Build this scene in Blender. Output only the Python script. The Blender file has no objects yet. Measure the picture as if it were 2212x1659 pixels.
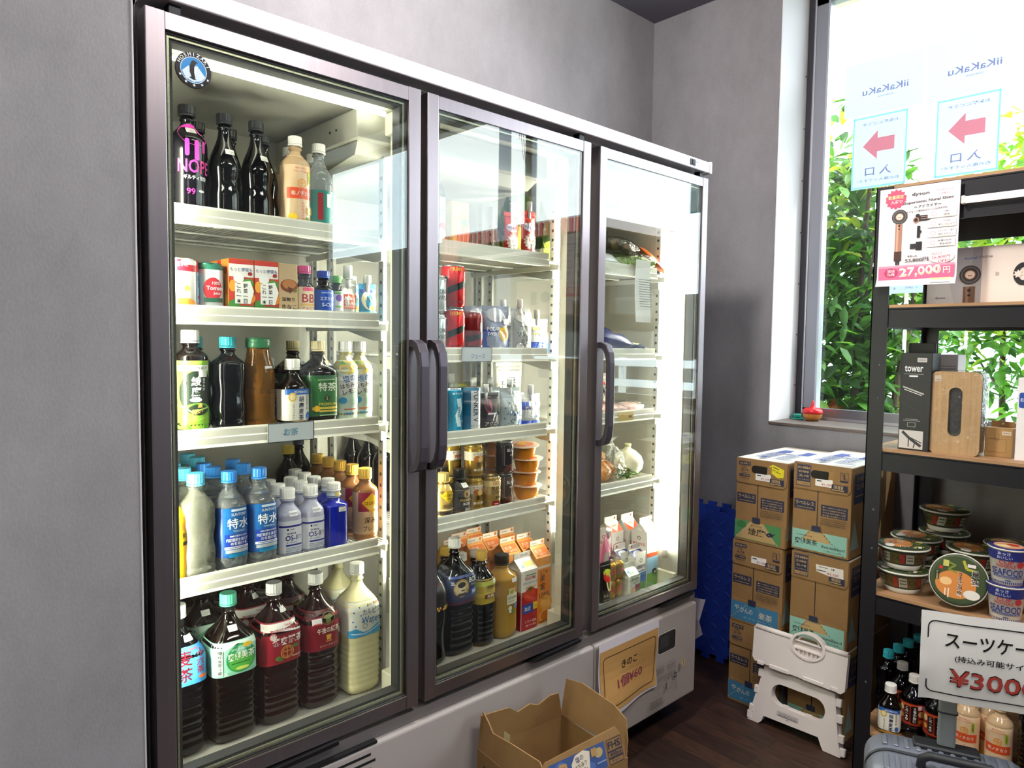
import bpy, math, random
from mathutils import Vector, Matrix
from mathutils.geometry import tessellate_polygon
random.seed(7)
SC = bpy.context.scene
COL = SC.collection
PI = math.pi
# ---------------------------------------------------------------- camera
def cam_basis(y, p, r):
    y, p, r = [math.radians(a) for a in (y, p, r)]
    f = Vector((-math.sin(y)*math.cos(p), math.cos(y)*math.cos(p), math.sin(p)))
    rt = Vector((math.cos(y), math.sin(y), 0)); up = rt.cross(f)
    return rt*math.cos(r)+up*math.sin(r), up*math.cos(r)-rt*math.sin(r), f
RT, UP, FW = cam_basis(-43.1495, -3.4158, .7228)
cd = bpy.data.cameras.new('camera'); cam = bpy.data.objects.new('camera', cd); COL.objects.link(cam)
cd.sensor_fit = 'HORIZONTAL'; cd.sensor_width = 36; cd.lens = 1521.52/2212*36
cd.clip_start = .02; cd.clip_end = 300
cam.matrix_world = Matrix(((RT.x, UP.x, -FW.x, -.382), (RT.y, UP.y, -FW.y, -1.334), (RT.z, UP.z, -FW.z, 1.334), (0, 0, 0, 1)))
SC.camera = cam
# ---------------------------------------------------------------- exposure, sky, lights
vs = SC.view_settings
vs.view_transform = 'Standard'; vs.look = 'None'; vs.gamma = 1; vs.use_curve_mapping = False
vs.exposure = 0.0
SC.cycles.use_denoising = True
SC.cycles.max_bounces = 12; SC.cycles.transparent_max_bounces = 32; SC.cycles.transmission_bounces = 8
SC.cycles.glossy_bounces = 4; SC.cycles.diffuse_bounces = 4
SC.cycles.caustics_reflective = False; SC.cycles.caustics_refractive = False
SC.cycles.sample_clamp_indirect = 6
SKY = 10.5
wd = bpy.data.worlds.new('sky'); SC.world = wd; wd.use_nodes = True
nt = wd.node_tree; nt.nodes.clear()
wo = nt.nodes.new('ShaderNodeOutputWorld'); bg = nt.nodes.new('ShaderNodeBackground')
tc = nt.nodes.new('ShaderNodeTexCoord'); nz = nt.nodes.new('ShaderNodeTexNoise'); rp = nt.nodes.new('ShaderNodeValToRGB')
nz.inputs['Scale'].default_value = 2.2; nz.inputs['Detail'].default_value = 5
rp.color_ramp.elements[0].position = .38; rp.color_ramp.elements[0].color = (.50, .78, 1.0, 1)
rp.color_ramp.elements[1].position = .58; rp.color_ramp.elements[1].color = (.92, .97, 1.0, 1)
nt.links.new(tc.outputs['Generated'], nz.inputs['Vector']); nt.links.new(nz.outputs['Fac'], rp.inputs['Fac'])
nt.links.new(rp.outputs['Color'], bg.inputs['Color']); bg.inputs['Strength'].default_value = SKY
nt.links.new(bg.outputs['Background'], wo.inputs['Surface'])
def light(name, kind, loc, energy, color=(1, 1, 1), rot=(0, 0, 0), size=1, sizey=None):
    l = bpy.data.lights.new(name, kind); l.energy = energy; l.color = color
    if kind == 'AREA':
        l.size = size
        if sizey: l.shape = 'RECTANGLE'; l.size_y = sizey
    if kind == 'SUN': l.angle = math.radians(size)
    o = bpy.data.objects.new(name, l); o.location = loc; o.rotation_euler = rot; COL.objects.link(o); return o
light('sun', 'SUN', (6, -3, 8), 5.0, (1, .96, .88), (math.radians(28), math.radians(20), 0), 2)
p_ = light('pendant_bulb', 'POINT', (.80, -.22, 2.60), 82, (1, .94, .90)); p_.data.shadow_soft_size = .07
for x, y, e in ((-1.0, -1.5, 34), (.9, -1.8, 40), (-.9, -3.6, 6)):
    light('ceiling_fill', 'AREA', (x, y, 2.80), e, (1, .95, .9), (0, 0, 0), .9, .25)  # unseen fill lights, added to brighten the room, left wall and door fronts
# ---------------------------------------------------------------- materials
def lin(h):
    if isinstance(h, tuple): return h
    o = []
    for s in (16, 8, 0):
        c = ((h >> s) & 255)/255
        o.append(c/12.92 if c <= .04045 else ((c+.055)/1.055)**2.4)
    return tuple(o)
MATS = {}
def M(h, rough=.5, metal=0, trans=0, ior=1.45, emit=0, noise=0, nscale=30, coat=0, spec=.5, bump=0, bscale=200, sss=0, stretch=None):
    key = (h, rough, metal, trans, ior, emit, noise, nscale, coat, spec, bump, bscale, sss, stretch)
    if key in MATS: return MATS[key]
    m = bpy.data.materials.new('mat_%d' % len(MATS)); m.use_nodes = True
    t = m.node_tree; b = t.nodes['Principled BSDF']; c = lin(h)
    b.inputs['Base Color'].default_value = (*c, 1); b.inputs['Roughness'].default_value = rough
    b.inputs['Metallic'].default_value = metal; b.inputs['Transmission Weight'].default_value = trans
    b.inputs['IOR'].default_value = ior; b.inputs['Coat Weight'].default_value = coat
    b.inputs['Specular IOR Level'].default_value = spec
    if sss: b.inputs['Subsurface Weight'].default_value = sss; b.inputs['Subsurface Radius'].default_value = (.02, .02, .02)
    if emit: b.inputs['Emission Color'].default_value = (*c, 1); b.inputs['Emission Strength'].default_value = emit
    if noise or bump:
        tcn = t.nodes.new('ShaderNodeTexCoord'); mp = t.nodes.new('ShaderNodeMapping')
        t.links.new(tcn.outputs['Object'], mp.inputs['Vector'])
        if stretch: mp.inputs['Scale'].default_value = stretch
    if noise:
        n = t.nodes.new('ShaderNodeTexNoise'); n.inputs['Scale'].default_value = nscale; n.inputs['Detail'].default_value = 6; n.inputs['Roughness'].default_value = .6
        t.links.new(mp.outputs['Vector'], n.inputs['Vector'])
        r = t.nodes.new('ShaderNodeValToRGB'); r.color_ramp.elements[0].position = .3; r.color_ramp.elements[1].position = .7
        r.color_ramp.elements[0].color = (*[max(0, x*(1-noise)) for x in c], 1); r.color_ramp.elements[1].color = (*[min(1, x*(1+noise)) for x in c], 1)
        t.links.new(n.outputs['Fac'], r.inputs['Fac']); t.links.new(r.outputs['Color'], b.inputs['Base Color'])
    if bump:
        n2 = t.nodes.new('ShaderNodeTexNoise'); n2.inputs['Scale'].default_value = bscale; n2.inputs['Detail'].default_value = 3
        t.links.new(mp.outputs['Vector'], n2.inputs['Vector'])
        bp = t.nodes.new('ShaderNodeBump'); bp.inputs['Strength'].default_value = bump; bp.inputs['Distance'].default_value = .002
        t.links.new(n2.outputs['Fac'], bp.inputs['Height']); t.links.new(bp.outputs['Normal'], b.inputs['Normal'])
    MATS[key] = m; return m
def glassm(key, tint, r0, rough=0.0, wrap=0):
    """thin clear sheet: see-through with a mirror share that grows towards grazing (Schlick)"""
    if key in MATS: return MATS[key]
    m = bpy.data.materials.new(key); m.use_nodes = True; t = m.node_tree; t.nodes.clear()
    o = t.nodes.new('ShaderNodeOutputMaterial'); mx = t.nodes.new('ShaderNodeMixShader')
    tr = t.nodes.new('ShaderNodeBsdfTransparent'); gl = t.nodes.new('ShaderNodeBsdfGlossy')
    tr.inputs['Color'].default_value = (*tint, 1); gl.inputs['Roughness'].default_value = rough
    lw = t.nodes.new('ShaderNodeLayerWeight'); lw.inputs['Blend'].default_value = .5
    pw = t.nodes.new('ShaderNodeMath'); pw.operation = 'POWER'; pw.inputs[1].default_value = 4.0
    ma = t.nodes.new('ShaderNodeMath'); ma.operation = 'MULTIPLY_ADD'; ma.inputs[1].default_value = 1-r0; ma.inputs[2].default_value = r0
    t.links.new(lw.outputs['Facing'], pw.inputs[0]); t.links.new(pw.outputs[0], ma.inputs[0])
    t.links.new(ma.outputs[0], mx.inputs['Fac']); t.links.new(tr.outputs[0], mx.inputs[1]); t.links.new(gl.outputs[0], mx.inputs[2])
    if wrap:
        n = t.nodes.new('ShaderNodeTexNoise'); n.inputs['Scale'].default_value = wrap; n.inputs['Detail'].default_value = 2
        tcn = t.nodes.new('ShaderNodeTexCoord'); t.links.new(tcn.outputs['Object'], n.inputs['Vector'])
        bp = t.nodes.new('ShaderNodeBump'); bp.inputs['Strength'].default_value = 1; bp.inputs['Distance'].default_value = .02
        t.links.new(n.outputs['Fac'], bp.inputs['Height']); t.links.new(bp.outputs['Normal'], gl.inputs['Normal'])
    t.links.new(mx.outputs[0], o.inputs['Surface']); MATS[key] = m; return m
def leafm(h, paper=0):
    k = ('leaf', h, paper)
    if k in MATS: return MATS[k]
    m = bpy.data.materials.new('leaf'); m.use_nodes = True; t = m.node_tree; t.nodes.clear(); c = lin(h)
    o = t.nodes.new('ShaderNodeOutputMaterial'); d = t.nodes.new('ShaderNodeBsdfDiffuse'); tl = t.nodes.new('ShaderNodeBsdfTranslucent')
    g = t.nodes.new('ShaderNodeBsdfGlossy'); g.inputs['Roughness'].default_value = .35; g.inputs['Color'].default_value = (.5, .5, .5, 1)
    a = t.nodes.new('ShaderNodeMixShader'); b = t.nodes.new('ShaderNodeMixShader'); a.inputs[0].default_value = (.45, .6, .95)[paper]; b.inputs[0].default_value = 0 if paper else .06
    d.inputs['Color'].default_value = (*c, 1); tl.inputs['Color'].default_value = (*c, 1) if paper else (min(1, c[0]*1.5), min(1, c[1]*1.5), c[2]*.7, 1)
    t.links.new(d.outputs[0], a.inputs[1]); t.links.new(tl.outputs[0], a.inputs[2]); t.links.new(a.outputs[0], b.inputs[1]); t.links.new(g.outputs[0], b.inputs[2])
    t.links.new(b.outputs[0], o.inputs['Surface']); MATS[k] = m; return m
# ---------------------------------------------------------------- text outlines
TXT = {}
def glyphs(s, bold=.012):
    k = (s, bold)
    if k in TXT: return TXT[k]
    c = bpy.data.curves.new('t', 'FONT'); c.body = s; c.size = 1; c.resolution_u = 2; c.offset = bold
    o = bpy.data.objects.new('t', c); COL.objects.link(o)
    dg = bpy.context.evaluated_depsgraph_get(); dg.update()
    m = bpy.data.meshes.new_from_object(o.evaluated_get(dg))
    vs_ = [(v.co.x, v.co.y) for v in m.vertices]; fs = [tuple(p.vertices) for p in m.polygons]
    bpy.data.objects.remove(o); bpy.data.curves.remove(c); bpy.data.meshes.remove(m)
    if not vs_: vs_ = [(0, 0), (1, 1)]
    xs = [v[0] for v in vs_]; ys = [v[1] for v in vs_]
    TXT[k] = (vs_, fs, min(xs), max(xs), min(ys), max(ys)); return TXT[k]
def clip_strip(poly, a, b):
    for side, lim in ((1, a), (-1, b)):
        out = []
        for i in range(len(poly)):
            p, q = poly[i-1], poly[i]
            pi, qi = side*(p[0]-lim) >= 0, side*(q[0]-lim) >= 0
            if pi != qi:
                t = (lim-p[0])/(q[0]-p[0]); out.append((lim, p[1]+t*(q[1]-p[1])))
            if qi: out.append(q)
        poly = out
        if len(poly) < 3: return []
    return poly
def rrect(x, y, w, h, r, n=5):
    pts = []
    for cx, cy, a0 in ((x+w/2-r, y+h/2-r, 0), (x-w/2+r, y+h/2-r, 90), (x-w/2+r, y-h/2+r, 180), (x+w/2-r, y-h/2+r, 270)):
        for i in range(n+1):
            a = math.radians(a0+90*i/n); pts.append((cx+r*math.cos(a), cy+r*math.sin(a)))
    return pts
def art_polys(it):
    """one drawn mark -> (list of convex 2D polygons in mm, colour)"""
    k = it[0]
    if k == 'r':
        _, x, y, w, h, c = it[:6]; a = math.radians(it[6]) if len(it) > 6 else 0
        ca, sa = math.cos(a), math.sin(a)
        return [[(x+ca*u-sa*v, y+sa*u+ca*v) for u, v in ((-w/2, -h/2), (w/2, -h/2), (w/2, h/2), (-w/2, h/2))]], c
    if k == 'e':
        _, x, y, w, h, c = it[:6]
        return [[(x+w/2*math.cos(i*PI/12), y+h/2*math.sin(i*PI/12)) for i in range(24)]], c
    if k == 'R':
        _, x, y, w, h, r, c = it; return [rrect(x, y, w, h, r)], c
    if k == 'b':                                    # rounded outline
        _, x, y, w, h, r, th, c = it
        o = rrect(x, y, w, h, r); i_ = rrect(x, y, w-2*th, h-2*th, max(r-th, .05)); n = len(o)
        return [[o[j], o[(j+1) % n], i_[(j+1) % n], i_[j]] for j in range(n)], c
    if k == 'o':                                    # ring
        _, x, y, w, h, th, c = it; n = 28
        P = lambda a, d: (x+(w/2-d)*math.cos(a), y+(h/2-d)*math.sin(a))
        return [[P(2*PI*j/n, 0), P(2*PI*(j+1)/n, 0), P(2*PI*(j+1)/n, th), P(2*PI*j/n, th)] for j in range(n)], c
    if k == 'p':
        _, pts, c = it; vv = [Vector((p[0], p[1], 0)) for p in pts]
        return [[pts[i] for i in tri] for tri in tessellate_polygon([vv])], c
    if k == 's':                                    # star / burst
        _, x, y, ro, ri, n, c = it
        pts = [(x+(ro if j % 2 == 0 else ri)*math.sin(PI*j/n), y+(ro if j % 2 == 0 else ri)*math.cos(PI*j/n)) for j in range(2*n)]
        return art_polys(('p', pts, c))
    if k == 'l':                                    # stroke through points
        _, pts, th, c = it; out = []
        for a, b in zip(pts, pts[1:]):
            dx, dy = b[0]-a[0], b[1]-a[1]; L = math.hypot(dx, dy) or 1; nx, ny = -dy/L*th/2, dx/L*th/2
            out.append([(a[0]+nx, a[1]+ny), (a[0]-nx, a[1]-ny), (b[0]-nx, b[1]-ny), (b[0]+nx, b[1]+ny)])
        return out, c
    if k in 'tm':                                   # text: centre, bbox height, optional width, rotation
        s, x, y, h, c = it[1:6]; w = it[6] if len(it) > 6 else None; a = math.radians(it[7]) if len(it) > 7 else 0
        V, F, x0, x1, y0, y1 = glyphs(s); sy = h/max(y1-y0, 1e-6); sx = w/(x1-x0) if w else sy
        if k == 'm': sx = -sx
        ca, sa = math.cos(a), math.sin(a); P = []
        for vx, vy in V:
            u, v = (vx-(x0+x1)/2)*sx, (vy-(y0+y1)/2)*sy; P.append((x+ca*u-sa*v, y+sa*u+ca*v))
        fs = [[P[i] for i in f] for f in F]
        if k == 'm': fs = [f[::-1] for f in fs]
        return fs, c
    if k == 'v':                                    # vertical text, top centre, character size
        _, s, x, y, h, c = it; out = []
        for j, ch in enumerate(s):
            V, F, x0, x1, y0, y1 = glyphs(ch); q = h*.9
            if ch in 'ー一ー': q = h
            sc = q/max(y1-y0, x1-x0)
            P = [(x+(vx-(x0+x1)/2)*sc, y-h*(j+.5)+(vy-(y0+y1)/2)*sc) for vx, vy in V]
            if ch == 'ー': P = [(x+(p[1]-(y-h*(j+.5))), y-h*(j+.5)-(p[0]-x)) for p in P]
            out += [[P[i] for i in f] for f in F]
        return out, c
    raise ValueError(k)
def lines(x, y, w, n, pitch, h, c):
    """small print the photo only shows as grey rows"""
    out = []
    for j in range(n):
        u = 0
        while u < w-1:
            l = random.uniform(.08, .3)*w; l = min(l, w-u)
            out.append(('r', x-w/2+u+l/2, y-j*pitch, l*.9, h, c)); u += l
    return out
# ---------------------------------------------------------------- mesh builder
class MB:
    def __init__(s): s.v = []; s.f = []; s.m = []; s.sm = []; s.mats = []
    def mi(s, m):
        if not isinstance(m, bpy.types.Material): m = M(m)
        if m not in s.mats: s.mats.append(m)
        return s.mats.index(m)
    def add(s, V, F, mat, smooth=False):
        b = len(s.v); s.v += [tuple(p) for p in V]; i = s.mi(mat)
        for f in F: s.f.append(tuple(b+k for k in f)); s.m.append(i); s.sm.append(smooth)
        return s
    def box(s, x0, y0, z0, x1, y1, z1, mat, T=None):
        V = [(x, y, z) for z in (z0, z1) for y in (y0, y1) for x in (x0, x1)]
        if T: V = [T(Vector(p)) for p in V]
        return s.add(V, [(0, 2, 3, 1), (4, 5, 7, 6), (0, 1, 5, 4), (2, 6, 7, 3), (0, 4, 6, 2), (1, 3, 7, 5)], mat)
    def rbox(s, x0, y0, z0, x1, y1, z1, mat, r=.005, n=3, T=None, axis='z'):
        """box with four rounded edges along one axis and softened ends"""
        ax = 'xyz'.index(axis); lo = (x0, y0, z0); hi = (x1, y1, z1); a, b = [i for i in range(3) if i != ax]
        if ax == 1: a, b = b, a
        e = min(r*.45, (hi[ax]-lo[ax])/3); rings = []
        for t, ins in ((lo[ax], e), (lo[ax]+e, 0), (hi[ax]-e, 0), (hi[ax], e)):
            rr = rrect((lo[a]+hi[a])/2, (lo[b]+hi[b])/2, hi[a]-lo[a]-2*ins, hi[b]-lo[b]-2*ins, max(r-ins, 1e-4), n)
            ring = []
            for u, v in rr:
                p = [0, 0, 0]; p[ax] = t; p[a] = u; p[b] = v; ring.append(tuple(p))
            rings.append(ring)
        return s.loft(rings, mat, True, True, T=T, smooth=False)
    def loft(s, rings, mat, cap0=True, cap1=True, T=None, smooth=True, closed=True):
        n = len(rings[0]); V = [p for r in rings for p in r]
        if T: V = [T(Vector(p)) for p in V]
        F = []
        for i in range(len(rings)-1):
            for j in range(n if closed else n-1):
                k = (j+1) % n; F.append((i*n+j, i*n+k, (i+1)*n+k, (i+1)*n+j))
        s.add(V, F, mat, smooth)
        C = []
        if cap0: C.append(tuple(reversed(range(n))))
        if cap1: C.append(tuple(range((len(rings)-1)*n, len(rings)*n)))
        if C:
            b = len(s.v)-len(V); i = s.mi(mat)
            for f in C: s.f.append(tuple(b+k for k in f)); s.m.append(i); s.sm.append(False)
        return s
    def lathe(s, prof, mat, seg=24, c=(0, 0, 0), smooth=True, cap0=True, cap1=True, T=None, sq=2, ecc=1):
        rings = []
        for p in prof:
            r, z = p[0], p[1]; q = p[2] if len(p) > 2 else sq
            rings.append([(c[0]+superr(2*PI*j/seg, r, q)[0], c[1]+superr(2*PI*j/seg, r, q)[1]*ecc, c[2]+z) for j in range(seg)])
        return s.loft(rings, mat, cap0, cap1, T, smooth)
    def tube(s, pts, r, mat, seg=8, caps=True, flat=None):
        pts = [Vector(p) for p in pts]; rings = []; up = None
        for i, p in enumerate(pts):
            d = (pts[min(i+1, len(pts)-1)]-pts[max(i-1, 0)]).normalized()
            if up is None: up = d.orthogonal().normalized()
            else: up = (up-d*up.dot(d)).normalized()
            sd = d.cross(up); rr = r[i] if isinstance(r, (list, tuple)) else r
            rings.append([tuple(p+up*(rr*math.cos(2*PI*j/seg))+sd*(rr*math.sin(2*PI*j/seg))) for j in range(seg)])
        return s.loft(rings, mat, caps, caps, None, seg > 5)
    def prism(s, pts, lo, hi, mat, plane='xz', T=None):
        """extruded outline; plane names the two axes of the outline"""
        a, b = 'xyz'.index(plane[0]), 'xyz'.index(plane[1]); c = 3-a-b; n = len(pts); V = []
        for t in (lo, hi):
            for u, v in pts:
                p = [0, 0, 0]; p[a] = u; p[b] = v; p[c] = t; V.append(tuple(p))
        if T: V = [T(Vector(p)) for p in V]
        tri = tessellate_polygon([[Vector((p[0], p[1], 0)) for p in pts]])
        F = [tuple(t_) for t_ in tri]+[tuple(n+i for i in reversed(t_)) for t_ in tri]+[(i, (i+1) % n, n+(i+1) % n, n+i) for i in range(n)]
        return s.add(V, F, mat)
    def art(s, items, mp, step=None, rough=.45, off0=.0004, doff=.00012):
        for li, it in enumerate(items):
            polys, c = art_polys(it); off = off0+doff*li
            m = c if isinstance(c, bpy.types.Material) else M(c, rough)
            V = []; F = []
            for p in polys:
                parts = [p]
                if step:
                    a, b = min(q[0] for q in p), max(q[0] for q in p); parts = []
                    k = math.floor(a/step)
                    while k*step < b-1e-9:
                        q = clip_strip(p, k*step, (k+1)*step)
                        if q: parts.append(q)
                        k += 1
                for q in parts:
                    F.append(tuple(range(len(V), len(V)+len(q)))); V += [mp(u*.001, v*.001, off) for u, v in q]
            s.add(V, F, m)
        return s
    def obj(s, name, parent=None, loc=None, rot=None):
        me = bpy.data.meshes.new(name); me.from_pydata(s.v, [], s.f)
        for m in s.mats: me.materials.append(m)
        me.polygons.foreach_set('material_index', s.m); me.polygons.foreach_set('use_smooth', s.sm); me.update()
        o = bpy.data.objects.new(name, me); COL.objects.link(o)
        if parent: o.parent = parent
        if loc: o.location = loc
        if rot: o.rotation_euler = rot
        return o
def superr(a, r, q):
    ca, sa = math.cos(a), math.sin(a)
    if q == 2: return r*ca, r*sa
    k = (abs(ca)**q+abs(sa)**q)**(-1/q); return r*k*ca, r*k*sa
def flat(o, ux, uy, n):
    o, ux, uy, n = Vector(o), Vector(ux), Vector(uy), Vector(n)
    return lambda u, v, off: tuple(o+ux*u+uy*v+n*off)
def FRONT(y, z=0, x=0): return flat((x, y, z), (1, 0, 0), (0, 0, 1), (0, -1, 0))      # faces -y
def SIDE(x, y=0, z=0): return flat((x, y, z), (0, -1, 0), (0, 0, 1), (-1, 0, 0))        # faces -x
def TOP(z, x=0, y=0): return flat((x, y, z), (1, 0, 0), (0, 1, 0), (0, 0, 1))
def BACK(y, z=0, x=0): return flat((x, y, z), (-1, 0, 0), (0, 0, 1), (0, 1, 0))
def wrapm(R, q=2):
    """wrap a label round an upright body whose front faces -y; R is a radius or a function of height"""
    rf = R if callable(R) else (lambda z: (R, q))
    def f(u, v, off):
        r, qq = rf(v); pr = r*(1+.16*min(max((qq-2)/3, 0), 1)); a = -PI/2+u/pr; x, y = superr(a, r+off, qq); return (x, y, v)
    return f
# ---------------------------------------------------------------- things
def tag(o, label, cat, group=None):
    o['label'] = label; o['category'] = cat
    if group: o['group'] = group
    return o
def thing(name, label, cat, loc=(0, 0, 0), rz=0, group=None, rot=None):
    o = bpy.data.objects.new(name, None); COL.objects.link(o); o.empty_display_size = .05
    o.location = loc; o.rotation_euler = rot or (0, 0, rz); return tag(o, label, cat, group)
def struct(o): o['kind'] = 'structure'; return o
def dup(root, loc, rz=0, label=None, group=None, rot=None, scale=None):
    r = root.copy(); COL.objects.link(r); r.location = loc; r.rotation_euler = rot or (0, 0, rz)
    if scale: r.scale = (scale,)*3
    if label: r['label'] = label
    if group: r['group'] = group
    elif 'group' in r: del r['group']
    for ch in root.children:
        c = ch.copy(); COL.objects.link(c); c.parent = r
        for g in ch.children:
            d = g.copy(); COL.objects.link(d); d.parent = c
    return r
PROTO = {}; USES = []
def put(key, name, label, cat, loc, build, rz=0, group=None, rot=None, scale=None):
    """first use builds the thing and its parts, later uses copy them"""
    if key in PROTO:
        r = dup(PROTO[key], loc, rz, label, group, rot, scale); USES.append((name, r)); return r
    t = thing(name, label, cat, loc, rz, group, rot)
    if scale: t.scale = (scale,)*3
    build(t); PROTO[key] = t; USES.append((name, t)); return t
# ================================================================ the room
XW, YB, ZC, XG = 2.41, .70, 2.83, 2.665           # window wall, back wall, ceiling, window glass
ZS, YR, YE, ZH = 1.017, .074, -4.3, 2.82          # sill height, reveal, far end of the window, window head
def wallm(key, base, amt):
    """mottled plaster-look wallpaper with a fine embossed grain"""
    m = M(base, .85, noise=.0, bump=.0); m = m.copy(); m.name = key; t = m.node_tree; b = t.nodes['Principled BSDF']
    tcn = t.nodes.new('ShaderNodeTexCoord')
    n1 = t.nodes.new('ShaderNodeTexNoise'); n1.inputs['Scale'].default_value = 3.2; n1.inputs['Detail'].default_value = 8; n1.inputs['Roughness'].default_value = .72
    n2 = t.nodes.new('ShaderNodeTexNoise'); n2.inputs['Scale'].default_value = 240; n2.inputs['Detail'].default_value = 3
    mp = t.nodes.new('ShaderNodeMapping'); mp.inputs['Scale'].default_value = (1, 1, .6)
    t.links.new(tcn.outputs['Object'], mp.inputs['Vector']); t.links.new(mp.outputs[0], n1.inputs['Vector']); t.links.new(mp.outputs[0], n2.inputs['Vector'])
    r = t.nodes.new('ShaderNodeValToRGB'); c = lin(base)
    r.color_ramp.elements[0].position = .33; r.color_ramp.elements[1].position = .68
    r.color_ramp.elements[0].color = (*[x*(1-amt) for x in c], 1); r.color_ramp.elements[1].color = (*[x*(1+amt) for x in c], 1)
    mx = t.nodes.new('ShaderNodeMath'); mx.operation = 'MULTIPLY_ADD'; mx.inputs[1].default_value = .25
    t.links.new(n2.outputs['Fac'], mx.inputs[0]); sb = t.nodes.new('ShaderNodeMath'); sb.operation = 'SUBTRACT'; sb.inputs[1].default_value = .125
    t.links.new(n1.outputs['Fac'], sb.inputs[0]); t.links.new(sb.outputs[0], mx.inputs[2])
    t.links.new(mx.outputs[0], r.inputs['Fac']); t.links.new(r.outputs[0], b.inputs['Base Color'])
    bp = t.nodes.new('ShaderNodeBump'); bp.inputs['Strength'].default_value = .35; bp.inputs['Distance'].default_value = .001
    t.links.new(n2.outputs['Fac'], bp.inputs['Height']); t.links.new(bp.outputs[0], b.inputs['Normal'])
    return m
WALLM = wallm('grey_wallpaper', 0x8D8B8E, .16)
# floor: dark wood planks
FLM = bpy.data.materials.new('dark_wood_floor'); FLM.use_nodes = True
t = FLM.node_tree; b = t.nodes['Principled BSDF']; b.inputs['Roughness'].default_value = .58
tcn = t.nodes.new('ShaderNodeTexCoord'); mp = t.nodes.new('ShaderNodeMapping'); mp.inputs['Rotation'].default_value = (0, 0, math.radians(90))
br = t.nodes.new('ShaderNodeTexBrick'); br.inputs['Scale'].default_value = 1; br.inputs['Brick Width'].default_value = .55; br.inputs['Row Height'].default_value = .075; br.inputs['Mortar Size'].default_value = .0012
br.inputs['Color1'].default_value = (.024, .010, .006, 1); br.inputs['Color2'].default_value = (.058, .026, .015, 1); br.inputs['Mortar'].default_value = (.006, .004, .003, 1)
nw = t.nodes.new('ShaderNodeTexNoise'); nw.inputs['Scale'].default_value = 14; nw.inputs['Detail'].default_value = 8; mp2 = t.nodes.new('ShaderNodeMapping'); mp2.inputs['Scale'].default_value = (7, .8, 1)
t.links.new(tcn.outputs['Object'], mp.inputs[0]); t.links.new(mp.outputs[0], br.inputs['Vector']); t.links.new(tcn.outputs['Object'], mp2.inputs[0]); t.links.new(mp2.outputs[0], nw.inputs['Vector'])
mx = t.nodes.new('ShaderNodeMix'); mx.data_type = 'RGBA'; mx.blend_type = 'MULTIPLY'; mx.inputs[0].default_value = .85
rr = t.nodes.new('ShaderNodeValToRGB'); rr.color_ramp.elements[0].position = .3; rr.color_ramp.elements[0].color = (.25, .22, .2, 1); rr.color_ramp.elements[1].position = .72; rr.color_ramp.elements[1].color = (1.5, 1.4, 1.3, 1)
t.links.new(nw.outputs['Fac'], rr.inputs[0]); t.links.new(br.outputs['Color'], mx.inputs[6]); t.links.new(rr.outputs[0], mx.inputs[7]); t.links.new(mx.outputs[2], b.inputs['Base Color'])
X0, Y0 = -2.6, -4.6
struct(MB().box(X0, Y0, -.12, XW+.25, YB+.1, 0, FLM).obj('floor'))
struct(MB().box(X0-.1, Y0-.1, ZC, XW+.25, YB+.1, ZC+.1, M(0x5E5D68, .8, noise=.04, nscale=6)).obj('ceiling'))
struct(MB().box(-.02, YB, 0, XW, YB+.1, ZC, WALLM).obj('wall_back'))
m = MB(); m.box(X0, -.004, 0, -.022, YB+.1, ZC, WALLM)
struct(m.obj('wall_left'))
struct(MB().rbox(-.0235, -.0055, 0, -.0195, .004, ZC, M(0xB9B7BA, .5), .0015).obj('trim_1'))
PALEW = M(0x625F62, .8, noise=.06, nscale=5)
struct(MB().box(X0-.1, Y0-.1, 0, XW+.25, Y0, ZC, PALEW).obj('wall_rear'))

struct(MB().box(X0-.1, Y0, 0, X0, .0, ZC, PALEW).obj('wall_side'))
REV = M(0xE4E2E4, .6)
m = MB(); m.box(XW, YR, 0, XG+.04, YB+.1, ZC, WALLM); m.box(XW, YE, 0, XG+.04, YR, ZS-.012, WALLM); m.box(XW, YE, ZH, XG+.04, YR, ZC, WALLM)
m.box(XW, Y0, 0, XG+.04, YE, ZC, WALLM)
struct(m.obj('wall_window'))
struct(MB().box(XW+.002, YR-.004, ZS, XG-.015, YR-.0005, ZH, REV).obj('trim_2'))         # white lining of the reveal
struct(MB().box(XW+.002, YE, ZH-.006, XG-.015, YR, ZH-.0005, REV).obj('trim_3'))
struct(MB().rbox(XW-.006, YE, ZS-.012, XG-.012, YR-.005, ZS, M(0x6A5F58, .55, noise=.25, nscale=9, stretch=(1, .15, 1)), .003, axis='y').obj('trim_4'))  # window board
# window: aluminium frame and panes
AL = M(0x8E8D95, .35, .75); ALD = M(0x3A3A40, .4, .5)
w = bpy.data.objects.new('window_1', None); COL.objects.link(w); w.location = (XG, 0, 0); struct(w)
m = MB()
f0, f1 = YR-.006, YE+.004
m.box(-.022, f0-.022, ZS, .03, f0, ZH, ALD)                     # outer track
m.box(-.016, f0-.03, ZS, -.006, f0-.022, ZH, M(0xC9C8D0, .3, .8))
m.box(-.012, f0-.078, ZS, .03, f0-.03, ZH, AL)
m.box(-.014, f0-.086, ZS+.045, .03, f0-.078, ZH, M(0xB9B9C2, .3, .8))
m.box(-.02, f1, ZS, .03, f0, ZS+.012, M(0xC4C4CC, .3, .8)); m.box(-.012, f1, ZS+.012, .03, f0, ZS+.048, AL)
m.box(-.012, f1, ZH-.05, .03, f0, ZH, AL); m.box(-.012, f1, ZS, .03, f1+.06, ZH, AL)
for yy in (-1.80, -3.05): m.box(-.012, yy, ZS, .03, yy+.06, ZH, AL)
for k in range(7): m.box(-.0335, YR-.0062, 1.16+k*.22, -.0285, YR-.0042, 1.165+k*.22, ALD)
m.obj('window_frame', w)
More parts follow.
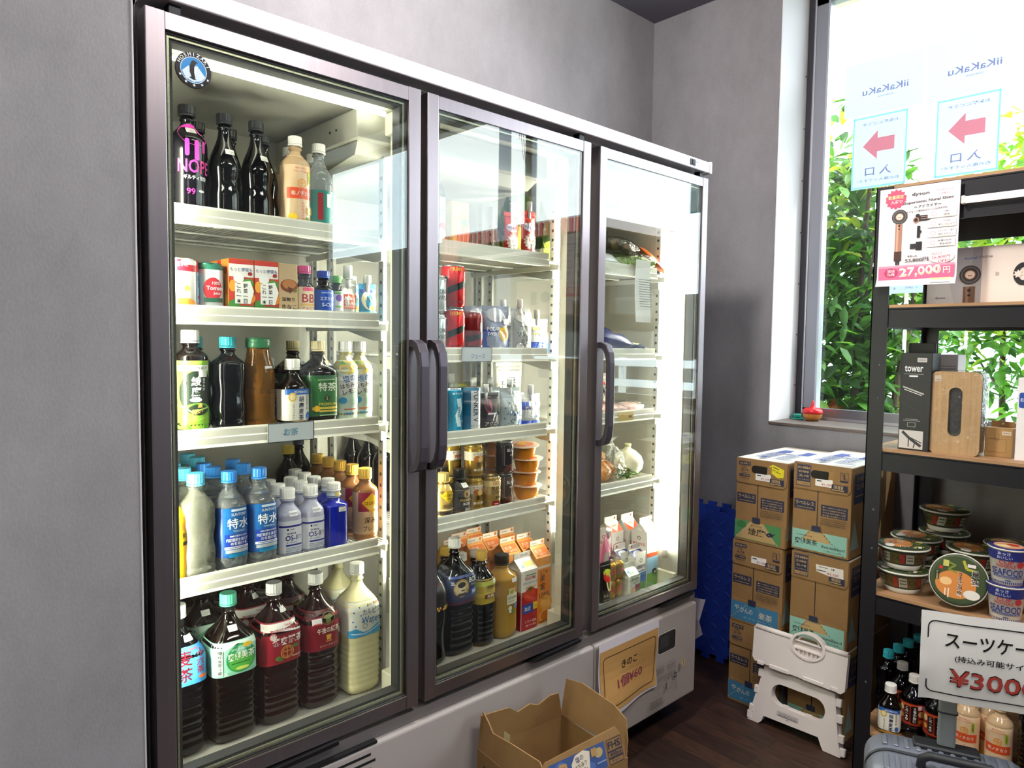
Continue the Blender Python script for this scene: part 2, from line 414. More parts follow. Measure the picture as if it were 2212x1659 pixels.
MB().box(.006, f1+.03, ZS+.03, .012, f0-.05, ZH-.03, glassm('window_glass', (.96, .985, .98), .05)).obj('window_pane', w)
# ---------------------------------------------------------------- outdoors, as seen through the window and mirrored in the fridge doors
struct(MB().box(XG+.04, -14, -.3, 40, 14, -.02, M(0xD8D6CF, .9, noise=.08, nscale=2)).obj('ground'))
struct(MB().box(XG+.045, -6, 2.86, XG+.26, 4, 3.05, M(0xC9B79F, .95, noise=.22, nscale=160)).obj('roof_eaves'))
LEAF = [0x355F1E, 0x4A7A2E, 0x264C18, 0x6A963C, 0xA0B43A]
def leafy(m, c, d, up, L, mat):
    d = d.normalized(); s = d.cross(up).normalized(); n = s.cross(d)
    P = lambda a, w, h: tuple(c+d*(a*L)+s*(w*L)+n*(h*L))
    m.add([P(0, 0, 0), P(.3, -.22, .05), P(.3, 0, -.03), P(.3, .22, .05), P(.7, -.19, .0), P(.7, 0, -.05), P(.7, .19, .0), P(1.05, 0, -.1)],
          [(0, 2, 1), (0, 3, 2), (1, 2, 5, 4), (2, 3, 6, 5), (4, 5, 7), (5, 6, 7)], mat, True)
def shrub(name, label, cen, rad, n, seed, bright, trunks):
    R = random.Random(seed); t = thing(name, label, 'shrub', (cen[0], cen[1], -.02)); m = MB(); H = cen[2]
    for i in range(n):
        while True:
            p = Vector((R.uniform(-1, 1), R.uniform(-1, 1), R.uniform(-1, 1)))
            if .25 < p.length < 1: break
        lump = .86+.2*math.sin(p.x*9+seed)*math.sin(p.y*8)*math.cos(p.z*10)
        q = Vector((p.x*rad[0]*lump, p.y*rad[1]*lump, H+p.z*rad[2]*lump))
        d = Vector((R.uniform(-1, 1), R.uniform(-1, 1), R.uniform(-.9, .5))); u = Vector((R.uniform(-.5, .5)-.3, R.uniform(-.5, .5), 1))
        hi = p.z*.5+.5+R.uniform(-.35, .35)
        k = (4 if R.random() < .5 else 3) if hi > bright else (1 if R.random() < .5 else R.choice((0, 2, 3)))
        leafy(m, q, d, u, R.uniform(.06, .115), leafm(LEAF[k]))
    m.obj('foliage', t)
    b = MB(); bark = M(0x4A3B2C, .9, noise=.3, nscale=40)
    for (x, y, x1, y1, z1) in trunks:
        pts = [(x+(x1-x)*k/6+R.uniform(-.025, .025), y+(y1-y)*k/6+R.uniform(-.025, .025), z1*k/6) for k in range(7)]
        b.tube(pts, [.026-.0028*k for k in range(7)], bark, 7)
        for k in (2, 3, 4, 5):
            a = Vector(pts[k]); e = a+Vector((R.uniform(-.35, .35), R.uniform(-.35, .35), R.uniform(.2, .45))); b.tube([a, (a+e)/2+Vector((.02, 0, -.03)), e], [.011, .008, .004], bark, 5)
    b.obj('trunk', t); return t
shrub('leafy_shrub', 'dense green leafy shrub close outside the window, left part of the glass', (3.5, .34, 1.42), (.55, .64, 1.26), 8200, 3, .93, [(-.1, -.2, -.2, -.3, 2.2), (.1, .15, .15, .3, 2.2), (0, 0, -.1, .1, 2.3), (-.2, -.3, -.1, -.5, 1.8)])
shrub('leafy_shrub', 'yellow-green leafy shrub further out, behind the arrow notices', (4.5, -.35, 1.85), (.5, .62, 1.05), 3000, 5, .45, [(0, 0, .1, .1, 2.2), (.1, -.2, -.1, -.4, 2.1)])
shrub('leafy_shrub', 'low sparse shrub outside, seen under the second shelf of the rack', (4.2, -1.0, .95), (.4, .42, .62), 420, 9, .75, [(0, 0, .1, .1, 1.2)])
# street furniture beyond
m = MB()
for k in range(2): m.box(9.0, -9, .62+.34*k, 9.06, 3, .74+.34*k, M(0xE2E4E6, .5))
for k in range(9): m.box(9.06, -9+k*1.45, -.02, 9.14, -8.9+k*1.45, 1.1, M(0xD2D4D6, .5))
tag(m.obj('guard_rail'), 'white street guard rail far beyond the window', 'guard rail')
for i, (x, y) in enumerate(((7.6, -2.62), (7.9, -3.4))):
    c = thing('traffic_post', ['red and white striped traffic post outside, between the rack uprights', 'red and white striped traffic post outside, nearer the street guard rail'][i], 'traffic post', (x, y, -.02))
    MB().lathe([(.12, 0), (.11, .04), (.045, .05)], M(0x333333, .8), 14).obj('base', c)
    b = MB()
    for k in range(5): b.lathe([(.04, .05+k*.15), (.04, .2+k*.15)], M(0xE04030 if k % 2 == 0 else 0xF0F0F0, .5), 14)
    b.obj('post', c)
# across the street (what the fridge doors mirror)
up = thing('utility_pole', 'concrete utility pole with wires across the street, mirrored in the middle door', 'utility pole', (9.6, -9.6, -.02))
MB().lathe([(.16, 0), (.11, 9.5)], M(0x8C8C94, .8), 12).obj('pole', up)
for z, l in ((8.8, 1.1), (8.1, .9), (7.2, .8)): MB().tube([(-l*.7, l*.7, z), (l*.7, -l*.7, z)], .05, M(0x70707A, .7), 6).obj('crossarm', up)
MB().lathe([(.2, 6.0), (.2, 6.9)], M(0x8A8A92, .6), 12, (.28, 0, 0)).obj('transformer', up)
for i, z in enumerate((8.85, 8.15, 7.3, 6.4)):
    m = MB(); pts = []
    for k in range(13):
        u = (k-6)/6; pts.append((-.7+u*9+.2*i, .7-u*9, z-.5+.5*u*u))
    m.tube(pts, .012, M(0x50505A, .7), 4); m.obj('power_line', up)
m = MB()
bd = thing('shop_building', 'low dark shop building with red louvred fascia across the street', 'building', (13.0, -13.2, -.02))
MB().box(.05, -2.9, 0, 4, 2.9, 3.8, M(0x4A4848, .8)).obj('wall', bd); MB().box(.0, -2.9, 3.75, 4, 2.9, 4.55, M(0xC9B4B0, .8)).obj('fascia', bd)
for k in range(28): m.box(-.05, -2.9+k*.21, 3.7, -.001, -2.79+k*.21, 4.5, M(0xA8443E, .8))
m.obj('louvre', bd)

wl = thing('street_wall', 'long low dark wall across the street, mirrored low in the doors', 'wall', (13.1, 0, -.02))
for a, b, h in ((-30, -16.2, 4.3), (-10.2, -2.5, 2.35)):
    MB().box(0, a, 0, .3, b, h, M(0x4E4D4C, .9, noise=.1, nscale=4)).obj('wall_panel', wl); MB().box(-.04, a, h, .34, b, h+.1, M(0x605E5C, .9)).obj('coping', wl)
# ================================================================ the three-door glass refrigerator
FR = thing('display_refrigerator', 'long silver three-door glass display refrigerator full of drinks', 'refrigerator', (0, 0, 0))
STEEL = M(0xC9C5C6, .28, .85, noise=.05, nscale=3, stretch=(1, 1, 30)); DARKB = M(0x2A2628, .5); INN = M(0xB2B0A6, .45); BRONZE = M(0x938A8F, .34, .95, noise=.06, nscale=2, stretch=(40, 40, .4))
GASK = M(0x2B2C2E, .5); CREAM = M(0xEDEAD6, .4); BODY = M(0xA39C9C, .4, .3)
BX0, BX1, ZB0, ZI0, ZI1, ZT = 0.0, 1.785, .095, .47, 1.865, 1.95
YF, YI, YK = .052, .54, .64
m = MB()
m.box(BX0, YF, ZI0-.03, .03, YK, ZT-.01, BODY); m.box(1.752, YF, ZI0-.03, BX1, YK, ZT-.01, BODY)          # sides
m.box(.03, YI, ZI0-.03, 1.752, YK, ZT-.01, BODY); m.box(.03, YF, ZI0-.05, 1.752, YI, ZI0-.012, BODY); m.box(.03, YF, ZI1+.012, 1.752, YI, ZT-.01, BODY)
m.obj('cabinet', FR)
m = MB()                                                       # pale lining
m.box(.03, YF+.004, ZI0-.012, .042, YI, ZI1, INN); m.box(1.74, YF+.004, ZI0-.012, 1.752, YI, ZI1, INN)
m.box(.042, YI-.01, ZI0-.012, 1.74, YI, ZI1+.012, INN); m.box(.03, YF+.004, ZI0-.012, 1.752, YI, ZI0, INN); m.box(.03, YF+.004, ZI1, 1.752, YI, ZI1+.012, INN)
m.rbox(.042, YF+.006, ZI0, .056, YI-.012, ZI0+.05, CREAM, .004); m.rbox(1.722, YF+.006, ZI0, 1.74, YI-.012, ZI0+.05, CREAM, .004)
m.obj('lining', FR)
for xa, xb in ((.562, .612), (1.152, 1.206)):                  # uprights between the door openings
    m = MB(); m.rbox(xa, YF, ZI0, xb, YF+.055, ZI1, CREAM, .006); m.rbox(xa-.012, YF+.004, ZI0, xb+.012, YF+.07, ZI0+.05, CREAM, .005)
    m.rbox(xa-.012, YF+.004, ZI1-.05, xb+.012, YF+.07, ZI1, CREAM, .005); m.obj('mullion', FR)
# cooling unit under the inner ceiling
m = MB(); m.rbox(.475, .108, 1.798, 1.10, .53, 1.863, M(0xB9B8AE, .5), .004)
m.loft([[(.49, .13, 1.798), (1.08, .13, 1.798), (1.08, .525, 1.798), (.49, .525, 1.798)], [(.50, .16, 1.772), (1.07, .16, 1.772), (1.03, .525, 1.742), (.53, .525, 1.742)]], M(0xA9A89E, .45), True, True, smooth=False)
for q in (.20, .23): m.lathe([(.003, 0), (.003, .002)], DARKB, 8, T=lambda p, q=q: Vector((.4745-p.z, q+p.x, 1.83+p.y)))
m.obj('cooling_unit', FR)
# header and light switch
m = MB(); m.rbox(-.0, -.006, 1.918, 1.775, .30, 1.954, M(0xD8CFD8, .3, .15), .003, axis='x'); h = m.obj('header_panel', FR)
MB().rbox(1.777, -.009, 1.916, 1.787, .30, 1.956, M(0xE6E6EA, .3), .002).obj('end_cap', h)
m = MB(); m.rbox(1.655, -.0085, 1.926, 1.685, -.0062, 1.946, 0x3A3E46, .001); m.rbox(1.664, -.0105, 1.929, 1.674, -.0085, 1.943, 0x0E1018, .001)
m.art([('t', '庫内灯', 1700, 1940, 6, 0xB4BCCC), ('t', '入  切', 1700, 1931, 5, 0xB4BCCC)], FRONT(-.0062)); m.obj('light_switch', h)
# doors
def door(x0, x1, hinge_right, handle_x, z0=.469, z1=1.900):
    sw, zg0, zg1, th = .033, .502, 1.870, .046
    m = MB()
    for a, b in ((x0, x0+sw), (x1-sw, x1)): m.rbox(a, 0, z0, b, th, z1, BRONZE, .002)
    m.box(x0+sw+.0004, .0012, z0+.001, x1-sw-.0004, th, zg0, BRONZE); m.box(x0+sw+.0004, .0012, zg1, x1-sw-.0004, th, z1-.001, BRONZE)
    m.box(x0+sw, -.0006, zg0-.0022, x1-sw, .004, zg0, M(0xB9AFA8, .3, .9))
    d = m.obj('door', FR)
    g = MB(); a, b, c, e = x0+sw, x1-sw, zg0, zg1
    for k, (i0, i1, mm) in enumerate(((0, .004, M(0x101012, .5)), (.004, .009, M(0xA9A892, .3, .6, noise=.35, nscale=700)), (.009, .015, GASK))):
        y0 = .008+.004*k
        g.box(a+i0, y0, c+i0, a+i1, th-.002, e-i0, mm); g.box(b-i1, y0, c+i0, b-i0, th-.002, e-i0, mm)
        g.box(a+i1, y0, c+i0, b-i1, th-.002, c+i1, mm); g.box(a+i1, y0, e-i1, b-i1, th-.002, e-i0, mm)
    g.obj('gasket', d)
    MB().box(a, .004, c, b, .0075, e, glassm('door_glass', (.97, .985, .955), .06)).obj('glass_pane', d)
    hm = M(0x57515A, .38, .6); hx = handle_x; zt, zb = 1.336, 1.032
    pts = [(0, zt), (-.012, zt), (-.03, zt-.008), (-.040, zt-.028), (-.044, zt-.06), (-.044, zb+.06), (-.040, zb+.028), (-.03, zb+.008), (-.012, zb), (0, zb)]
    inn = [(0, zb+.016), (-.012, zb+.017), (-.022, zb+.026), (-.029, zb+.045), (-.032, zb+.066), (-.032, zt-.066), (-.029, zt-.045), (-.022, zt-.026), (-.012, zt-.017), (0, zt-.016)]
    k = MB(); n = len(pts)
    rings = [[(hx+sx*.0125, p[0]+dy, p[1]) for p in pts+inn] for sx, dy in ((-1, .0), (-.75, -.0015), (.75, -.0015), (1, 0))]
    N = 2*n
    V = [p for r in rings for p in r]; F = []
    for i in range(3):
        for j in range(N): F.append((i*N+j, i*N+(j+1) % N, (i+1)*N+(j+1) % N, (i+1)*N+j))
    for base, rev in ((0, False), (3*N, True)):
        for j in range(n-1):
            q = (base+j, base+j+1, base+N-2-j, base+N-1-j); F.append(tuple(reversed(q)) if rev else q)
    k.add(V, F, hm); k.obj('handle', d)
    return d
D1 = door(0, .576, False, .5585); D2 = door(.594, 1.166, True, .611); D3 = door(1.206, 1.78, True, 1.2235)
# hinge plates under the header and under the doors
for xa, xb in ((.95, 1.15), (1.555, 1.745), (.12, .36)):
    m = MB(); m.prism([(xa, .458), (xa+.02, .455), (xb-.02, .459), (xb, .460), (xb, .468), (xa+.05, .464)], -.010, .05, M(0x1B1A1C, .4, .4)); m.obj('lower_hinge', FR)
for xa in (1.12, 1.735, .04): MB().rbox(xa, .006, 1.9005, xa+.022, .03, 1.918, M(0x2A2A30, .4, .5), .002).obj('upper_hinge', FR)
# round maker emblem on the first door
PEN = [(-3, 14), (-1, 17), (3, 17), (6, 15), (9, 13.5), (5, 12.5), (4, 10), (6, 4), (6, -4), (3, -14), (6, -16), (0, -17), (-7, -14), (-3, -12), (-6, -4), (-6, 5)]
emb = [('e', 0, 0, 62, 62, 0x0B0B12), ('o', 0, 0, 46, 46, 1.2, 0xD8E4F0), ('e', 0, 0, 43.5, 43.5, 0x2B86C8), ('p', [(-20, -5), (-9, 6), (-3, 2), (6, 9), (20, -8), (14, -16), (0, -21), (-14, -16)], 0xD4E2EC),
       ('p', [(p[0]*1.0-1, p[1]*1.0) for p in PEN], 0x14141A), ('p', [(2.6, 9), (5, 4), (5, -4), (2.4, -12), (.8, -4), (1, 4)], 0xE8EEF2)]
for j, ch in enumerate('HOSHIZAKI'):
    a = math.radians(66-16.5*j); emb.append(('t', ch, 27*math.sin(-a), 27*math.cos(a), 6.4, 0xF4F4F4, None, math.degrees(a)))
for j in range(5):
    a = math.radians(118+31*j); emb.append(('s', 27*math.sin(a), 27*math.cos(a), 2.9, 1.2, 5, 0xE8E8E8))
m = MB(); m.lathe([(.0315, 0), (.0315, .0012), (.030, .0018)], M(0x0B0B12, .2), 40, T=lambda p: Vector((.080+p.x, .004-p.z, 1.812+p.y)))
m.art(emb, FRONT(.0022, 1.812, .080), rough=.2); m.obj('emblem', D1)
# finger-pinch caution stickers on the glass beside the handles
for dd, x in ((D1, .515), (D2, .652)):
    m = MB(); m.art([('b', 0, 0, 15, 120, 1, .35, 0x8A8F95), ('p', [(-5, 38), (5, 38), (0, 47)], 0x5C6268), ('p', [(-3.2, 39.5), (3.2, 39.5), (0, 45)], 0xC8CCC8), ('v', '指はさみ注意', 0, 28, 8, 0x6C7278)], FRONT(.0038, 1.262, x)); m.obj('caution_sticker', dd)
# shelves: wire grid, front rail and brackets
WIRE = M(0xE6E6DE, .35, .2); RAIL = M(0xE9E8DA, .3)
SH = [(.050, .570, .532, (1.577, 1.383, 1.137, .842)), (.640, 1.174, 1.110, (1.577, 1.302, 1.083, .862)), (1.243, 1.718, 1.645, (1.577, 1.302, 1.096, .862))]
for xa, xb, xr, zs in SH:
    for z in zs:
        m = MB()
        n = int((xb-xa)/.012)
        for k in range(n+1):
            x = xa+(xb-xa)*k/n; m.box(x-.0014, .125, z-.0045, x+.0014, .525, z-.0017, WIRE)
        for y in (.125, .20, .33, .46, .525): m.tube([(xa, y, z-.0075), (xb, y, z-.0075)], .003, WIRE, 6)
        for x in (xa+.006, xb-.006): m.box(x-.003, .12, z-.026, x+.003, .525, z-.0105, WIRE)
        s = m.obj('shelf', FR)
        r = MB(); y = .108
        prof = [(y, z+.016), (y+.003, z+.016), (y+.003, z-.004), (y+.012, z-.008), (y+.012, z-.013), (y-.003, z-.0225), (y-.006, z-.0225), (y-.0035, z-.017), (y-.0035, z-.004), (y-.001, z-.002), (y-.001, z+.012)]
        r.loft([[(xa-.006, a, b) for a, b in prof], [(xr, a, b) for a, b in prof]], RAIL, True, True, smooth=False); r.obj('price_rail', s)
        for x in (xa+.0, xb-.0):
            b = MB(); b.prism([(.15, z-.012), (.33, z-.012), (.33, z-.022), (.19, z-.05), (.15, z-.05)], x-.0025, x+.0025, M(0xB4B4AA, .4, .4), 'yz'); b.obj('bracket', s)
UPR = M(0xC9C9C2, .3, .5)
for x in (.0455, .578, .630, 1.1855, 1.232, 1.728):
    for y in (.150, .490):
        m = MB(); m.box(x-.0045, y, ZI0+.002, x+.0045, y+.022, ZI1-.07, UPR)
        for k in range(44): m.box(x-.0049, y+.007, .52+k*.028, x+.0049, y+.015, .528+k*.028, 0x2C2C2C)
        m.obj('shelf_upright', FR)
# vertical tubes behind the uprights
TUBE_E = 95
for x, y, zl in ((.589, .128, .74), (1.18, .128, .755), (1.722, .100, .60), (.052, .098, .62)):
    m = MB(); m.lathe([(.0085, zl), (.0085, 1.72)], M((1.0, 1.0, .84), .5, emit=TUBE_E), 12, (x, y, 0)); t_ = m.obj('light_tube', FR)
    for z in (zl-.03, 1.7205): MB().lathe([(.010, z), (.010, z+.0295)], M(0xE8E8E0, .4), 12, (x, y, 0)).obj('tube_socket', t_)
m = MB(); m.tube([(.07, .078, 1.853), (.53, .078, 1.853)], .006, M((1.0, 1.0, .84), .5, emit=12), 8); m.obj('light_tube', FR)
# base: feet, recess, pale panels
m = MB(); m.box(.0, YF, ZB0, 1.785, YK, ZI0-.05, M(0x8F8888, .5)); m.box(.0, .012, .425, 1.785, YF, .452, M(0x77706F, .45, .3)); m.obj('base_housing', FR)
PAN = M(0xA8A09C, .38)
m = MB(); m.rbox(0, -.004, .098, 1.218, YF, .424, PAN, .008, axis='x')
for i in range(9):
    for j in range(2):
        a = .25+.105*j+(.012 if i % 2 else 0); z = .40-.017*i; m.box(a, -.0046, z, a+.088, -.0040, z+.006, 0x161416)
m.box(.24, -.0043, .4225, .46, .01, .4285, 0x1A191B); p1 = m.obj('base_panel', FR)
m = MB(); m.rbox(1.222, -.004, .098, 1.775, YF, .424, PAN, .008, axis='x')
m.art([('R', 1597, 331, 104, 70, 12, 0xE8E2DE), ('R', 1597, 331, 100, 66, 10, 0x16181A), ('r', 1582, 334, 48, 40, 0x2E3234), ('r', 1640, 331, 8, 52, 0x07080A)], FRONT(-.0042)); p2 = m.obj('base_panel', FR)
it = [('b', 1590, 228, 112, 58, 1, .5, 0x6A6562)]+lines(1560, 250, 46, 5, 4.4, 1.3, 0x6A6562)+lines(1618, 250, 48, 5, 4.4, 1.3, 0x6A6562)
it += lines(1590, 224, 106, 3, 4.4, 1.5, 0x5A5552)+[('b', 1560, 180, 44, 30, 2, .6, 0x4A4542), ('b', 1606, 186, 26, 34, 2, .6, 0x4A4542), ('r', 1584, 182, 6, 24, 0x4A4542), ('r', 1637, 206, 16, 18, 0x2A2A3A), ('o', 1637, 206, 11, 8, 1.2, 0xE0E0E0), ('p', [(1590, 205), (1600, 205), (1595, 213)], 0x5A5552)]+lines(1637, 190, 18, 8, 4.2, 1.2, 0x6A6562)+lines(1520, 158, 70, 5, 5, 2, 0x4A4542)
it += [('e', 1668, 243, 19, 32, 0xC9A24E), ('e', 1669, 241, 13, 24, 0xE3CE9E), ('l', [(1667, 252), (1670, 244), (1668, 236), (1663, 230)], 3, 0x4A2E18), ('l', [(1690, 286), (1697, 280)], 1, 0x8A8582), ('l', [(1700, 290), (1704, 280), (1710, 284)], 1, 0x8A8582)]
m = MB(); m.art(it, FRONT(-.0042)); m.obj('wiring_label', p2)
for x in (.06, .9, 1.72):
    for y in (.12, .58):
        m = MB(); m.lathe([(.014, .012), (.014, ZB0)], M(0x6A6A6A, .4, .6), 12, (x, y, 0)); m.lathe([(.024, 0), (.024, .008), (.014, .013)], 0x222222, 14, (x, y, 0)); m.obj('foot', FR)
# ================================================================ goods: bottle, can, carton, pouch and cup makers
YY = -PI/2
class Prof:
    """upright bottle outline: radius and squareness by height"""
    def __init__(s, pts): s.p = pts
    def __call__(s, z):
        p = s.p
        for a, b in zip(p, p[1:]):
            if z <= b[0]:
                t = (z-a[0])/max(b[0]-a[0], 1e-9); t = min(max(t, 0), 1); return a[1]+t*(b[1]-a[1]), a[2]+t*(b[2]-a[2])
        return p[-1][1], p[-1][2]
def prof(H, R, nr=.0125, n=2, sh=.62, ribs=None, wav=0, waist=None, neck=.9, base=.82):
    P = [(0, R*base*.9, n), (.003, R*base, n), (.012, R*.96, n), (.022, R, n)]
    z1 = H*sh
    zs = [.022+(z1-.022)*k/40 for k in range(1, 41)]
    for z in zs:
        r = R
        if ribs:
            a, b, cnt, d = ribs
            if a*H < z < b*H: r -= d*R*(.5-.5*math.cos(2*PI*cnt*(z/H-a)/(b-a)))
        if wav: r -= wav*R*(.5+.5*math.sin(z*95))*(1 if z < z1-.012 else .3)
        if waist and waist[0]*H < z < waist[1]*H: r -= waist[2]*R*(.5-.5*math.cos(2*PI*(z/H-waist[0])/(waist[1]-waist[0])))
        P.append((z, r, n))
    zn = H*neck-.014
    for k in range(1, 11):
        t = k/10; z = z1+(zn-z1)*t; r = nr+(R-nr)*(.5+.5*math.cos(PI*t))**.85; P.append((z, r, n+(2-n)*t))
    P += [(zn+.004, nr, 2), (zn+.005, nr+.0025, 2), (zn+.008, nr+.0025, 2), (zn+.009, nr, 2), (H-.004, nr, 2)]
    return Prof(P)
def cap_mesh(H, r, h, col, neck_z=None, ringcol=None):
    m = MB(); N = 36; mat = M(col, .35); rings = []
    for rr, z, k in ((r*.98, H-h, 0), (r, H-h+.001, 1), (r, H-.003, 1), (r*.95, H-.0005, 0), (r*.86, H, 0)):
        rings.append([((rr-(.0007 if (k and j % 2) else 0))*math.cos(2*PI*j/N), (rr-(.0007 if (k and j % 2) else 0))*math.sin(2*PI*j/N), z) for j in range(N)])
    m.loft(rings, mat, True, True, smooth=False)
    m.lathe([(r*1.0, H-h-.0045), (r*1.02, H-h-.004), (r*1.02, H-h-.0012), (r*.98, H-h-.0008)], M(ringcol if ringcol is not None else col, .35), 24)
    return m
def PETM(kind):
    if isinstance(kind, bpy.types.Material): return kind
    return {'tea': M(0x0C0504, .07, spec=.5), 'black': M(0x040407, .06, spec=.5), 'red': M(0x1A0406, .07, spec=.6), 'amber': M(0xB47A36, .08, trans=.75, ior=1.36), 'honey': M(0xC99B3E, .10, trans=.35, ior=1.36, noise=.05, nscale=8),
            'water': M(0xF0F8FF, .02, trans=.87, ior=1.33, bump=.3, bscale=60), 'lemon': M(0xF1E79A, .1, trans=.5, ior=1.34), 'milk': M(0xEDE7B6, .22, sss=.2), 'navy': M(0x0A1E9C, .06, spec=.6, coat=.3), 'coffee': M(0x8A5A33, .1), 'gold': M(0xC79A2E, .25, .8),
            'oswater': M(0xDCDFF8, .06, trans=.35, ior=1.33), 'greentea': M(0x1E2A0C, .07), 'clear': glassm('pet_clear', (.93, .96, .86), .07, .04, 70)}[kind]
STK = lambda x, z, w=19, h=11: [('R', x, z, w, h, 1, 0xF4F2EE), ('r', x+w*.12, z, w*.5, 1.2, 0xB8B4B0), ('r', x-.1*w, z-h*.28, w*.5, 1, 0xC4C0BC)]
def pet(key, name, label, loc, H, R, body, cap, cat='bottle', lab=None, n=2, sh=.62, ribs=None, wav=0, waist=None, capr=.0148, caph=.017, nr=.0118, stk=None, rz=0, group=None, ring=None, neck=.9, art2=None, seg=28, scale=None):
    """lab = (z0, z1, base colour, art list in mm, label-centre height taken as v = 0)"""
    pf = prof(H, R, nr, n, sh, ribs, wav, waist, neck)
    def build(t):
        m = MB(); m.lathe([(p[1], p[0], p[2]) for p in pf.p], PETM(body), seg if n == 2 else 40); b = m.obj('body', t)
        cap_mesh(H, capr, caph, cap, ringcol=ring).obj('cap', t)
        if lab:
            z0, z1, col, art = lab; m = MB()
            zz = [z0+(z1-z0)*k/6 for k in range(7)]
            m.lathe([(pf(z)[0]+.0005, z, pf(z)[1]) for z in zz], M(col, .3) if not isinstance(col, bpy.types.Material) else col, 48, cap0=False, cap1=False)
            zc = (z0+z1)/2; f = wrapm(pf, n)
            m.art(art, lambda u, v, o: f(u, v+zc, o), step=5, rough=.3, off0=.0009); m.obj('label', t)
        if stk or art2:
            m = MB(); f = wrapm(pf, n); m.art(art2 if art2 else STK(stk[0], stk[1]*1000), f, step=5, off0=.0008); m.obj('price_sticker' if not art2 else 'print', t)
    return put(key, name, label, cat, loc, build, rz, group, scale=scale)
def can(key, name, label, loc, H, R, col, art, cat='can', rz=0, group=None, topc=0xD8D8DC, metal=.3, bands=None, tab=True):
    def build(t):
        m = MB(); al = M(topc, .25, .9); bm = M(col, .22, metal)
        m.lathe([(R*.78, 0), (R*.84, .002), (R*.86, .005)], al, 32, cap1=False); m.lathe([(R*.86, .005), (R, .012), (R, H-.012), (R*.88, H-.004)], bm, 36, cap0=False, cap1=False)
        m.lathe([(R*.88, H-.004), (R*.90, H), (R*.86, H), (R*.83, H-.005)], al, 36, cap0=False)
        b = m.obj('body', t)
        zc = H/2; f = wrapm(R); m = MB(); m.art(art, lambda u, v, o: f(u, v+zc, o), step=5, rough=.25, off0=.0004); m.obj('label', t)
        if tab:
            m = MB(); m.rbox(-.008, -.018, H-.0045, .008, .006, H-.003, M(0xC8C8CC, .25, .9), .004); m.obj('pull_tab', t)
    return put(key, name, label, cat, loc, build, rz, group)
def gable(key, name, label, loc, w, d, h, hg, col, art, side=None, topart=None, cat='carton', rz=0, group=None, fin=.016, rot=None):
    """milk carton: body box, sloping roof front and back, sealed fin along x"""
    def build(t):
        pm = M(col, .4); m = MB(); m.box(-w/2, -d/2, 0, w/2, d/2, h, pm)
        V = [(-w/2, -d/2, h), (w/2, -d/2, h), (w/2, d/2, h), (-w/2, d/2, h), (-w/2, 0, h+hg), (w/2, 0, h+hg), (-w/2+w*.16, 0, h+hg*.55), (w/2-w*.16, 0, h+hg*.55)]
        m.add(V, [(0, 1, 5, 4), (2, 3, 4, 5), (3, 0, 6), (0, 4, 6), (4, 3, 6), (1, 2, 7), (5, 1, 7), (2, 5, 7)], pm)
        m.box(-w/2, -.0015, h+hg-.001, w/2, .0015, h+hg+fin, pm); b = m.obj('carton_body', t)
        m = MB(); m.art(art, FRONT(-d/2), rough=.4)
        if side: m.art(side, SIDE(-w/2), rough=.4)
        if topart:
            L = math.hypot(d/2, hg); uy = Vector((0, d/2, hg))/L; nn = Vector((0, -hg, d/2))/L
            m.art(topart[0], flat((0, -d/2, h), (1, 0, 0), uy, nn), rough=.4); m.art(topart[1], FRONT(-.0016, h+hg), rough=.4)
        m.obj('print', t)
    return put(key, name, label, cat, loc, build, rz, group, rot)
def brick(key, name, label, loc, w, d, h, col, art, side=None, top=None, cat='carton', rz=0, group=None, rot=None, rough=.4, extra=None):
    def build(t):
        m = MB(); m.rbox(-w/2, -d/2, 0, w/2, d/2, h, M(col, rough), .0015); m.obj('box_body', t)
        m = MB(); m.art(art, FRONT(-d/2), rough=rough)
        if side: m.art(side, SIDE(-w/2), rough=rough)
        if top: m.art(top, TOP(h), rough=rough)
        m.obj('print', t)
        if extra: extra(t)
    return put(key, name, label, cat, loc, build, rz, group, rot)
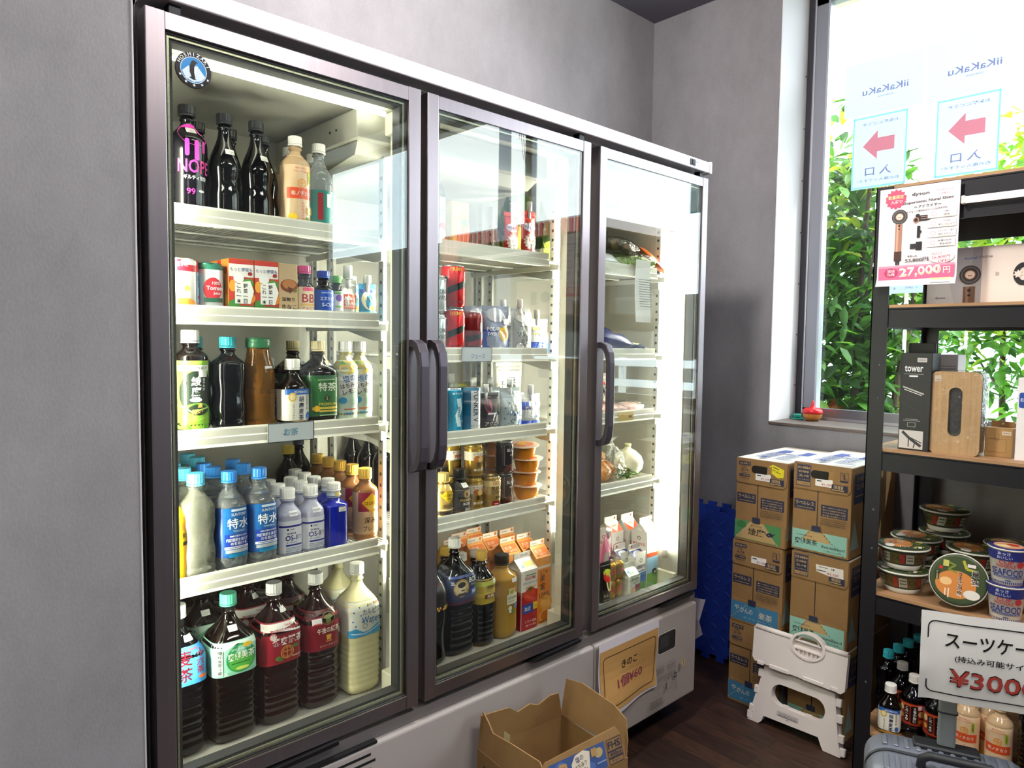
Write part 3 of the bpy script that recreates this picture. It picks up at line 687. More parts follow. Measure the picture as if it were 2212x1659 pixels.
def pouch(key, name, label, loc, w, h, d, col, art, spout=None, cat='pouch', rz=0, group=None, rot=None, rough=.3, seal=True, crumple=.002, off=0, seed=1):
    """stand-up pouch: full at the foot, flat at the top seal"""
    def fr(u, v):                                    # front bulge at (u in -1..1, v in 0..1)
        k = math.sin(PI*min(max(v*.92+.08, 0), 1))**.6*(1-v**2.5)+.04
        rr = random.Random(int((u+2)*50)*131+int(v*40)*7+seed)
        return d/2*k*(1-abs(u)**2.4)**.6 if abs(u) < 1 else .0
    def build(t):
        nx, nz = 12, 14; rings = []; wr = random.Random(seed)
        ph = [wr.uniform(0, 6) for _ in range(4)]
        def dep(u, v): return max(fr(u, v)+crumple*math.sin(u*9+v*5+ph[0])*math.sin(v*13+u*4+ph[1])*(1-abs(u)), .0006)
        for k in range(nz+1):
            v = k/nz; hw = w/2*(1-.05*math.sin(PI*v)); ring = []
            for j in range(nx+1): u = -1+2*j/nx; ring.append((u*hw, -dep(u, v), v*h))
            for j in range(nx+1): u = 1-2*j/nx; ring.append((u*hw, dep(u, v)*.9, v*h))
            rings.append(ring)
        m = MB(); m.loft(rings, M(col, rough, .25 if rough < .35 else 0), True, True)
        if seal:
            m.box(-w/2, -.001, h-.001, w/2, .001, h+.010, M(col, rough))
        m.obj('pouch_body', t)
        mp = lambda u, v, o: (u, -dep(max(-1, min(1, u/(w/2))), max(0, min(1, v/h)))-o-.0005, v)
        m = MB(); m.art(art, mp, step=7, rough=rough, off0=.0008, doff=.0002); m.obj('print', t)
        if spout:
            sc, sh_, sr = spout; m = MB()
            m.lathe([(sr*.6, h-.01), (sr*.6, h+.012)], M(0xE8E8E8, .4), 12, (off, 0, 0)); m.lathe([(sr, h+.012), (sr*.95, h+.012+sh_), (sr*.8, h+.013+sh_)], M(sc, .4), 16, (off, 0, 0)); m.obj('spout_cap', t)
    return put(key, name, label, cat, loc, build, rz, group, rot)
def flatbag(key, name, label, loc, w, l, d, col, art, cat='bag', rz=0, group=None, rot=None, rough=.3, seed=1, scale=None):
    """pillow bag lying or leaning: local x width, y length, z thickness"""
    def build(t):
        nx, ny = 12, 14; wr = random.Random(seed); ph = [wr.uniform(0, 6) for _ in range(4)]
        def hz(u, v): return d*((1-abs(u)**3)*(1-abs(v)**3.2))**.7*(1+.12*math.sin(u*7+ph[0])*math.sin(v*6+ph[1]))+.001
        V = []; F = []
        for s in (1, -1):
            for k in range(ny+1):
                for j in range(nx+1):
                    u, v = -1+2*j/nx, -1+2*k/ny; V.append((u*w/2, v*l/2, d*.55+(hz(u, v)*.55 if s > 0 else -hz(u, v)*.5)))
        N = (nx+1)*(ny+1)
        for k in range(ny):
            for j in range(nx):
                a = k*(nx+1)+j; F.append((a, a+1, a+nx+2, a+nx+1)); F.append((N+a, N+a+nx+1, N+a+nx+2, N+a+1))
        m = MB(); m.add(V, F, M(col, rough, .15 if rough < .35 else 0), True)
        for s in (-1, 1): m.box(-w/2, s*l/2-.004, d*.55-.001, w/2, s*l/2+.004, d*.55+.001, M(col, rough))
        m.obj('bag_body', t)
        mp = lambda u, v, o: (u, v, d*.55+hz(max(-1, min(1, u/(w/2))), max(-1, min(1, v/(l/2))))*.55+o)
        m = MB(); m.art(art, mp, step=8, rough=rough, off0=.0008, doff=.0002); m.obj('print', t)
    return put(key, name, label, cat, loc, build, rz, group, rot, scale)
# ================================================================ first door
ORD = ['front', 'second', 'third', 'fourth', 'fifth', 'sixth']
ZA, ZB, ZC1, ZD, ZE = 1.5785, 1.3845, 1.1385, .8435, .4705
# --- top shelf
art_np = [('e', 4, 78, 62, 46, 0xE23BB4), ('R', -12, 50, 8, 34, 4, 0xE23BB4), ('R', 6, 46, 9, 40, 4, 0xE23BB4), ('R', 21, 54, 7, 24, 3, 0xE23BB4), ('e', 20, 88, 20, 18, 0xEE6CC8), ('t', 'NOPE', 4, 14, 26, 0xF03FA6, 66), ('t', 'ギルティ炭酸', 4, -8, 9, 0xF4F4F4, 46), ('t', '99', -6, -36, 12, 0xE23B9C), ('e', 14, -34, 12, 5, 0xF0F0F0, )]
pet('nope', 'soda_bottle', 'dark soda bottle with pink splash and big pink lettering, first door top shelf', (.125, .175, ZA), .221, .0375, 'black', 0x17171C, n=2, sh=.66, waist=(.2, .55, .05), capr=.0165, lab=(.022, .142, M(0x0C0A12, .1), art_np), stk=(0, .168, 22, 10))
for i, (x, y, rz) in enumerate(((.200, .175, 0), (.268, .175, .25), (.180, .275, .1), (.250, .275, 0), (.325, .268, 0))):
    pet('cola', 'cola_bottle', ['dark unlabelled cola bottle, front, right of the pink lettered bottle', 'dark unlabelled cola bottle, front, left of the orange labelled bottle', 'dark cola bottle with black cap, back row, behind the pink lettered bottle', 'dark cola bottle, back row, between the two front cola bottles', 'dark cola bottle, back row, behind the front right cola bottle'][i],
        (x, y, ZA), .221, .033, 'black', 0x17171C, n=2, sh=.46, waist=(.22, .5, .10), capr=.0158, stk=(2 if i == 0 else 14, .140, 20, 10), rz=rz, group='unlabelled cola bottles on the top shelf')
pet('redl', 'cola_bottle', 'cola bottle with red label, mostly behind the first door frame, top shelf', (.060, .215, ZA), .221, .034, 'black', 0x17171C, sh=.6, lab=(.05, .150, 0xC8202A, [('r', 14, 30, 20, 9, 0xF0F0F0), ('v', '強炭酸', 18, 18, 12, 0xF4E8E8)]))
art_wa = [('r', 0, -14, 66, 24, 0xE2562A), ('o', 0, 8, 20, 20, 2.5, 0xF2A33A), ('l', [(0, 14), (0, 2)], 2.2, 0xF2A33A), ('l', [(-6, 8), (6, 8)], 2.2, 0xF2A33A), ('t', '和ノチカラ', 0, -14, 10, 0xFFF4E6, 46), ('t', '現代の日本人に', 0, 40, 4, 0xD8683A), ('t', '不足しがちな栄養素', 0, 33, 4, 0xD8683A), ('r', 20, 20, 8, 26, 0xB8CC3A), ('v', '食物繊維', 20, 31, 5.5, 0x3A5A1A), ('v', '有機ゆず使用', 2, -32, 7, 0xE06A5A), ('e', 22, -50, 22, 18, 0xF2C230), ('e', -20, -66, 20, 16, 0xF2C93A), ('e', 12, -68, 10, 7, 0x6E9A36)]
LWA = M(0xE8C9A4, .25)
for i, (x, y) in enumerate(((.352, .165), (.385, .262))):
    pet('wano', 'juice_bottle', ['peach coloured juice bottle with orange label, front of first door top shelf', 'peach coloured juice bottle with white cap behind the front one, top shelf'][i], (x, y, ZA), .204, .0325, M(0xE6C398, .1, trans=.3, ior=1.34), 0xF2F2EE, capr=.0152, sh=.68, lab=(.02, .16, LWA, art_wa), group=None)
for i, (x, y) in enumerate(((.412, .17), (.446, .262))):
    pet('clearmix', 'water_bottle', ['clear bottle with green and red label, rightmost on the first door top shelf', 'clear bottle with white cap behind the rightmost one, top shelf'][i], (x, y, ZA), .200, .0325, 'water', 0xF2F2EE, capr=.0152, sh=.56, lab=(.02, .092, 0x2E8C86, [('r', -12, 0, 12, 60, 0xB02A34), ('r', 8, 14, 10, 30, 0xE8F0E8), ('r', 20, -4, 8, 60, 0x1F6B66)]))
# --- second shelf
can('mugican', 'mugi_can', 'tall white can with red top band and amber picture, leftmost on second shelf', (.098, .145, ZB), .105, .033, 0xF0EDE8, [('r', 0, 38, 204, 22, 0xD8283A), ('t', 'コク深い!!', -16, 40, 9, 0xFFFFFF, 40), ('R', 8, 44, 34, 9, 4, 0xF4F4F4), ('e', -6, -36, 60, 22, 0xE89A3A), ('s', 2, -6, 9, 4, 8, 0xF2CE4A), ('r', 34, -8, 18, 70, 0x9CC4DE), ('v', '麦茶', 34, 22, 13, 0x2A3E78), ('e', 33, -22, 8, 8, 0xD83040), ('e', 33, -36, 8, 8, 0xD83040)], topc=0xEDEBE2, metal=.05)
can('tomcan', 'tomato_juice_can', 'white tomato juice can with red disc, left of the vegetable juice cartons', (.156, .148, ZB), .101, .0265, 0xDDE0E2, [('r', 0, 42, 170, 10, 0x2E6E5A), ('e', -2, -2, 38, 46, 0xD8303A), ('t', '100%', 4, 10, 6, 0xF6D8D8), ('t', 'Tomato', 3, 0, 8, 0xFFFFFF), ('t', 'Juice', 5, -11, 7, 0xFFFFFF), ('r', 0, -24, 40, 9, 0x2E5A4A), ('r', 0, -36, 44, 6, 0xB8BEC0)], topc=0x2E6E5A)
vg = [('r', 0, 57, 52, 112, 0xC8402A), ('r', 0, 90, 52, 26, 0xF4F0EC), ('t', 'KAGOME', -4, 106, 6, 0xD0303A), ('t', 'もっと!野菜も', 0, 92, 8, 0x4A5A8A, 46), ('e', -16, 20, 22, 20, 0x3E8A36), ('e', 14, 64, 24, 20, 0x4C9A3A), ('e', 20, 34, 18, 22, 0xE8902A), ('e', -18, 58, 16, 24, 0xEFA83A), ('e', 18, 84, 10, 8, 0xA02A2A), ('e', -6, 74, 22, 18, 0xF8F8F8),
      ('p', [(-14, 64), (18, 70), (26, 48), (18, 22), (-14, 22)], 0xFAFAF6), ('v', 'これ一本', -6, 64, 10.5, 0x1E1A18), ('v', '野菜一日', 8, 64, 10.5, 0x1E1A18), ('r', 0, 9, 52, 17, 0x2E7A3A), ('t', '野菜30種', 2, 9, 11, 0xF6E27A, 44)]
for i, (x, y) in enumerate(((.212, .145), (.266, .145), (.212, .205), (.266, .205))):
    brick('veg', 'juice_carton', ['vegetable juice carton, left one of the front pair', 'vegetable juice carton, right one of the front pair', 'vegetable juice carton behind the left one of the pair', 'vegetable juice carton behind the right one of the pair'][i], (x, y, ZB), .051, .042, .114, 0xE0562E, vg, side=[('r', 0, 57, 41, 112, 0xE48A36), ('e', -6, 60, 18, 26, 0x56A23E), ('e', 8, 30, 18, 22, 0xF0C040), ('e', 4, 90, 20, 16, 0xC83A2A)], top=[('r', 0, 0, 44, 36, 0x4E9A4A)], group=None)
kn = [('e', 2, 66, 40, 28, 0x8A4A2A), ('e', 2, 69, 32, 20, 0xC8824A), ('p', [(-2, 64), (10, 60), (4, 48)], 0x6A3018), ('t', '深煎り', 0, 36, 9, 0x3A2A20, 30), ('t', 'きなこ', 2, 20, 10, 0x3A2A20, 34), ('r', 0, 5, 38, 3, 0xB08A5A), ('e', 16, 56, 8, 8, 0x7A7A3A)]
brick('kinako', 'soy_drink_carton', 'tan roasted soy drink carton with a brown cup, beside the brown pink-capped bottle', (.317, .150, ZB), .044, .042, .113, 0xD8BC92, kn, side=[('r', 0, 57, 30, 90, 0xC8A87A)])
SB = dict(sh=.56, neck=.84, nr=.0115)
pet('bb', 'vitamin_bottle', 'small brown bottle with pink cap and cream label', (.365, .150, ZB), .114, .0215, 'tea', 0xD23A86, capr=.0145, caph=.014, lab=(.004, .066, 0xF6E6C2, [('R', 0, 26, 26, 8, 3, 0xE2507A), ('t', 'BB', 0, 6, 19, 0xB02432, 29), ('r', 0, -8, 34, 4, 0xF0C65A), ('t', 'チョコラ', 0, -16, 6, 0xC85A6A), ('r', 0, -25, 30, 3, 0xC89A5A)]), **SB)
for i, (x, y) in enumerate(((.4115, .150), (.398, .215))):
    pet('scup', 'energy_bottle', ['small dark bottle with blue cap and blue label, front of second shelf', 'small dark bottle with blue cap, behind the front blue labelled one'][i], (x, y, ZB), .106, .0235, 'black', 0x2A52C2, capr=.0142, caph=.012, lab=(.003, .062, 0x2450B4, [('t', 'エスカップ', 1, 10, 9, 0xF4F6FA, 36), ('t', 'S-CUP', 1, -4, 8, 0xF4F6FA), ('r', 0, 23, 30, 3, 0x9AB4E8), ('l', [(-12, -16), (0, -20), (14, -13)], 2, 0x0C2460)]), **SB)
pet('grn', 'health_drink_bottle', 'small dark bottle with green cap and white label', (.449, .158, ZB), .098, .0165, 'black', 0x58B04A, capr=.0125, caph=.012, lab=(.003, .062, 0xEDEDE8, [('e', -1, 14, 16, 16, 0x7A4EA8), ('r', 0, -6, 20, 4, 0x8FC46A), ('e', 6, -20, 10, 10, 0xD0405A), ('r', 0, 26, 24, 5, 0x6AB45A)]), sh=.6, neck=.84, nr=.0095)
pouch('amino', 'jelly_pouch', 'white jelly pouch with orange band and clear cap', (.480, .158, ZB), .044, .082, .026, 0xE4E4E2, [('r', 0, 40, 42, 34, 0xE2542A), ('t', 'Amino', 0, 48, 9, 0xFFFFFF, 30), ('t', '-Value', 2, 35, 9, 0xFFFFFF, 32), ('r', 0, 27, 32, 3, 0xF8D0C0), ('e', 0, 12, 6, 6, 0xE2542A)], spout=(0xE6EAE6, .030, .011), seed=2)
for i, (x, y) in enumerate(((.528, .150), (.520, .205))):
    pouch('hatsu', 'jelly_pouch', ['blue jelly pouch with cream oval, rightmost front of second shelf', 'blue jelly pouch behind the rightmost one, second shelf'][i], (x, y, ZB), .047, .074, .028, 0x2E8CC4, [('r', 0, 67, 44, 8, 0x1E3A8A), ('e', 0, 44, 40, 46, 0xF2E3B4), ('t', '発酵', 0, 48, 11, 0x3A5A4A, 26), ('e', 4, 26, 16, 14, 0xF0B02E), ('r', 0, 10, 42, 16, 0x56BCD0)], spout=(0xF0F0EA, .018, .010), seed=3)
for i, (x, y) in enumerate(((.165, .235), (.115, .25), (.33, .24))):
    can('backcan', 'drink_can', ['green can in the back row behind the tomato juice can', 'red can in the back row behind the tall white can', 'silver can in the back row behind the tan carton'][i], (x, y, ZB), .100, .026, (0x4E8A5A, 0xB03A3A, 0x9AA0A4)[0], [('r', 0, 10, 40, 20, 0xD8D4C8)])
# --- third shelf: teas
art_ay = [('p', [(-30, 62), (34, 62), (34, -60), (-30, -60)], 0x86B83A), ('e', 8, 4, 76, 92, 0x1E2A20), ('e', 6, -44, 74, 56, 0x5DAA32), ('l', [(-28, -20), (-6, -34), (30, -26)], 3, 0xB6DA6A), ('l', [(-26, -44), (0, -52), (32, -44)], 3, 0x9CCB52), ('r', 0, 54, 66, 12, 0xF2F4E8), ('t', '皮下脂肪を減らす', 6, 54, 6.5, 0x24381E, 40), ('v', '綾鷹', 3, 38, 21, 0xF6F6F0), ('v', '上林春松本店', -18, 26, 4.6, 0xD8DCC8), ('v', 'あやたか', 18, 34, 6.5, 0xE8E8DC), ('e', 2, -10, 22, 9, 0xFAFAF6), ('r', 2, -6, 14, 3, 0xFAFAF6), ('v', '濃い', 9, -16, 11, 0xE3C96A), ('v', '緑茶', -1, -28, 12, 0xE3C96A), ('R', 16, 42, 18, 12, 1, 0xF2F0EA), ('R', -18, 24, 5, 5, 1, 0xC03A2A)]
pet('ayataka', 'green_tea_bottle', 'green tea bottle with bright green label and white cap, left on third shelf', (.122, .165, ZC1), .212, .0335, 'tea', 0xF4F4F0, capr=.0175, caph=.022, nr=.014, sh=.74, lab=(.012, .150, 0x9CC64A, art_ay), rz=-.1)
pet('ayab', 'green_tea_bottle', 'green and orange labelled tea bottle cut off by the first door frame, third shelf', (.057, .175, ZC1), .205, .033, 'tea', 0xE0A040, capr=.0165, sh=.7, lab=(.03, .14, 0x3E7A3A, [('r', 20, 44, 20, 16, 0xE88A2A), ('r', 22, 0, 14, 40, 0x1E3A1E), ('r', 22, -40, 18, 16, 0xD87A2A)]))
for i, (x, y) in enumerate(((.196, .160), (.160, .250))):
    pet('wavy', 'black_tea_bottle', ['dark unlabelled wavy bottle with turquoise cap, front of third shelf', 'dark unlabelled bottle with turquoise cap behind the green tea bottle'][i], (x, y, ZC1), .199, .0325, 'black', 0x38AFC2, capr=.0165, caph=.019, nr=.0135, sh=.70, wav=.11, n=3)
def jar(t):
    pf = prof(.202, .0345, .023, 2, .52, None, 0, (.1, .9, .03), .97)
    m = MB(); zs = [(.028, 0), (.034, .004), (.0345, .014)]+[(.0345-.0012*(k % 2), .02+k*.0075) for k in range(13)]+[(.0335, .125), (.030, .140), (.0255, .155), (.0235, .170), (.0235, .178)]
    m.lathe(zs, PETM('amber'), 32); m.obj('body', t)
    m = MB(); m.lathe([(.0255, .176), (.0262, .177), (.0262, .194), (.0255, .197), (.024, .198)], M(0x2A6A4A, .35), 40); m.lathe([(.0268, .187), (.0268, .189)], M(0x2A6A4A, .35), 40); m.obj('cap', t)
    m = MB(); m.art(STK(12, 132, 22, 10), wrapm(lambda z: (.0315, 2)), step=5); m.obj('price_sticker', t)
put('jar', 'amber_tea_bottle', 'amber unlabelled tea bottle with wide green cap, third shelf', 'bottle', (.264, .165, ZC1), jar)
art_go = [('r', 0, 33, 60, 12, 0x2C62B0), ('t', '血圧が高めの方に', 6, 33, 6, 0xF4F6FA, 34), ('v', '胡麻麦茶', 6, 24, 13.5, 0x1A2440), ('e', -14, 22, 17, 20, 0xD8B45A), ('e', -14, 22, 11, 13, 0xF0E2B0), ('v', 'ゴマペプチド', -12, 8, 6, 0x8A7442), ('v', '特定保健用食品', 19, 26, 4.6, 0x3A4458), ('e', 21, -20, 10, 16, 0x2C62B0), ('p', [(-32, -40), (32, -40), (32, -34), (0, -30), (-32, -34)], 0xC99A3E)]
for i, (x, y) in enumerate(((.335, .150), (.310, .225))):
    pet('goma', 'barley_tea_bottle', ['small barley tea bottle with white and blue label, above the hanging tea tag', 'small barley tea bottle with cream cap behind the front one above the tea tag'][i], (x, y, ZC1), .152, .0315, 'tea', 0xF4F2EC, capr=.0165, caph=.020, nr=.0135, sh=.56, lab=(.008, .085, 0xEFEDE4, art_go), n=3.2)
art_to = [('r', 2, 4, 62, 72, 0x2F6A3A), ('t', '特茶', 3, 20, 20, 0xE6E8D8, 44), ('e', 2, -6, 13, 13, 0x141C14), ('t', 'S', 2, -6, 8, 0xD8C88A), ('t', 'PREMIUM', 4, -19, 6, 0xD9BE52, 44), ('r', 6, -28, 46, 5, 0xD9BE52), ('r', 6, -35, 46, 4, 0xD9BE52), ('e', -22, -29, 14, 14, 0xD9A92E), ('r', -26, -29, 10, 7, 0xE3B83A), ('r', 0, 36, 40, 2, 0xA8C29A), ('r', 4, -44, 40, 2.5, 0xA8C29A)]
for i, (x, y) in enumerate(((.402, .160), (.385, .250), (.335, .332))):
    pet('toku', 'special_tea_bottle', ['broad tea bottle with green label and cream cap, third shelf front', 'broad tea bottle with grey cap behind the green labelled one, right', 'broad tea bottle with grey cap behind the green labelled one, left'][i], (x, y, ZC1), .192, .0405, 'tea', (0xE9D9A8, 0xD8D4C8)[i > 0] if i == 0 else 0xD8D4C8, capr=.0155, caph=.019, nr=.0135, sh=.62, n=3.2, neck=.89, lab=(.022, .115, 0x2A5A36, art_to), stk=(16, .142, 17, 9))
art_le = [('p', [(-30, 66), (30, 66), (30, 28), (-30, 18)], 0xF2D64A), ('e', -12, 48, 26, 18, 0xF0C02A), ('e', 14, 54, 24, 16, 0xF4D860), ('p', [(-26, 60), (-12, 66), (-6, 58)], 0x5A8A3A), ('p', [(-28, 30), (28, 44), (28, 2), (-28, -14)], 0xF4F6F2), ('t', '塩の', -2, 26, 16, 0x2A6AB8, 30, 12), ('t', 'はちみつ', 0, 10, 11, 0x20242E, 44, 12), ('t', 'レモン', 2, -4, 11, 0x20242E, 38, 12), ('e', -16, -26, 18, 16, 0x4AA2D8), ('r', 4, -46, 36, 2.4, 0xD8684A), ('e', 10, -28, 26, 18, 0xC6E4D4), ('r', -2, -56, 20, 3.5, 0x4A82B8)]
for i, (x, y) in enumerate(((.470, .155), (.512, .160), (.460, .264), (.534, .255))):
    pet('lemon', 'lemon_drink_bottle', ['pale lemon drink bottle with white cap, left of the front pair on third shelf', 'pale lemon drink bottle with white cap, right of the front pair on third shelf', 'pale lemon drink bottle behind the broad green labelled tea bottle', 'pale lemon drink bottle in the back row at the right end of the third shelf'][i], (x, y, ZC1), .192, .0305, 'lemon', 0xF2F2EE, capr=.0150, caph=.020, sh=.66, lab=(.012, .148, 0xD6EBDC, art_le), stk=(6, .152, 17, 9), rz=-.12)
# --- fourth shelf
pet('yellow', 'orange_drink_bottle', 'yellow orange-drink bottle cut off by the first door frame, fourth shelf', (.072, .15, ZD), .20, .033, M(0xF2C21E, .15), 0xF0A020, lab=(.03, .15, 0xF0B41E, [('r', 16, 30, 40, 24, 0xE8922A), ('t', 'RIN', 26, 6, 10, 0x2A1A10), ('r', 24, -10, 16, 8, 0x2A1A10)]))
wv = M(0xFAFCE8, .03, trans=.87, ior=1.33, bump=.9, bscale=45)
for i, (x, y) in enumerate(((.124, .150), (.122, .222), (.124, .294), (.196, .350), (.196, .415))):
    pet('crumple', 'label_free_water_bottle', ['label-free crinkled water bottle with light blue cap, front of its row', 'label-free crinkled water bottle with light blue cap, second in its row', 'label-free crinkled water bottle with light blue cap, third in its row', 'label-free water bottle with light blue cap, back row, nearer one', 'label-free water bottle with light blue cap, back row, farthest one'][i], (x, y, ZD), .215, .0335, wv, 0x5CC4EC, capr=.0170, caph=.021, nr=.0135, sh=.66, wav=.10, n=3.4)
art_tk = [('r', 2, 2, 52, 100, 0x1D62A8), ('R', 8, 47, 34, 5, 1, 0xD8E4F0), ('t', 'SUNTORY', 8, 38, 6, 0xF0F4FA, 34), ('t', '特水', 6, 19, 22, 0xFAFAFA, 46), ('t', 'TOKUSUI', 6, 3, 3.6, 0xD8E4F4, 24), ('r', 4, -18, 52, 30, 0x18389A), ('t', 'BMIが高めの方の', 6, -7, 4.6, 0xF4F6FA, 36), ('t', '内臓脂肪を減らす', 4, -15, 7, 0xFAFAFA, 46), ('t', 'のを助ける', 6, -23, 7, 0xFAFAFA, 34), ('r', 3, -31.5, 50, 5, 0xF0F2F4), ('r', 3, -31.5, 40, 1.6, 0x44609A), ('r', 4, -39, 48, 7, 0xB4BCC4), ('r', 6, -48, 40, 8, 0x1A7AA8)]
for i, (x, y) in enumerate(((.192, .150), (.186, .222), (.186, .280), (.257, .150), (.252, .222), (.255, .290))):
    pet('tokusui', 'blue_label_water_bottle', ['blue labelled water bottle, front of the left row', 'blue labelled water bottle, second in the left row', 'blue labelled water bottle, third in the left row', 'blue labelled water bottle, front of the right row', 'blue labelled water bottle, second in the right row', 'blue labelled water bottle, third in the right row'][i], (x, y, ZD), .211, .0335, 'water', 0x2F86E0, capr=.0158, caph=.019, nr=.013, sh=.64, n=2.6, lab=(.034, .138, 0x1F4E96, art_tk), ribs=(.64, .86, 5, .06))
art_os = [('r', 0, 29, 64, 4, 0x2A2E8A), ('e', -12, 22, 4, 5, 0x2A2A30), ('r', -2, 22, 10, 2, 0x8A8A9A), ('t', '経口補水液', -4, 13, 4.2, 0x2A2E5A, 20), ('t', 'OS-1', -4, 3, 12, 0x23286E, 26), ('o', 14, 4, 8, 8, .9, 0x23286E), ('t', 'オーエスワン', -3, -7, 3.8, 0x2A2E5A, 24), ('r', 2, -13, 36, 3.4, 0x2A2E8A)]+lines(2, -19, 36, 5, 3.4, 1.1, 0x7A7E96)
osn = ['front', 'second', 'third', 'fourth']
for c, (x, n_) in enumerate(((.322, 3), (.378, 3), (.428, 4))):
    for k in range(n_):
        if c == 2 and k == 0: continue
        y = .150+.058*k+(.03 if c == 2 else 0)
        pet('os1', 'rehydration_bottle', 'small white labelled rehydration drink bottle, %s in the %s row' % (osn[k if c < 2 else k-1], ('left', 'middle', 'right')[c]), (x+.004*k, y, ZD), .157, .0275, 'oswater', 0xF4F4F2, capr=.0165, caph=.019, nr=.014, sh=.62, n=3.0, lab=(.006, .088, 0xE4E6F0, art_os), stk=(2, .104, 17, 8), neck=.88)
for i, (x, y) in enumerate(((.437, .150), (.452, .205))):
    pet('navyb', 'dark_blue_bottle', ['deep blue glass-like bottle with white cap, front of fourth shelf', 'deep blue bottle with white cap behind the front deep blue one'][i], (x, y, ZD), .155, .0295, 'navy', 0xF4F4F2, capr=.0160, caph=.014, nr=.0145, sh=.66, n=3, neck=.86, lab=(.121, .138, 0xC8D8EC, [('r', 0, 0, 10, 9, 0xC8A850)]), stk=(6, .096, 19, 10))
art_ge = [('r', 0, 36, 66, 46, 0x8A2038), ('p', [(-24, 34), (0, 58), (24, 34), (0, 8)], 0xF4C21E), ('e', 0, 35, 36, 30, 0xF4C21E), ('t', 'GEORGIA', 0, 33, 8, 0x4A1A10, 38), ('t', 'Cafe', 1, 23, 7, 0xFAF4E4), ('t', '深み', -4, -8, 15, 0x3A2416, 28), ('t', 'ブレンド', 0, -28, 12, 0x3A2416, 40), ('r', 2, -42, 14, 3, 0xC8863A), ('r', 0, -54, 50, 3, 0xB8946A)]
for i in range(5):
    pet('georgia', 'coffee_bottle', 'milk coffee bottle with yellow cap and maroon band, %s in its row' % ORD[i], (.522+.003*i, .150+.066*i, ZD), .180, .0300, 'coffee', 0xF0BE4E, capr=.0165, caph=.020, nr=.014, sh=.70, lab=(.006, .125, 0xD9B48A, art_ge))
pet('brownb', 'coffee_bottle', 'dark brown bottle with yellow cap at the very back, left of the upright', (.470, .455, ZD), .205, .034, 'tea', 0xD8B84E, capr=.0160, caph=.018, sh=.6, stk=(14, .120, 14, 12))
for i, x in enumerate((.512, .676, .684, .690)):
    pet('darkback', 'dark_bottle', ['dark unlabelled bottle at the back under the tea tag shelf, leftmost of four', 'dark unlabelled bottle seen past the upright, farthest back of three', 'dark unlabelled bottle seen past the upright, middle of three', 'dark unlabelled bottle seen past the upright, nearest of three'][i], (x, (.48, .47, .398, .326)[i], (ZD, .8635, .8635, .8635)[i]), .222, .033, 'black', 0x2A2E46, capr=.0150, caph=.017, sh=.6)
# --- bottom: two-litre bottles
RB = dict(n=4.2, capr=.0175, caph=.022, nr=.0135, sh=.66)
def twol(*a, **k):
    kk = dict(RB); kk.update(k); return pet(*a, **kk)
art_16 = [('r', 4, 0, 96, 76, 0xEFEDE6), ('p', [(-44, 38), (56, 38), (56, 20), (30, 30), (-20, 24), (-44, 12)], 0x3E8ED2), ('p', [(-44, -38), (56, -38), (56, -6), (38, -26), (0, -32), (-44, -22)], 0x3A86CC), ('v', '麦茶', 0, 34, 33, 0x5A1420), ('v', '十六茶', 30, 32, 17, 0x8A1A2A), ('r', -30, -12, 11, 42, 0x2F7CC4), ('e', 34, -26, 16, 8, 0xE2682A), ('e', -28, 30, 14, 6, 0xE2982A), ('e', -22, -30, 8, 6, 0x9A2A2A), ('t', 'Asahi', 16, 34, 5, 0xC8483A)]
twol('e16', 'barley_tea_bottle', 'two litre barley tea bottle with blue and white label, leftmost at the bottom', (.093, .180, ZE), .312, .0475, 'black', 0xF4F4F0, lab=(.155, .232, 0x4A96D4, art_16), ribs=(.08, .46, 7, .07), stk=(14, .245, 22, 13))
art_so = [('r', 0, 0, 96, 70, 0x8CCDB0), ('p', [(-48, 35), (48, 35), (48, 22), (0, 30), (-48, 12)], 0xD2EEE0), ('e', 8, -2, 66, 62, 0x2F9A5A), ('e', 8, -10, 54, 40, 0x59B24A), ('e', 22, 24, 20, 10, 0xF2C43A), ('t', '爽健美茶', 8, 4, 17, 0xFAFCF6, 60), ('t', 'SOKENBICHA', 8, 18, 4.5, 0xE4F4EA, 44), ('r', 6, -12, 40, 2, 0x1E6A3E), ('e', 10, -24, 30, 8, 0xCFE06A), ('r', -36, -4, 10, 54, 0xF0F4F0), ('v', '開栓後要冷蔵', -36, 22, 8.6, 0x20382C), ('t', '2L', -25, -30, 7, 0xF6FAF6)]
for i, (x, y) in enumerate(((.197, .176), (.185, .300))):
    twol('soken', 'blended_tea_bottle', ['two litre tea bottle with mint cap and green label, second from left at the bottom', 'two litre tea bottle with mint cap in the back row behind the green labelled one'][i], (x, y, ZE), .314, .0485, 'tea', 0x6AD8B8, lab=(.150, .222, 0x9AD4BC, art_so), ribs=(.08, .42, 8, .06), stk=(-2, .244, 24, 14))
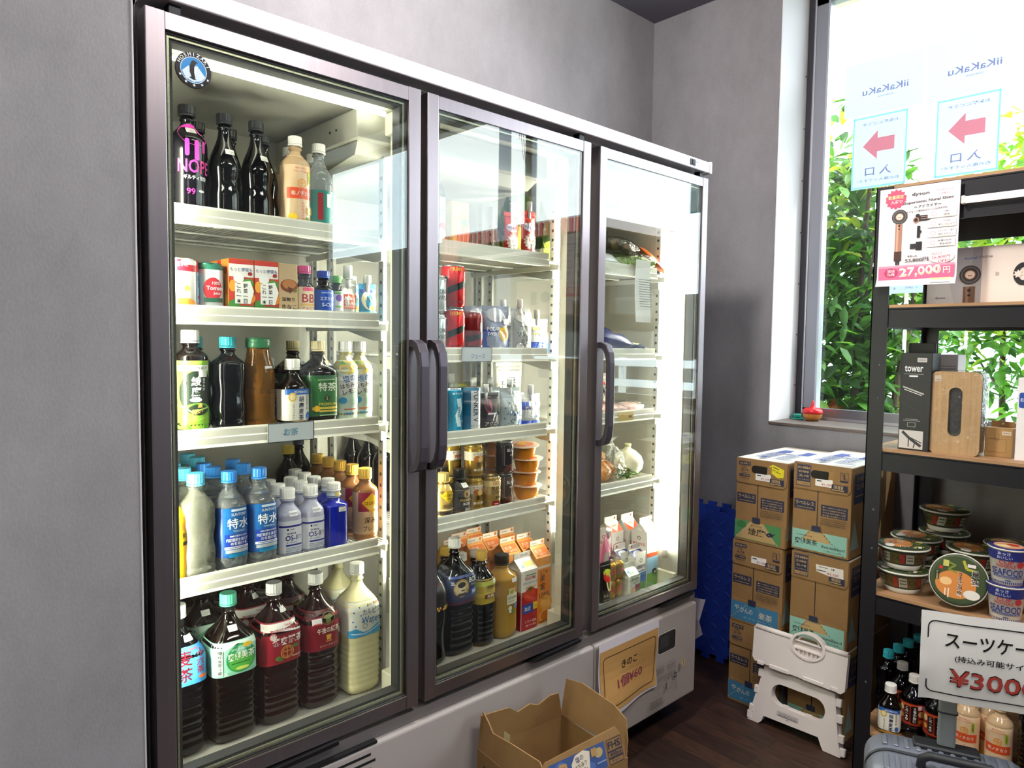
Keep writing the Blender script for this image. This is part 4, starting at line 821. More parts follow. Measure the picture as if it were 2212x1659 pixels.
art_ba = [('r', 0, -8, 98, 62, 0x8A1E2C), ('p', [(-49, 44), (49, 44), (49, 20), (-49, 32)], 0xE8E6E0), ('t', 'Yakult', 12, 38, 4.5, 0xC83040), ('t', '糖の吸収をおだやかにする', 8, 30, 6, 0xA8202A, 74), ('t', '食後の血糖値を気にする方に', 8, 22, 5, 0x2A2224, 70), ('e', -24, 18, 17, 17, 0xE4D8D0), ('o', -24, 18, 17, 17, 1.5, 0xB03A44), ('t', '蕃爽麗茶', 10, 5, 18, 0xF4F0EA, 74), ('o', 8, -22, 32, 30, 2.2, 0xC98A3A), ('o', 8, -22, 24, 22, 1.5, 0xC98A3A), ('l', [(8, -9), (8, -35)], 2, 0xC98A3A), ('l', [(-2, -20), (18, -20)], 2, 0xC98A3A), ('e', 28, -12, 14, 8, 0x4E7A3A), ('e', -14, -32, 13, 10, 0x5A7A36), ('e', -8, -36, 11, 9, 0x466A2E), ('t', '特定保健用食品', 32, -34, 4, 0xE8D8C8, 26)]
for i, (x, y) in enumerate(((.302, .180), (.290, .302))):
    twol('bansou', 'guava_tea_bottle', ['two litre tea bottle with maroon label and white cap, third from left at the bottom', 'two litre tea bottle with white band label in the back row, third from left'][i], (x, y, ZE), .312, .0485, 'red', 0xF4F4F0, lab=(.140, .232, 0x96222E, art_ba), ribs=(.09, .38, 6, .05), stk=(14, .252, 18, 10))
art_go2 = [('r', 0, 0, 96, 90, 0x7A1524), ('p', [(-48, 45), (48, 45), (48, 36), (30, 42), (-10, 38), (-48, 28)], 0x3A0A12), ('o', 8, 26, 34, 30, 1.6, 0x7E6A2E), ('e', 8, 30, 24, 8, 0x6A7436), ('e', 8, 22, 14, 18, 0x5E6A34), ('t', '午後の紅茶', 8, 0, 14, 0xEFE6D2, 58), ('p', [(2, -12), (16, -12), (14, -24), (4, -24)], 0xD9A03E), ('r', 9, -27, 16, 3, 0xC8823A), ('t', 'ストレートティー', 8, -36, 5, 0xE4CFA8, 46), ('e', 40, -10, 13, 13, 0xB8B88A), ('R', -20, 24, 22, 14, 1, 0xF4F0EE), ('r', -20, 18.5, 18, 3, 0xD8505A)]
for i, (x, y) in enumerate(((.405, .180), (.392, .300))):
    twol('gogo', 'black_tea_bottle', ['two litre black tea bottle with wine red label, fourth from left at the bottom', 'two litre black tea bottle with wine red label in the back row'][i], (x, y, ZE), .312, .047, 'red', 0xF4F4F0, n=3.6, lab=(.140, .232, 0x7A1524, art_go2), ribs=(.06, .42, 7, .08))
art_ca = [('r', 0, 0, 96, 84, 0xEDF0E6), ('t', 'カルピス', 14, 16, 15, 0x24427A, 54), ('t', 'Water', 12, -4, 18, 0x2A62A8, 54), ('t', 'Asahi', 8, 32, 4.5, 0x6A6A6A), ('t', '乳酸菌', 28, 33, 5, 0xE0784A), ('t', 'ウォーター', 26, -16, 5, 0x4A7AB4), ('p', [(-48, -42), (48, -42), (48, -24), (30, -18), (8, -30), (-10, -32), (-30, -20), (-48, -26)], 0x3A9AD2), ('l', [(-40, -32), (-10, -36), (10, -33), (34, -24), (48, -28)], 2.4, 0xD8EEF6), ('o', -6, -18, 14, 12, 1.2, 0x3A5A8A)]+[('e', x, y, 4, 4, 0x3A7AC0) for x, y in ((-20, 30), (-34, 20), (-18, 10), (-36, -2), (-14, -6), (-30, -14), (20, 34), (40, 28), (2, 30))]
for i, (x, y) in enumerate(((.512, .172), (.520, .280))):
    twol('calpis', 'milk_drink_bottle', ['two litre pale yellow milk drink bottle with white label, rightmost at the bottom', 'two litre pale yellow milk drink bottle behind the rightmost one'][i], (x, y, ZE), .315, .0465, 'milk', 0xF4F4F0, lab=(.150, .228, 0xEDF0E6, art_ca), ribs=(.07, .42, 8, .045))
for i, (x, y) in enumerate(((.09, .302), (.185, .420), (.29, .424), (.395, .42))):
    twol('back2l', 'tea_bottle', ['two litre dark tea bottle behind the blue and white labelled one', 'two litre dark tea bottle in the last row, second from left', 'two litre dark tea bottle in the last row, third from left', 'two litre dark tea bottle in the last row, fourth from left'][i], (x, y, ZE), .310, .047, 'black', 0xE8E8E4, lab=(.14, .225, 0x8A8680, [('r', 0, 30, 96, 16, 0xE4E2DC)]), stk=(16, .25, 24, 14))
# hanging tag on the third shelf's rail
def rail_tag(name, label, x, y, z, w, h, art, col, rz=0):
    t = thing(name, label, 'sign', (x, y, z), rz); m = MB(); m.rbox(-w/2, -.0005, -h/2, w/2, .0005, h/2, M(col, .5), .001, axis='y'); m.obj('card', t)
    m = MB(); m.art(art, FRONT(-.0006)); m.obj('lettering', t); return t
rail_tag('tea_tag', 'white tag with black border and blue tea lettering, hanging from the third shelf', .308, .0995, 1.134, .106, .042, [('b', 0, 0, 106, 42, 1, 1.6, 0x14141A), ('t', 'お茶', -1, 0, 15.5, 0x2A5A7A, 33), ('t', 'お茶', -1, 0, 13.5, 0x8ABCD4, 30)], 0xD4DCE0)
# ================================================================ second door
B1, B2, B3, B4 = 1.5785, 1.3035, 1.0845, .8635
# --- top shelf
brick('guava', 'juice_carton', 'white and red tropical juice carton at the left edge of the middle door, top shelf', (.722, .165, B1), .060, .06, .126, 0xF0EEEA, [('t', 'Sanpina', 6, 104, 11, 0x2A3A3A, 44), ('r', 20, 92, 10, 3, 0x3E8A4A), ('t', '100%', 6, 80, 13, 0x3A3A3A, 40), ('p', [(-30, 50), (30, 64), (30, 4), (-30, 4)], 0xC2342A), ('e', 16, 30, 24, 34, 0xF0E2D0), ('p', [(-30, 4), (-6, 4), (-30, 34)], 0xF0CE3A)])
brick('sunk', 'juice_carton', 'orange and yellow juice carton, second from left on the top shelf of the middle door', (.803, .165, B1), .058, .055, .122, 0xF0A83A, [('r', 0, 106, 56, 28, 0xF6D860), ('t', 'Sunkist', 0, 108, 11, 0x4A5A8A, 46), ('e', 10, 46, 44, 78, 0xE26A2A), ('e', 14, 70, 22, 22, 0x4E8A3A), ('e', -12, 60, 26, 40, 0xF2D26A), ('r', -16, 90, 14, 10, 0xF8E8B0)], side=[('r', 0, 60, 52, 112, 0xE8D26A)])
def darkbag(t):
    m = MB(); m.lathe([(.035, 0, 3), (.042, .01, 3), (.044, .10, 2.6), (.042, .15, 2.3), (.034, .185, 2), (.020, .203, 2), (.008, .210, 2)], glassm('smoky_wrap', (.35, .32, .36), .06, .12, 60), 28); m.obj('wrap', t)
    m = MB(); m.lathe([(.03, .004), (.036, .05), (.036, .12), (.028, .16), (.012, .18)], M(0x3A3440, .4, noise=.3, nscale=60), 24); m.obj('contents', t)
    m = MB(); m.lathe([(.006, .21), (.014, .222), (.015, .232), (.010, .242), (.003, .245)], M(0x55505C, .3), 16); m.obj('knot', t)
put('dbag', 'wrapped_vegetable', 'tall dark wrapped pack with knotted top behind the juice cartons, middle door', 'pack', (.790, .255, B1), darkbag)
sl = [('e', 0, 92, 46, 26, 0xB8B0C8), ('e', 18, 92, 14, 14, 0xC8302A), ('s', 0, 50, 25, 20, 14, 0xF0E6E0), ('t', 'Ringo', -3, 92, 10, 0x6A5A8A, 30), ('t', 'りんご', -2, 66, 7, 0xB82A2A, 22), ('t', 'アイススラリー', 0, 53, 8, 0xB82A2A, 42), ('t', 'Sports', 4, 41, 7, 0x3A2A2A, 28), ('e', -14, 18, 20, 16, 0x6A1E1E), ('r', 14, 22, 14, 7, 0xE0B04A), ('r', 14, 12, 14, 6, 0x7A2A2A)]
for i, (x, y) in enumerate(((1.080, .165), (1.058, .215))):
    pouch('slurry', 'slush_pouch', ['red apple slush pouch with white spout, front of top shelf, middle door', 'red apple slush pouch with white spout, tucked behind the front one'][i], (x, y, B1), .058, .128, .022, 0xB8322A, sl, spout=(0xEDEDE6, .026, .0085), seed=5, off=.004)
def leafveg(t):
    R = random.Random(4); m = MB()
    for k in range(26):
        a = R.uniform(0, 2*PI); r = R.uniform(.005, .05); p = Vector((r*math.cos(a), r*.7*math.sin(a), .03+R.uniform(0, .09))); leafy(m, p, Vector((math.cos(a)*.5, math.sin(a)*.4, 1)), Vector((math.cos(a), math.sin(a), .1)), R.uniform(.07, .11), leafm(R.choice((0x4E6A2A, 0x6E8A36, 0x3A5222, 0xB8C24A))))
    m.obj('leaves', t)
    m = MB(); m.lathe([(.012, .0), (.034, .008), (.044, .04), (.042, .08), (.03, .11)], M(0xC6CC62, .5, noise=.2, nscale=30), 18); m.obj('stalk', t)
    m = MB(); m.lathe([(.05, .0, 3), (.055, .06, 3), (.052, .12, 3), (.04, .155, 2.5)], glassm('clear_wrap', (.95, .97, .92), .06, .08, 90), 24, cap0=False, cap1=False); m.obj('wrap', t)
put('cab', 'leafy_vegetable', 'wrapped leafy green vegetable behind the red slush pouches', 'vegetable', (1.135, .275, B1), leafveg)
put('cab', 'leafy_vegetable', 'wrapped yellow-green vegetable at the right end of the top shelf, middle door', 'vegetable', (1.312, .29, B1), leafveg, rz=1.3)
flatbag('snackA', 'snack_pack', 'small flat dark red pack lying left of the red slush pouches', (1.000, .19, B1), .10, .07, .018, 0x5A2A2A, [('r', 0, 4, 70, 20, 0xE8E4E0), ('t', 'SUCREE', 0, 4, 9, 0x6A2A2A)], seed=3)
pouch('redp', 'snack_pouch', 'dark red snack pouch at the right end of the middle top shelf, beside the upright', (1.272, .16, B1), .05, .085, .02, 0x8A2E2A, [('r', 0, 44, 40, 14, 0xE8E0D8), ('e', 0, 20, 26, 20, 0xD86A3A)], seed=7)
# --- second shelf: cans and ice pouches
tn = [('t', 'TONIC', 8, 8, 11, 0x2A3038, 40), ('t', 'WATER', 8, -8, 11, 0x2A3038, 44), ('r', 0, 40, 190, 3, 0x9AA2A8), ('r', 0, -40, 190, 3, 0x9AA2A8)]
for i in range(2): can('tonic', 'tonic_can', ['silver tonic water can, lower one of the stack beside the middle door frame', 'silver tonic water can, upper one of the stack beside the middle door frame'][i], (.737, .160, B2+.1005*i), .1, .031, 0xB8BEC2, tn, metal=.6, rz=-.1)
rc = [('p', [(-36, -2), (36, 26), (36, 8), (-36, -20)], 0x14100F), ('p', [(-100, 10), (-36, 30), (-36, 12), (-100, -8)], 0x14100F), ('e', 18, 26, 13, 30, 0xB4B4B8), ('e', 19, 27, 8, 20, 0xD81E22), ('t', 'PRIME', -12, 46, 10, 0xE8B04A, 34), ('r', -8, -40, 40, 6, 0x8A1216)]
for i in range(2): can('redcan', 'red_can', ['tall red can with black stripe, lower one of the stack', 'tall red can with black stripe, upper one of the stack'][i], (.801, .165, B2+.1165*i), .116, .0335, 0xD41E22, rc, metal=.35)
can('darkred', 'red_can', 'single dark red can right of the stacked red cans', (.870, .168, B2), .113, .0315, 0x7E1418, [('e', 10, 14, 12, 30, 0xB4B4B8), ('p', [(-40, -14), (40, 4), (40, -12), (-40, -30)], 0x1A0C0C), ('r', 0, -40, 60, 6, 0x4A0C0E)], metal=.35)
for i, x in enumerate((.80, .865)): can('redback', 'red_can', ['dark red can in the back row behind the stacked red cans', 'dark red can in the back row behind the single dark red one'][i], (x, .245, B2), .116, .0315, 0x8A1A1E, [('r', 0, 10, 60, 10, 0x1A0C0C)], metal=.35)
pz_ = [('r', 0, 34, 104, 60, 0x1E3AA2), ('e', -4, 106, 70, 40, 0xC4C8D4), ('t', 'POCARI', -18, 66, 11, 0xF2F4FA, 44), ('t', 'SWEAT', -20, 53, 10, 0xF2F4FA, 40), ('s', 18, 52, 23, 19, 16, 0xF0C21E), ('t', '半額', 18, 54, 12, 0xD0301E, 24), ('r', 18, 44, 18, 3, 0xC86A1E), ('t', 'ポカリスエット', 2, 12, 10, 0xF2F4FA, 78), ('R', 34, 88, 26, 16, 1, 0xF4F2EE)]
for i, (x, y) in enumerate(((.955, .165), (.940, .225))):
    pouch('pocari', 'sports_drink_pouch', ['blue and silver sports drink pouch with yellow sunburst sticker', 'blue and silver sports drink pouch behind the one with the sunburst sticker'][i], (x, y, B2), .100, .122, .04, 0x8E93AC, pz_, seed=8, crumple=.004)
so = [('r', 0, 60, 84, 118, 0xB4B6B8), ('e', 6, 100, 60, 26, 0xD8DADC), ('t', 'ソルティ', 4, 52, 15, 0x3A3E4A, 58), ('t', 'ライチ', 8, 34, 10, 0x3A3E4A, 34), ('r', 4, 76, 46, 3, 0x7A7E88), ('r', 4, 22, 46, 3, 0x7A7E88), ('e', -14, 16, 26, 24, 0xE8E2E8), ('e', 22, 18, 20, 22, 0xDADFE8)]
for i, (x, y) in enumerate(((1.050, .160), (1.035, .215))):
    pouch('salty', 'salty_drink_pouch', ['silver drink pouch with white spout, second shelf front, middle door', 'silver drink pouch with white spout, behind the front silver one'][i], (x, y, B2), .078, .118, .034, 0xA6A8AC, so, spout=(0xEFEFEA, .024, .0088), seed=9, crumple=.004, off=-.004)
fk = [('r', 0, 40, 80, 26, 0xF0F2F4), ('t', 'フルリキ', 4, 56, 12, 0x20242A, 58), ('r', 0, 56, 70, 2, 0xF0D030), ('r', 0, 16, 80, 30, 0x2C48B0), ('t', 'ICE', 4, 30, 16, 0xD8E6F6), ('r', 0, 72, 60, 10, 0xEFB54A)]
for i, (x, y) in enumerate(((1.130, .165), (1.125, .225))):
    pouch('furiki', 'sports_drink_pouch', ['white and blue drink pouch beside the upright, second shelf, middle door', 'white and blue drink pouch behind the one beside the upright'][i], (x, y, B2), .074, .090, .03, 0xD8DCE0, fk, spout=(0xEFEFEA, .024, .0085), seed=12, off=-.008)
for i, (x, y, z, rz, tl, col, a) in enumerate(((1.02, .33, .062, .06, 1.15, 0xD8B83A, [('r', 0, 80, 50, 60, 0x2E5A3A), ('e', 0, -60, 40, 60, 0xE8E0D0), ('r', 0, 20, 60, 30, 0xB8302A), ('t', 'ソース', 0, -110, 20, 0x3A2A1A)]), (1.13, .38, .085, -.05, 1.1, 0xC89A3E, [('r', 0, 30, 50, 120, 0x3A4A2A), ('t', 'ZAHA', 0, -80, 20, 0xF0EEE0), ('r', 0, 110, 54, 20, 0xD8B03A)]))):
    flatbag('longbag%d' % i, 'noodle_bag', ['long yellow and green bag lying across the back of the second shelf', 'long tan bag with white letters at the back of the second shelf'][i], (x, y, B2+z), .07, .30, .02, col, a, rot=(0, -.35 if i == 0 else -.2, PI/2+rz), seed=20+i)
put('dblk', 'plastic_crate', 'low dark box under the long bags at the back of the second shelf', 'box', (1.05, .38, B2), lambda t: (MB().rbox(-.14, -.07, 0, .14, .07, .058, M(0x3A3A3E, .5), .006).obj('box_body', t), MB().rbox(-.142, -.072, .05, .142, .072, .06, M(0x4A4A50, .5), .006).obj('lid', t)))
rail_tag('juice_tag', 'pale tag with black border and blue juice lettering on the middle door second rail', .832, .0995, 1.300, .106, .040, [('b', 0, 0, 106, 40, 1, 1.4, 0x2A2A34), ('t', 'ジュース', 4, -5, 13, 0x6A88B4, 48)], 0xD0D6DC)
# --- third shelf
bl = [('r', 0, 0, 150, 112, 0x1E88B0), ('p', [(-6, 34), (8, 36), (14, 10), (4, -14), (10, -40), (-4, -40), (-10, -10), (-2, 10)], 0xD8EEF6), ('t', '南アルプス', 0, 48, 6, 0xE8F4FA, 36), ('t', 'SPARK', 2, 0, 9, 0x1A3A6A, 30, 90), ('t', 'スパーク', 4, -26, 9, 0xF2F8FC, 28), ('r', 30, -6, 12, 90, 0x2E9AC0)]
for i, (x, y) in enumerate(((.7905, .150), (.7335, .152), (.778, .215))):
    can('bluecan', 'blue_can', ['blue can with white splash, left of the silver lettered can', 'blue can at the left edge of the middle door, third shelf', 'blue can in the second row behind the front blue cans'][i], (x, y, B3), .125, .0272, 0x1C86AE, bl, metal=.35)
yk = [('r', 0, 0, 178, 118, 0xC8CCD2), ('r', -32, 0, 30, 118, 0x1E6A92), ('t', 'YUNKER V', -2, 12, 15, 0x1E2A4A, 86, -90), ('t', 'SPARKLING', 16, 14, 6, 0x5A4A4A, 60, -90), ('t', 'スパークリング', 2, -42, 7, 0x1E242E, 40), ('t', 'ユンケルV', 2, -52, 8, 0x1E242E, 40), ('r', 0, 58, 178, 8, 0x2E7AA2), ('r', 20, 44, 10, 16, 0x9CA4AC)]
can('yunker', 'energy_can', 'silver and blue can with tall vertical black lettering, third shelf', (.8515, .150, B3), .125, .0285, 0xB8BEC6, yk, metal=.6)
for i, (x, y) in enumerate(((.790, .265), (.815, .275), (.845, .270), (.880, .270))):
    pouch('spoutback', 'jelly_pouch', ['white-capped pouch behind the blue cans, leftmost', 'white-capped pouch behind the blue cans, second from left', 'white-capped pouch behind the silver lettered can, left one', 'white-capped pouch behind the silver lettered can, right one'][i], (x, y, B3), .05, .118, .028, (0xB8C0B0, 0xD0D4D6, 0xD8DADC, 0xE0C070)[i], [('r', 0, 80, 30, 20, 0xE8D08A)], spout=(0xF0F0EA, .026, .0095), seed=30+i)
aq = [('e', -8, 70, 28, 40, 0x8A3A5A), ('e', -8, 70, 21, 32, 0x2A2830), ('R', 4, 36, 44, 18, 5, 0x4A4652), ('t', 'アクエリ', 4, 20, 12, 0xE4E6EA, 54), ('t', 'アス', 10, 8, 10, 0xE4E6EA, 26), ('r', 2, 48, 34, 5, 0xE8E0E8)]
pouch('aqua', 'sports_jelly_pouch', 'dark grey jelly pouch with pink ring, third shelf, middle door', (.925, .155, B3), .070, .096, .03, 0x34323A, aq, spout=(0xEFEFEA, .022, .0085), seed=14, off=-.012)
cw = [('t', 'カルピス', 10, 66, 9, 0x3A4048, 36), ('t', 'Water', 8, 44, 15, 0x2E5A8A, 46), ('o', 2, 22, 16, 14, 1.6, 0x3A4A6A), ('r', 0, 4, 70, 10, 0x4AA0D0)]+[('e', x, y, 4, 4, 0x4A6A94) for x, y in ((-26, 60), (-20, 44), (-30, 30), (-16, 16), (-26, 12), (28, 70), (30, 26), (-12, 74), (24, 14))]
for i, (x, y) in enumerate(((1.005, .155), (.965, .195), (.935, .235))):
    pouch('calpo', 'milk_drink_pouch', ['pale blue dotted milk drink pouch, front of its row, third shelf', 'pale blue dotted milk drink pouch, second in its row', 'pale blue dotted milk drink pouch, third in its row'][i], (x, y, B3), .078, .108, .034, 0xB8C4CC, cw, spout=(0xEFEFEA, .024, .0092), seed=15, crumple=.004)
on = [('r', 0, 62, 76, 22, 0x2A56C0), ('e', 0, 64, 24, 24, 0xEDEFF2), ('p', [(-26, 60), (26, 60), (32, 26), (-32, 26)], 0xEEF0F2), ('t', 'ONE', -16, 56, 9, 0x1E2A4A), ('t', 'ミネラル', 4, 40, 7, 0x3A4460, 36), ('r', 4, 30, 30, 3, 0x6A86B0), ('r', 0, 8, 76, 20, 0x2246B4)]
for i, (x, y) in enumerate(((1.090, .155), (1.072, .205))):
    pouch('one', 'mineral_jelly_pouch', ['white and blue jelly pouch at the right end of the third shelf, front one', 'white and blue jelly pouch behind the front one, right end of third shelf'][i], (x, y, B3), .074, .086, .03, 0xDDE0E4, on, spout=(0xF0F0EC, .024, .0092), seed=16)
pouch('konbu', 'kelp_bag', 'upright white kelp bag with black brushed lettering behind the jelly pouches', (1.135, .30, B3), .10, .175, .02, 0xDCD8C8, [('v', '昆布', 10, 140, 32, 0x1A1A18), ('v', 'だし', -22, 130, 18, 0x2A2A24), ('r', 0, 160, 80, 3, 0x8A8678), ('e', -6, 40, 60, 40, 0x6E7A4A), ('r', 0, 100, 12, 8, 0xB89A3A)], rz=-.15, seed=17, rough=.4)
flatbag('grnbag', 'noodle_bag', 'yellow-green vegetable bag leaning behind the dotted milk drink pouches', (1.015, .35, B3+.012), .11, .22, .03, 0xC6CC6A, [('e', 10, 40, 60, 70, 0x7E9E3A), ('t', 'うどん', -4, -30, 26, 0x2A2A1A), ('e', -20, 60, 40, 40, 0xE8E4C0)], rot=(.95, 0, .25), seed=22)
# --- fourth shelf: coffee and jelly
ge2 = [('p', [(-22, 14), (0, 34), (22, 14), (0, -8)], 0xF4C81E), ('e', 0, 13, 32, 26, 0xF4C81E), ('t', 'GEORGIA', 0, 14, 6.5, 0x3A2A10, 34), ('t', 'Coffee', 0, 5, 5, 0x3A2A10, 18), ('t', '香る微糖', 0, -14, 9, 0x3A2E18, 34), ('r', 0, -24, 60, 3, 0xF0E2B0), ('r', 0, -33, 60, 10, 0x241A10)]
pet('geocan', 'coffee_bottle_can', 'gold screw-cap coffee can with yellow diamond, leftmost on fourth shelf, middle door', (.757, .145, B4), .121, .0265, M(0xC9A05A, .25, .75), 0xCDB36A, capr=.0165, caph=.020, nr=.0155, sh=.60, neck=.86, lab=(.008, .092, M(0xD2AE62, .25, .6), ge2))
bo = [('r', 0, 0, 150, 58, 0x15120F), ('o', 2, 18, 20, 22, 1.4, 0xC8A24E), ('e', 2, 18, 15, 17, 0xC8A24E), ('e', 2, 17, 8, 11, 0x2A1E10), ('t', 'PREMIUM', 2, 1, 7, 0xC8A24E, 40), ('t', 'BOSS', 2, -9, 7, 0xE0D8C8, 22), ('t', 'Black', 10, -24, 8, 0xD8D8D4, 26), ('r', 0, 28.5, 150, 1, 0xB89A5A), ('r', 0, -30, 150, 3, 0x8A5A2A)]
pet('pboss', 'coffee_bottle_can', 'black coffee bottle can with gold medallion and black cap', (.816, .148, B4), .124, .0292, M(0x1A1613, .25, .4), 0x1A1A1C, capr=.0175, caph=.022, nr=.0165, sh=.60, neck=.84, lab=(.006, .078, M(0x191512, .25, .3), bo), stk=(0, .083, 22, 9))
for i, x in enumerate((.765, .80)): pet('pbossb', 'coffee_bottle_can', ['dark coffee bottle can in the second row behind the gold screw-cap can', 'dark coffee bottle can in the second row behind the medallion one'][i], (x, .212, B4), .124, .0282, M(0x241C15, .25, .4), 0x1E1C1C, capr=.0170, caph=.022, nr=.0165, sh=.60, neck=.84)
gd = [('r', 0, 16, 160, 24, 0xE9E2CC), ('e', -8, 8, 22, 18, 0xB06A2A), ('e', 12, 8, 22, 18, 0xC27A32), ('e', 2, 6, 16, 14, 0xE4C27A), ('t', 'カフェオレ', 0, 20, 8, 0x7A3A1E, 40), ('t', '贅沢', 2, -8, 12, 0x3A2A12, 22), ('t', '金の微糖', 2, -22, 9, 0xF4EEDC, 42), ('r', 0, -36, 160, 4, 0x9A7A2A), ('r', 0, 38, 160, 4, 0x9A7A2A)]
for i in range(2): can('goldcan', 'coffee_can', ['gold cafe au lait can, lower one of the stack', 'gold cafe au lait can, upper one of the stack'][i], (.874, .158, B4+.0928*i), .0925, .0262, 0xCDA23A, gd, metal=.7, topc=0xD8B85A)
for i, (x, y, k) in enumerate(((.842, .216, 1), (.842, .216, 0), (.786, .27, 1), (.786, .27, 0))):
    can('cetla', 'coffee_can', ['gold coffee can with red and white lettering, upper can of the second-row stack', 'gold coffee can under the red and white lettered one in the second row', 'gold coffee can, upper can of the rearmost stack on fourth shelf', 'gold coffee can, lower can of the rearmost stack on fourth shelf'][i], (x, y, B4+.0928*k), .0925, .0262, 0xB8923A, [('r', 0, 14, 160, 26, 0xEDE6DC), ('t', 'ぜいたく', 4, 22, 7, 0x2A201A, 40), ('t', '微糖', 4, 12, 10, 0xC02A2A, 30), ('t', 'CETLA', 4, 1, 6, 0x2A201A, 30), ('e', 4, -24, 40, 16, 0x5A3A1A)], metal=.7, topc=0xD8B85A)
uc = [('r', 0, 26, 160, 16, 0xE3CE92), ('t', 'UCC', -2, 28, 10, 0xA82A22, 24), ('t', 'BLEND', 0, 14, 10, 0x2A2014, 36), ('t', 'COFFEE', 0, 2, 10, 0x2A2014, 36), ('t', '微糖', 4, -12, 8, 0x2A2014, 20), ('R', -4, -30, 26, 16, 6, 0x9A1E2A), ('r', -4, -30, 12, 3, 0xF0E0D0), ('r', 0, 40, 160, 3, 0x9A7A3A)]
can('ucc', 'coffee_can', 'slim gold blend coffee can with maroon badge, front of fourth shelf', (.932, .148, B4), .092, .0265, 0xCFAE66, uc, metal=.55, topc=0xD8C08A)
bk = [('b', 4, 8, 46, 60, 1, .7, 0x9A9A9A), ('t', 'BLACK', 6, 22, 9, 0xDADADA, 34), ('t', '無糖', 6, 8, 6, 0xC8C8C8, 16), ('e', 8, -28, 46, 22, 0x5A2A1E), ('e', -10, -34, 24, 14, 0x4A2018), ('r', 0, -44, 160, 3, 0x3A1A12)]
for i, (x, y, k) in enumerate(((.987, .155, 0), (.987, .155, 1), (.928, .212, 0), (.928, .212, 1))):
    can('blackcan', 'coffee_can', ['black coffee can, lower one of the front stack', 'black coffee can, upper one of the front stack', 'black coffee can, lower one of the stack behind the slim gold can', 'black coffee can, upper one of the stack behind the slim gold can'][i], (x, y, B4+.0928*k), .0925, .0262, 0x17151A, bk, metal=.3, topc=0xB8B8BC)
def jelly(t):
    m = MB(); m.lathe([(.026, 0), (.030, .003), (.036, .020), (.0405, .041), (.0415, .043)], M(0xF6A02A, .12, sss=.15), 32, ecc=1); m.obj('cup', t)
    m = MB(); m.lathe([(.047, .0425), (.0475, .044), (.046, .0448), (.0, .0455)], M(0xE6C8B0, .2, .1), 32, cap1=False); m.obj('film_lid', t)
    m = MB(); m.art([('e', 0, 0, 60, 60, 0xD86A4A), ('e', 4, 6, 34, 34, 0xF0C04A), ('t', 'みかん', 0, -12, 14, 0xF8F0E0, 44), ('r', 0, 22, 40, 5, 0x8A5A8A)], TOP(.0452)); m.obj('print', t)
for i in range(4): put('jelly', 'orange_jelly_cup', 'orange jelly cup in the front stack, %s from the bottom' % ('lowest', 'second', 'third', 'fourth and topmost')[i], 'jelly cup', (1.085+(0, -.002, .002, -.008)[i], .162+(0, .004, .0, .006)[i], B4+.0405*i), jelly, rz=.1*i, rot=(0, (.0, .03, -.04, -.10)[i], .2*i))
for i in range(4): put('jelly', 'orange_jelly_cup', 'orange jelly cup in the rear stack, %s from the bottom' % ('lowest', 'second', 'third', 'fourth and topmost')[i], 'jelly cup', (1.052, .258, B4+.0405*i), jelly, rot=(0, .02*i, .4*i))
pouch('fruitbag', 'fruit_pouch', 'green fruit pouch behind the jelly cups at the right end of the fourth shelf', (1.125, .36, B4), .075, .19, .03, 0x8A9A4A, [('e', 0, 120, 40, 50, 0xB8C86A), ('r', 0, 40, 60, 40, 0xB8322A), ('t', 'フルーツ', 0, 42, 12, 0xF4F0E0)], seed=24)
pouch('fruitbag2', 'fruit_pouch', 'red fruit pouch seen past the upright at the right of the jelly cups', (1.275, .20, .8635), .05, .13, .03, 0xC04A5A, [('e', 0, 80, 36, 40, 0xE8A0A8), ('r', 0, 30, 50, 26, 0xF0E8E8)], seed=25)
# --- bottom
ck = [('r', 0, 0, 110, 64, 0xB02A2A), ('t', 'Coca-Cola', 24, 10, 16, 0x14100F, 60, 12)]+[('r', -40+8*i+(4 if j % 2 else 0), -26-6*j, 4.5, 5, 0xE8C83A if (i+j) % 3 else 0x1A1414) for i in range(12) for j in range(2)]
pet('coke', 'cola_bottle', 'big black cola bottle with red label, half behind the middle door frame', (.730, .165, ZE), .31, .0455, 'black', 0x1A1A1E, n=2, sh=.60, waist=(.02, .42, .10), capr=.0165, lab=(.150, .222, 0x1A1414, ck), stk=(40, .232, 14, 14))
bs = [('r', 0, 0, 98, 74, 0x17224A), ('r', 0, 36, 98, 6, 0x2A3A7A), ('o', -12, 6, 50, 50, 2, 0xB8984A), ('e', -12, 6, 44, 44, 0xC9AE74), ('e', -12, 4, 22, 28, 0xE2CFA4), ('e', -13, 15, 26, 16, 0x14120F), ('p', [(-24, -8), (2, -8), (8, -16), (-30, -16)], 0x14120F), ('r', -9, -1, 12, 3.4, 0x14120F), ('l', [(2, 0), (9, -1)], 2, 0x6A4A2A), ('t', 'BOSS', 30, 24, 15, 0xEDEDE6, 34), ('t', '2L', -38, 22, 8, 0xE0D8D0), ('t', 'コーヒー', 32, 10, 6, 0xE0E0E0, 26), ('R', 32, -10, 24, 18, 2, 0x2C62B8), ('t', '無糖', 32, -10, 10, 0xF4F4F0, 18), ('r', 0, -34, 98, 5, 0x5A1A1E)]
twol('boss2l', 'coffee_bottle', 'two litre black coffee bottle with navy label and gold round badge', (.8255, .180, ZE), .318, .0490, 'black', 0xF2F2EE, n=3.6, lab=(.145, .225, 0x16204A, bs), ribs=(.06, .42, 6, .08), stk=(42, .228, 12, 14))
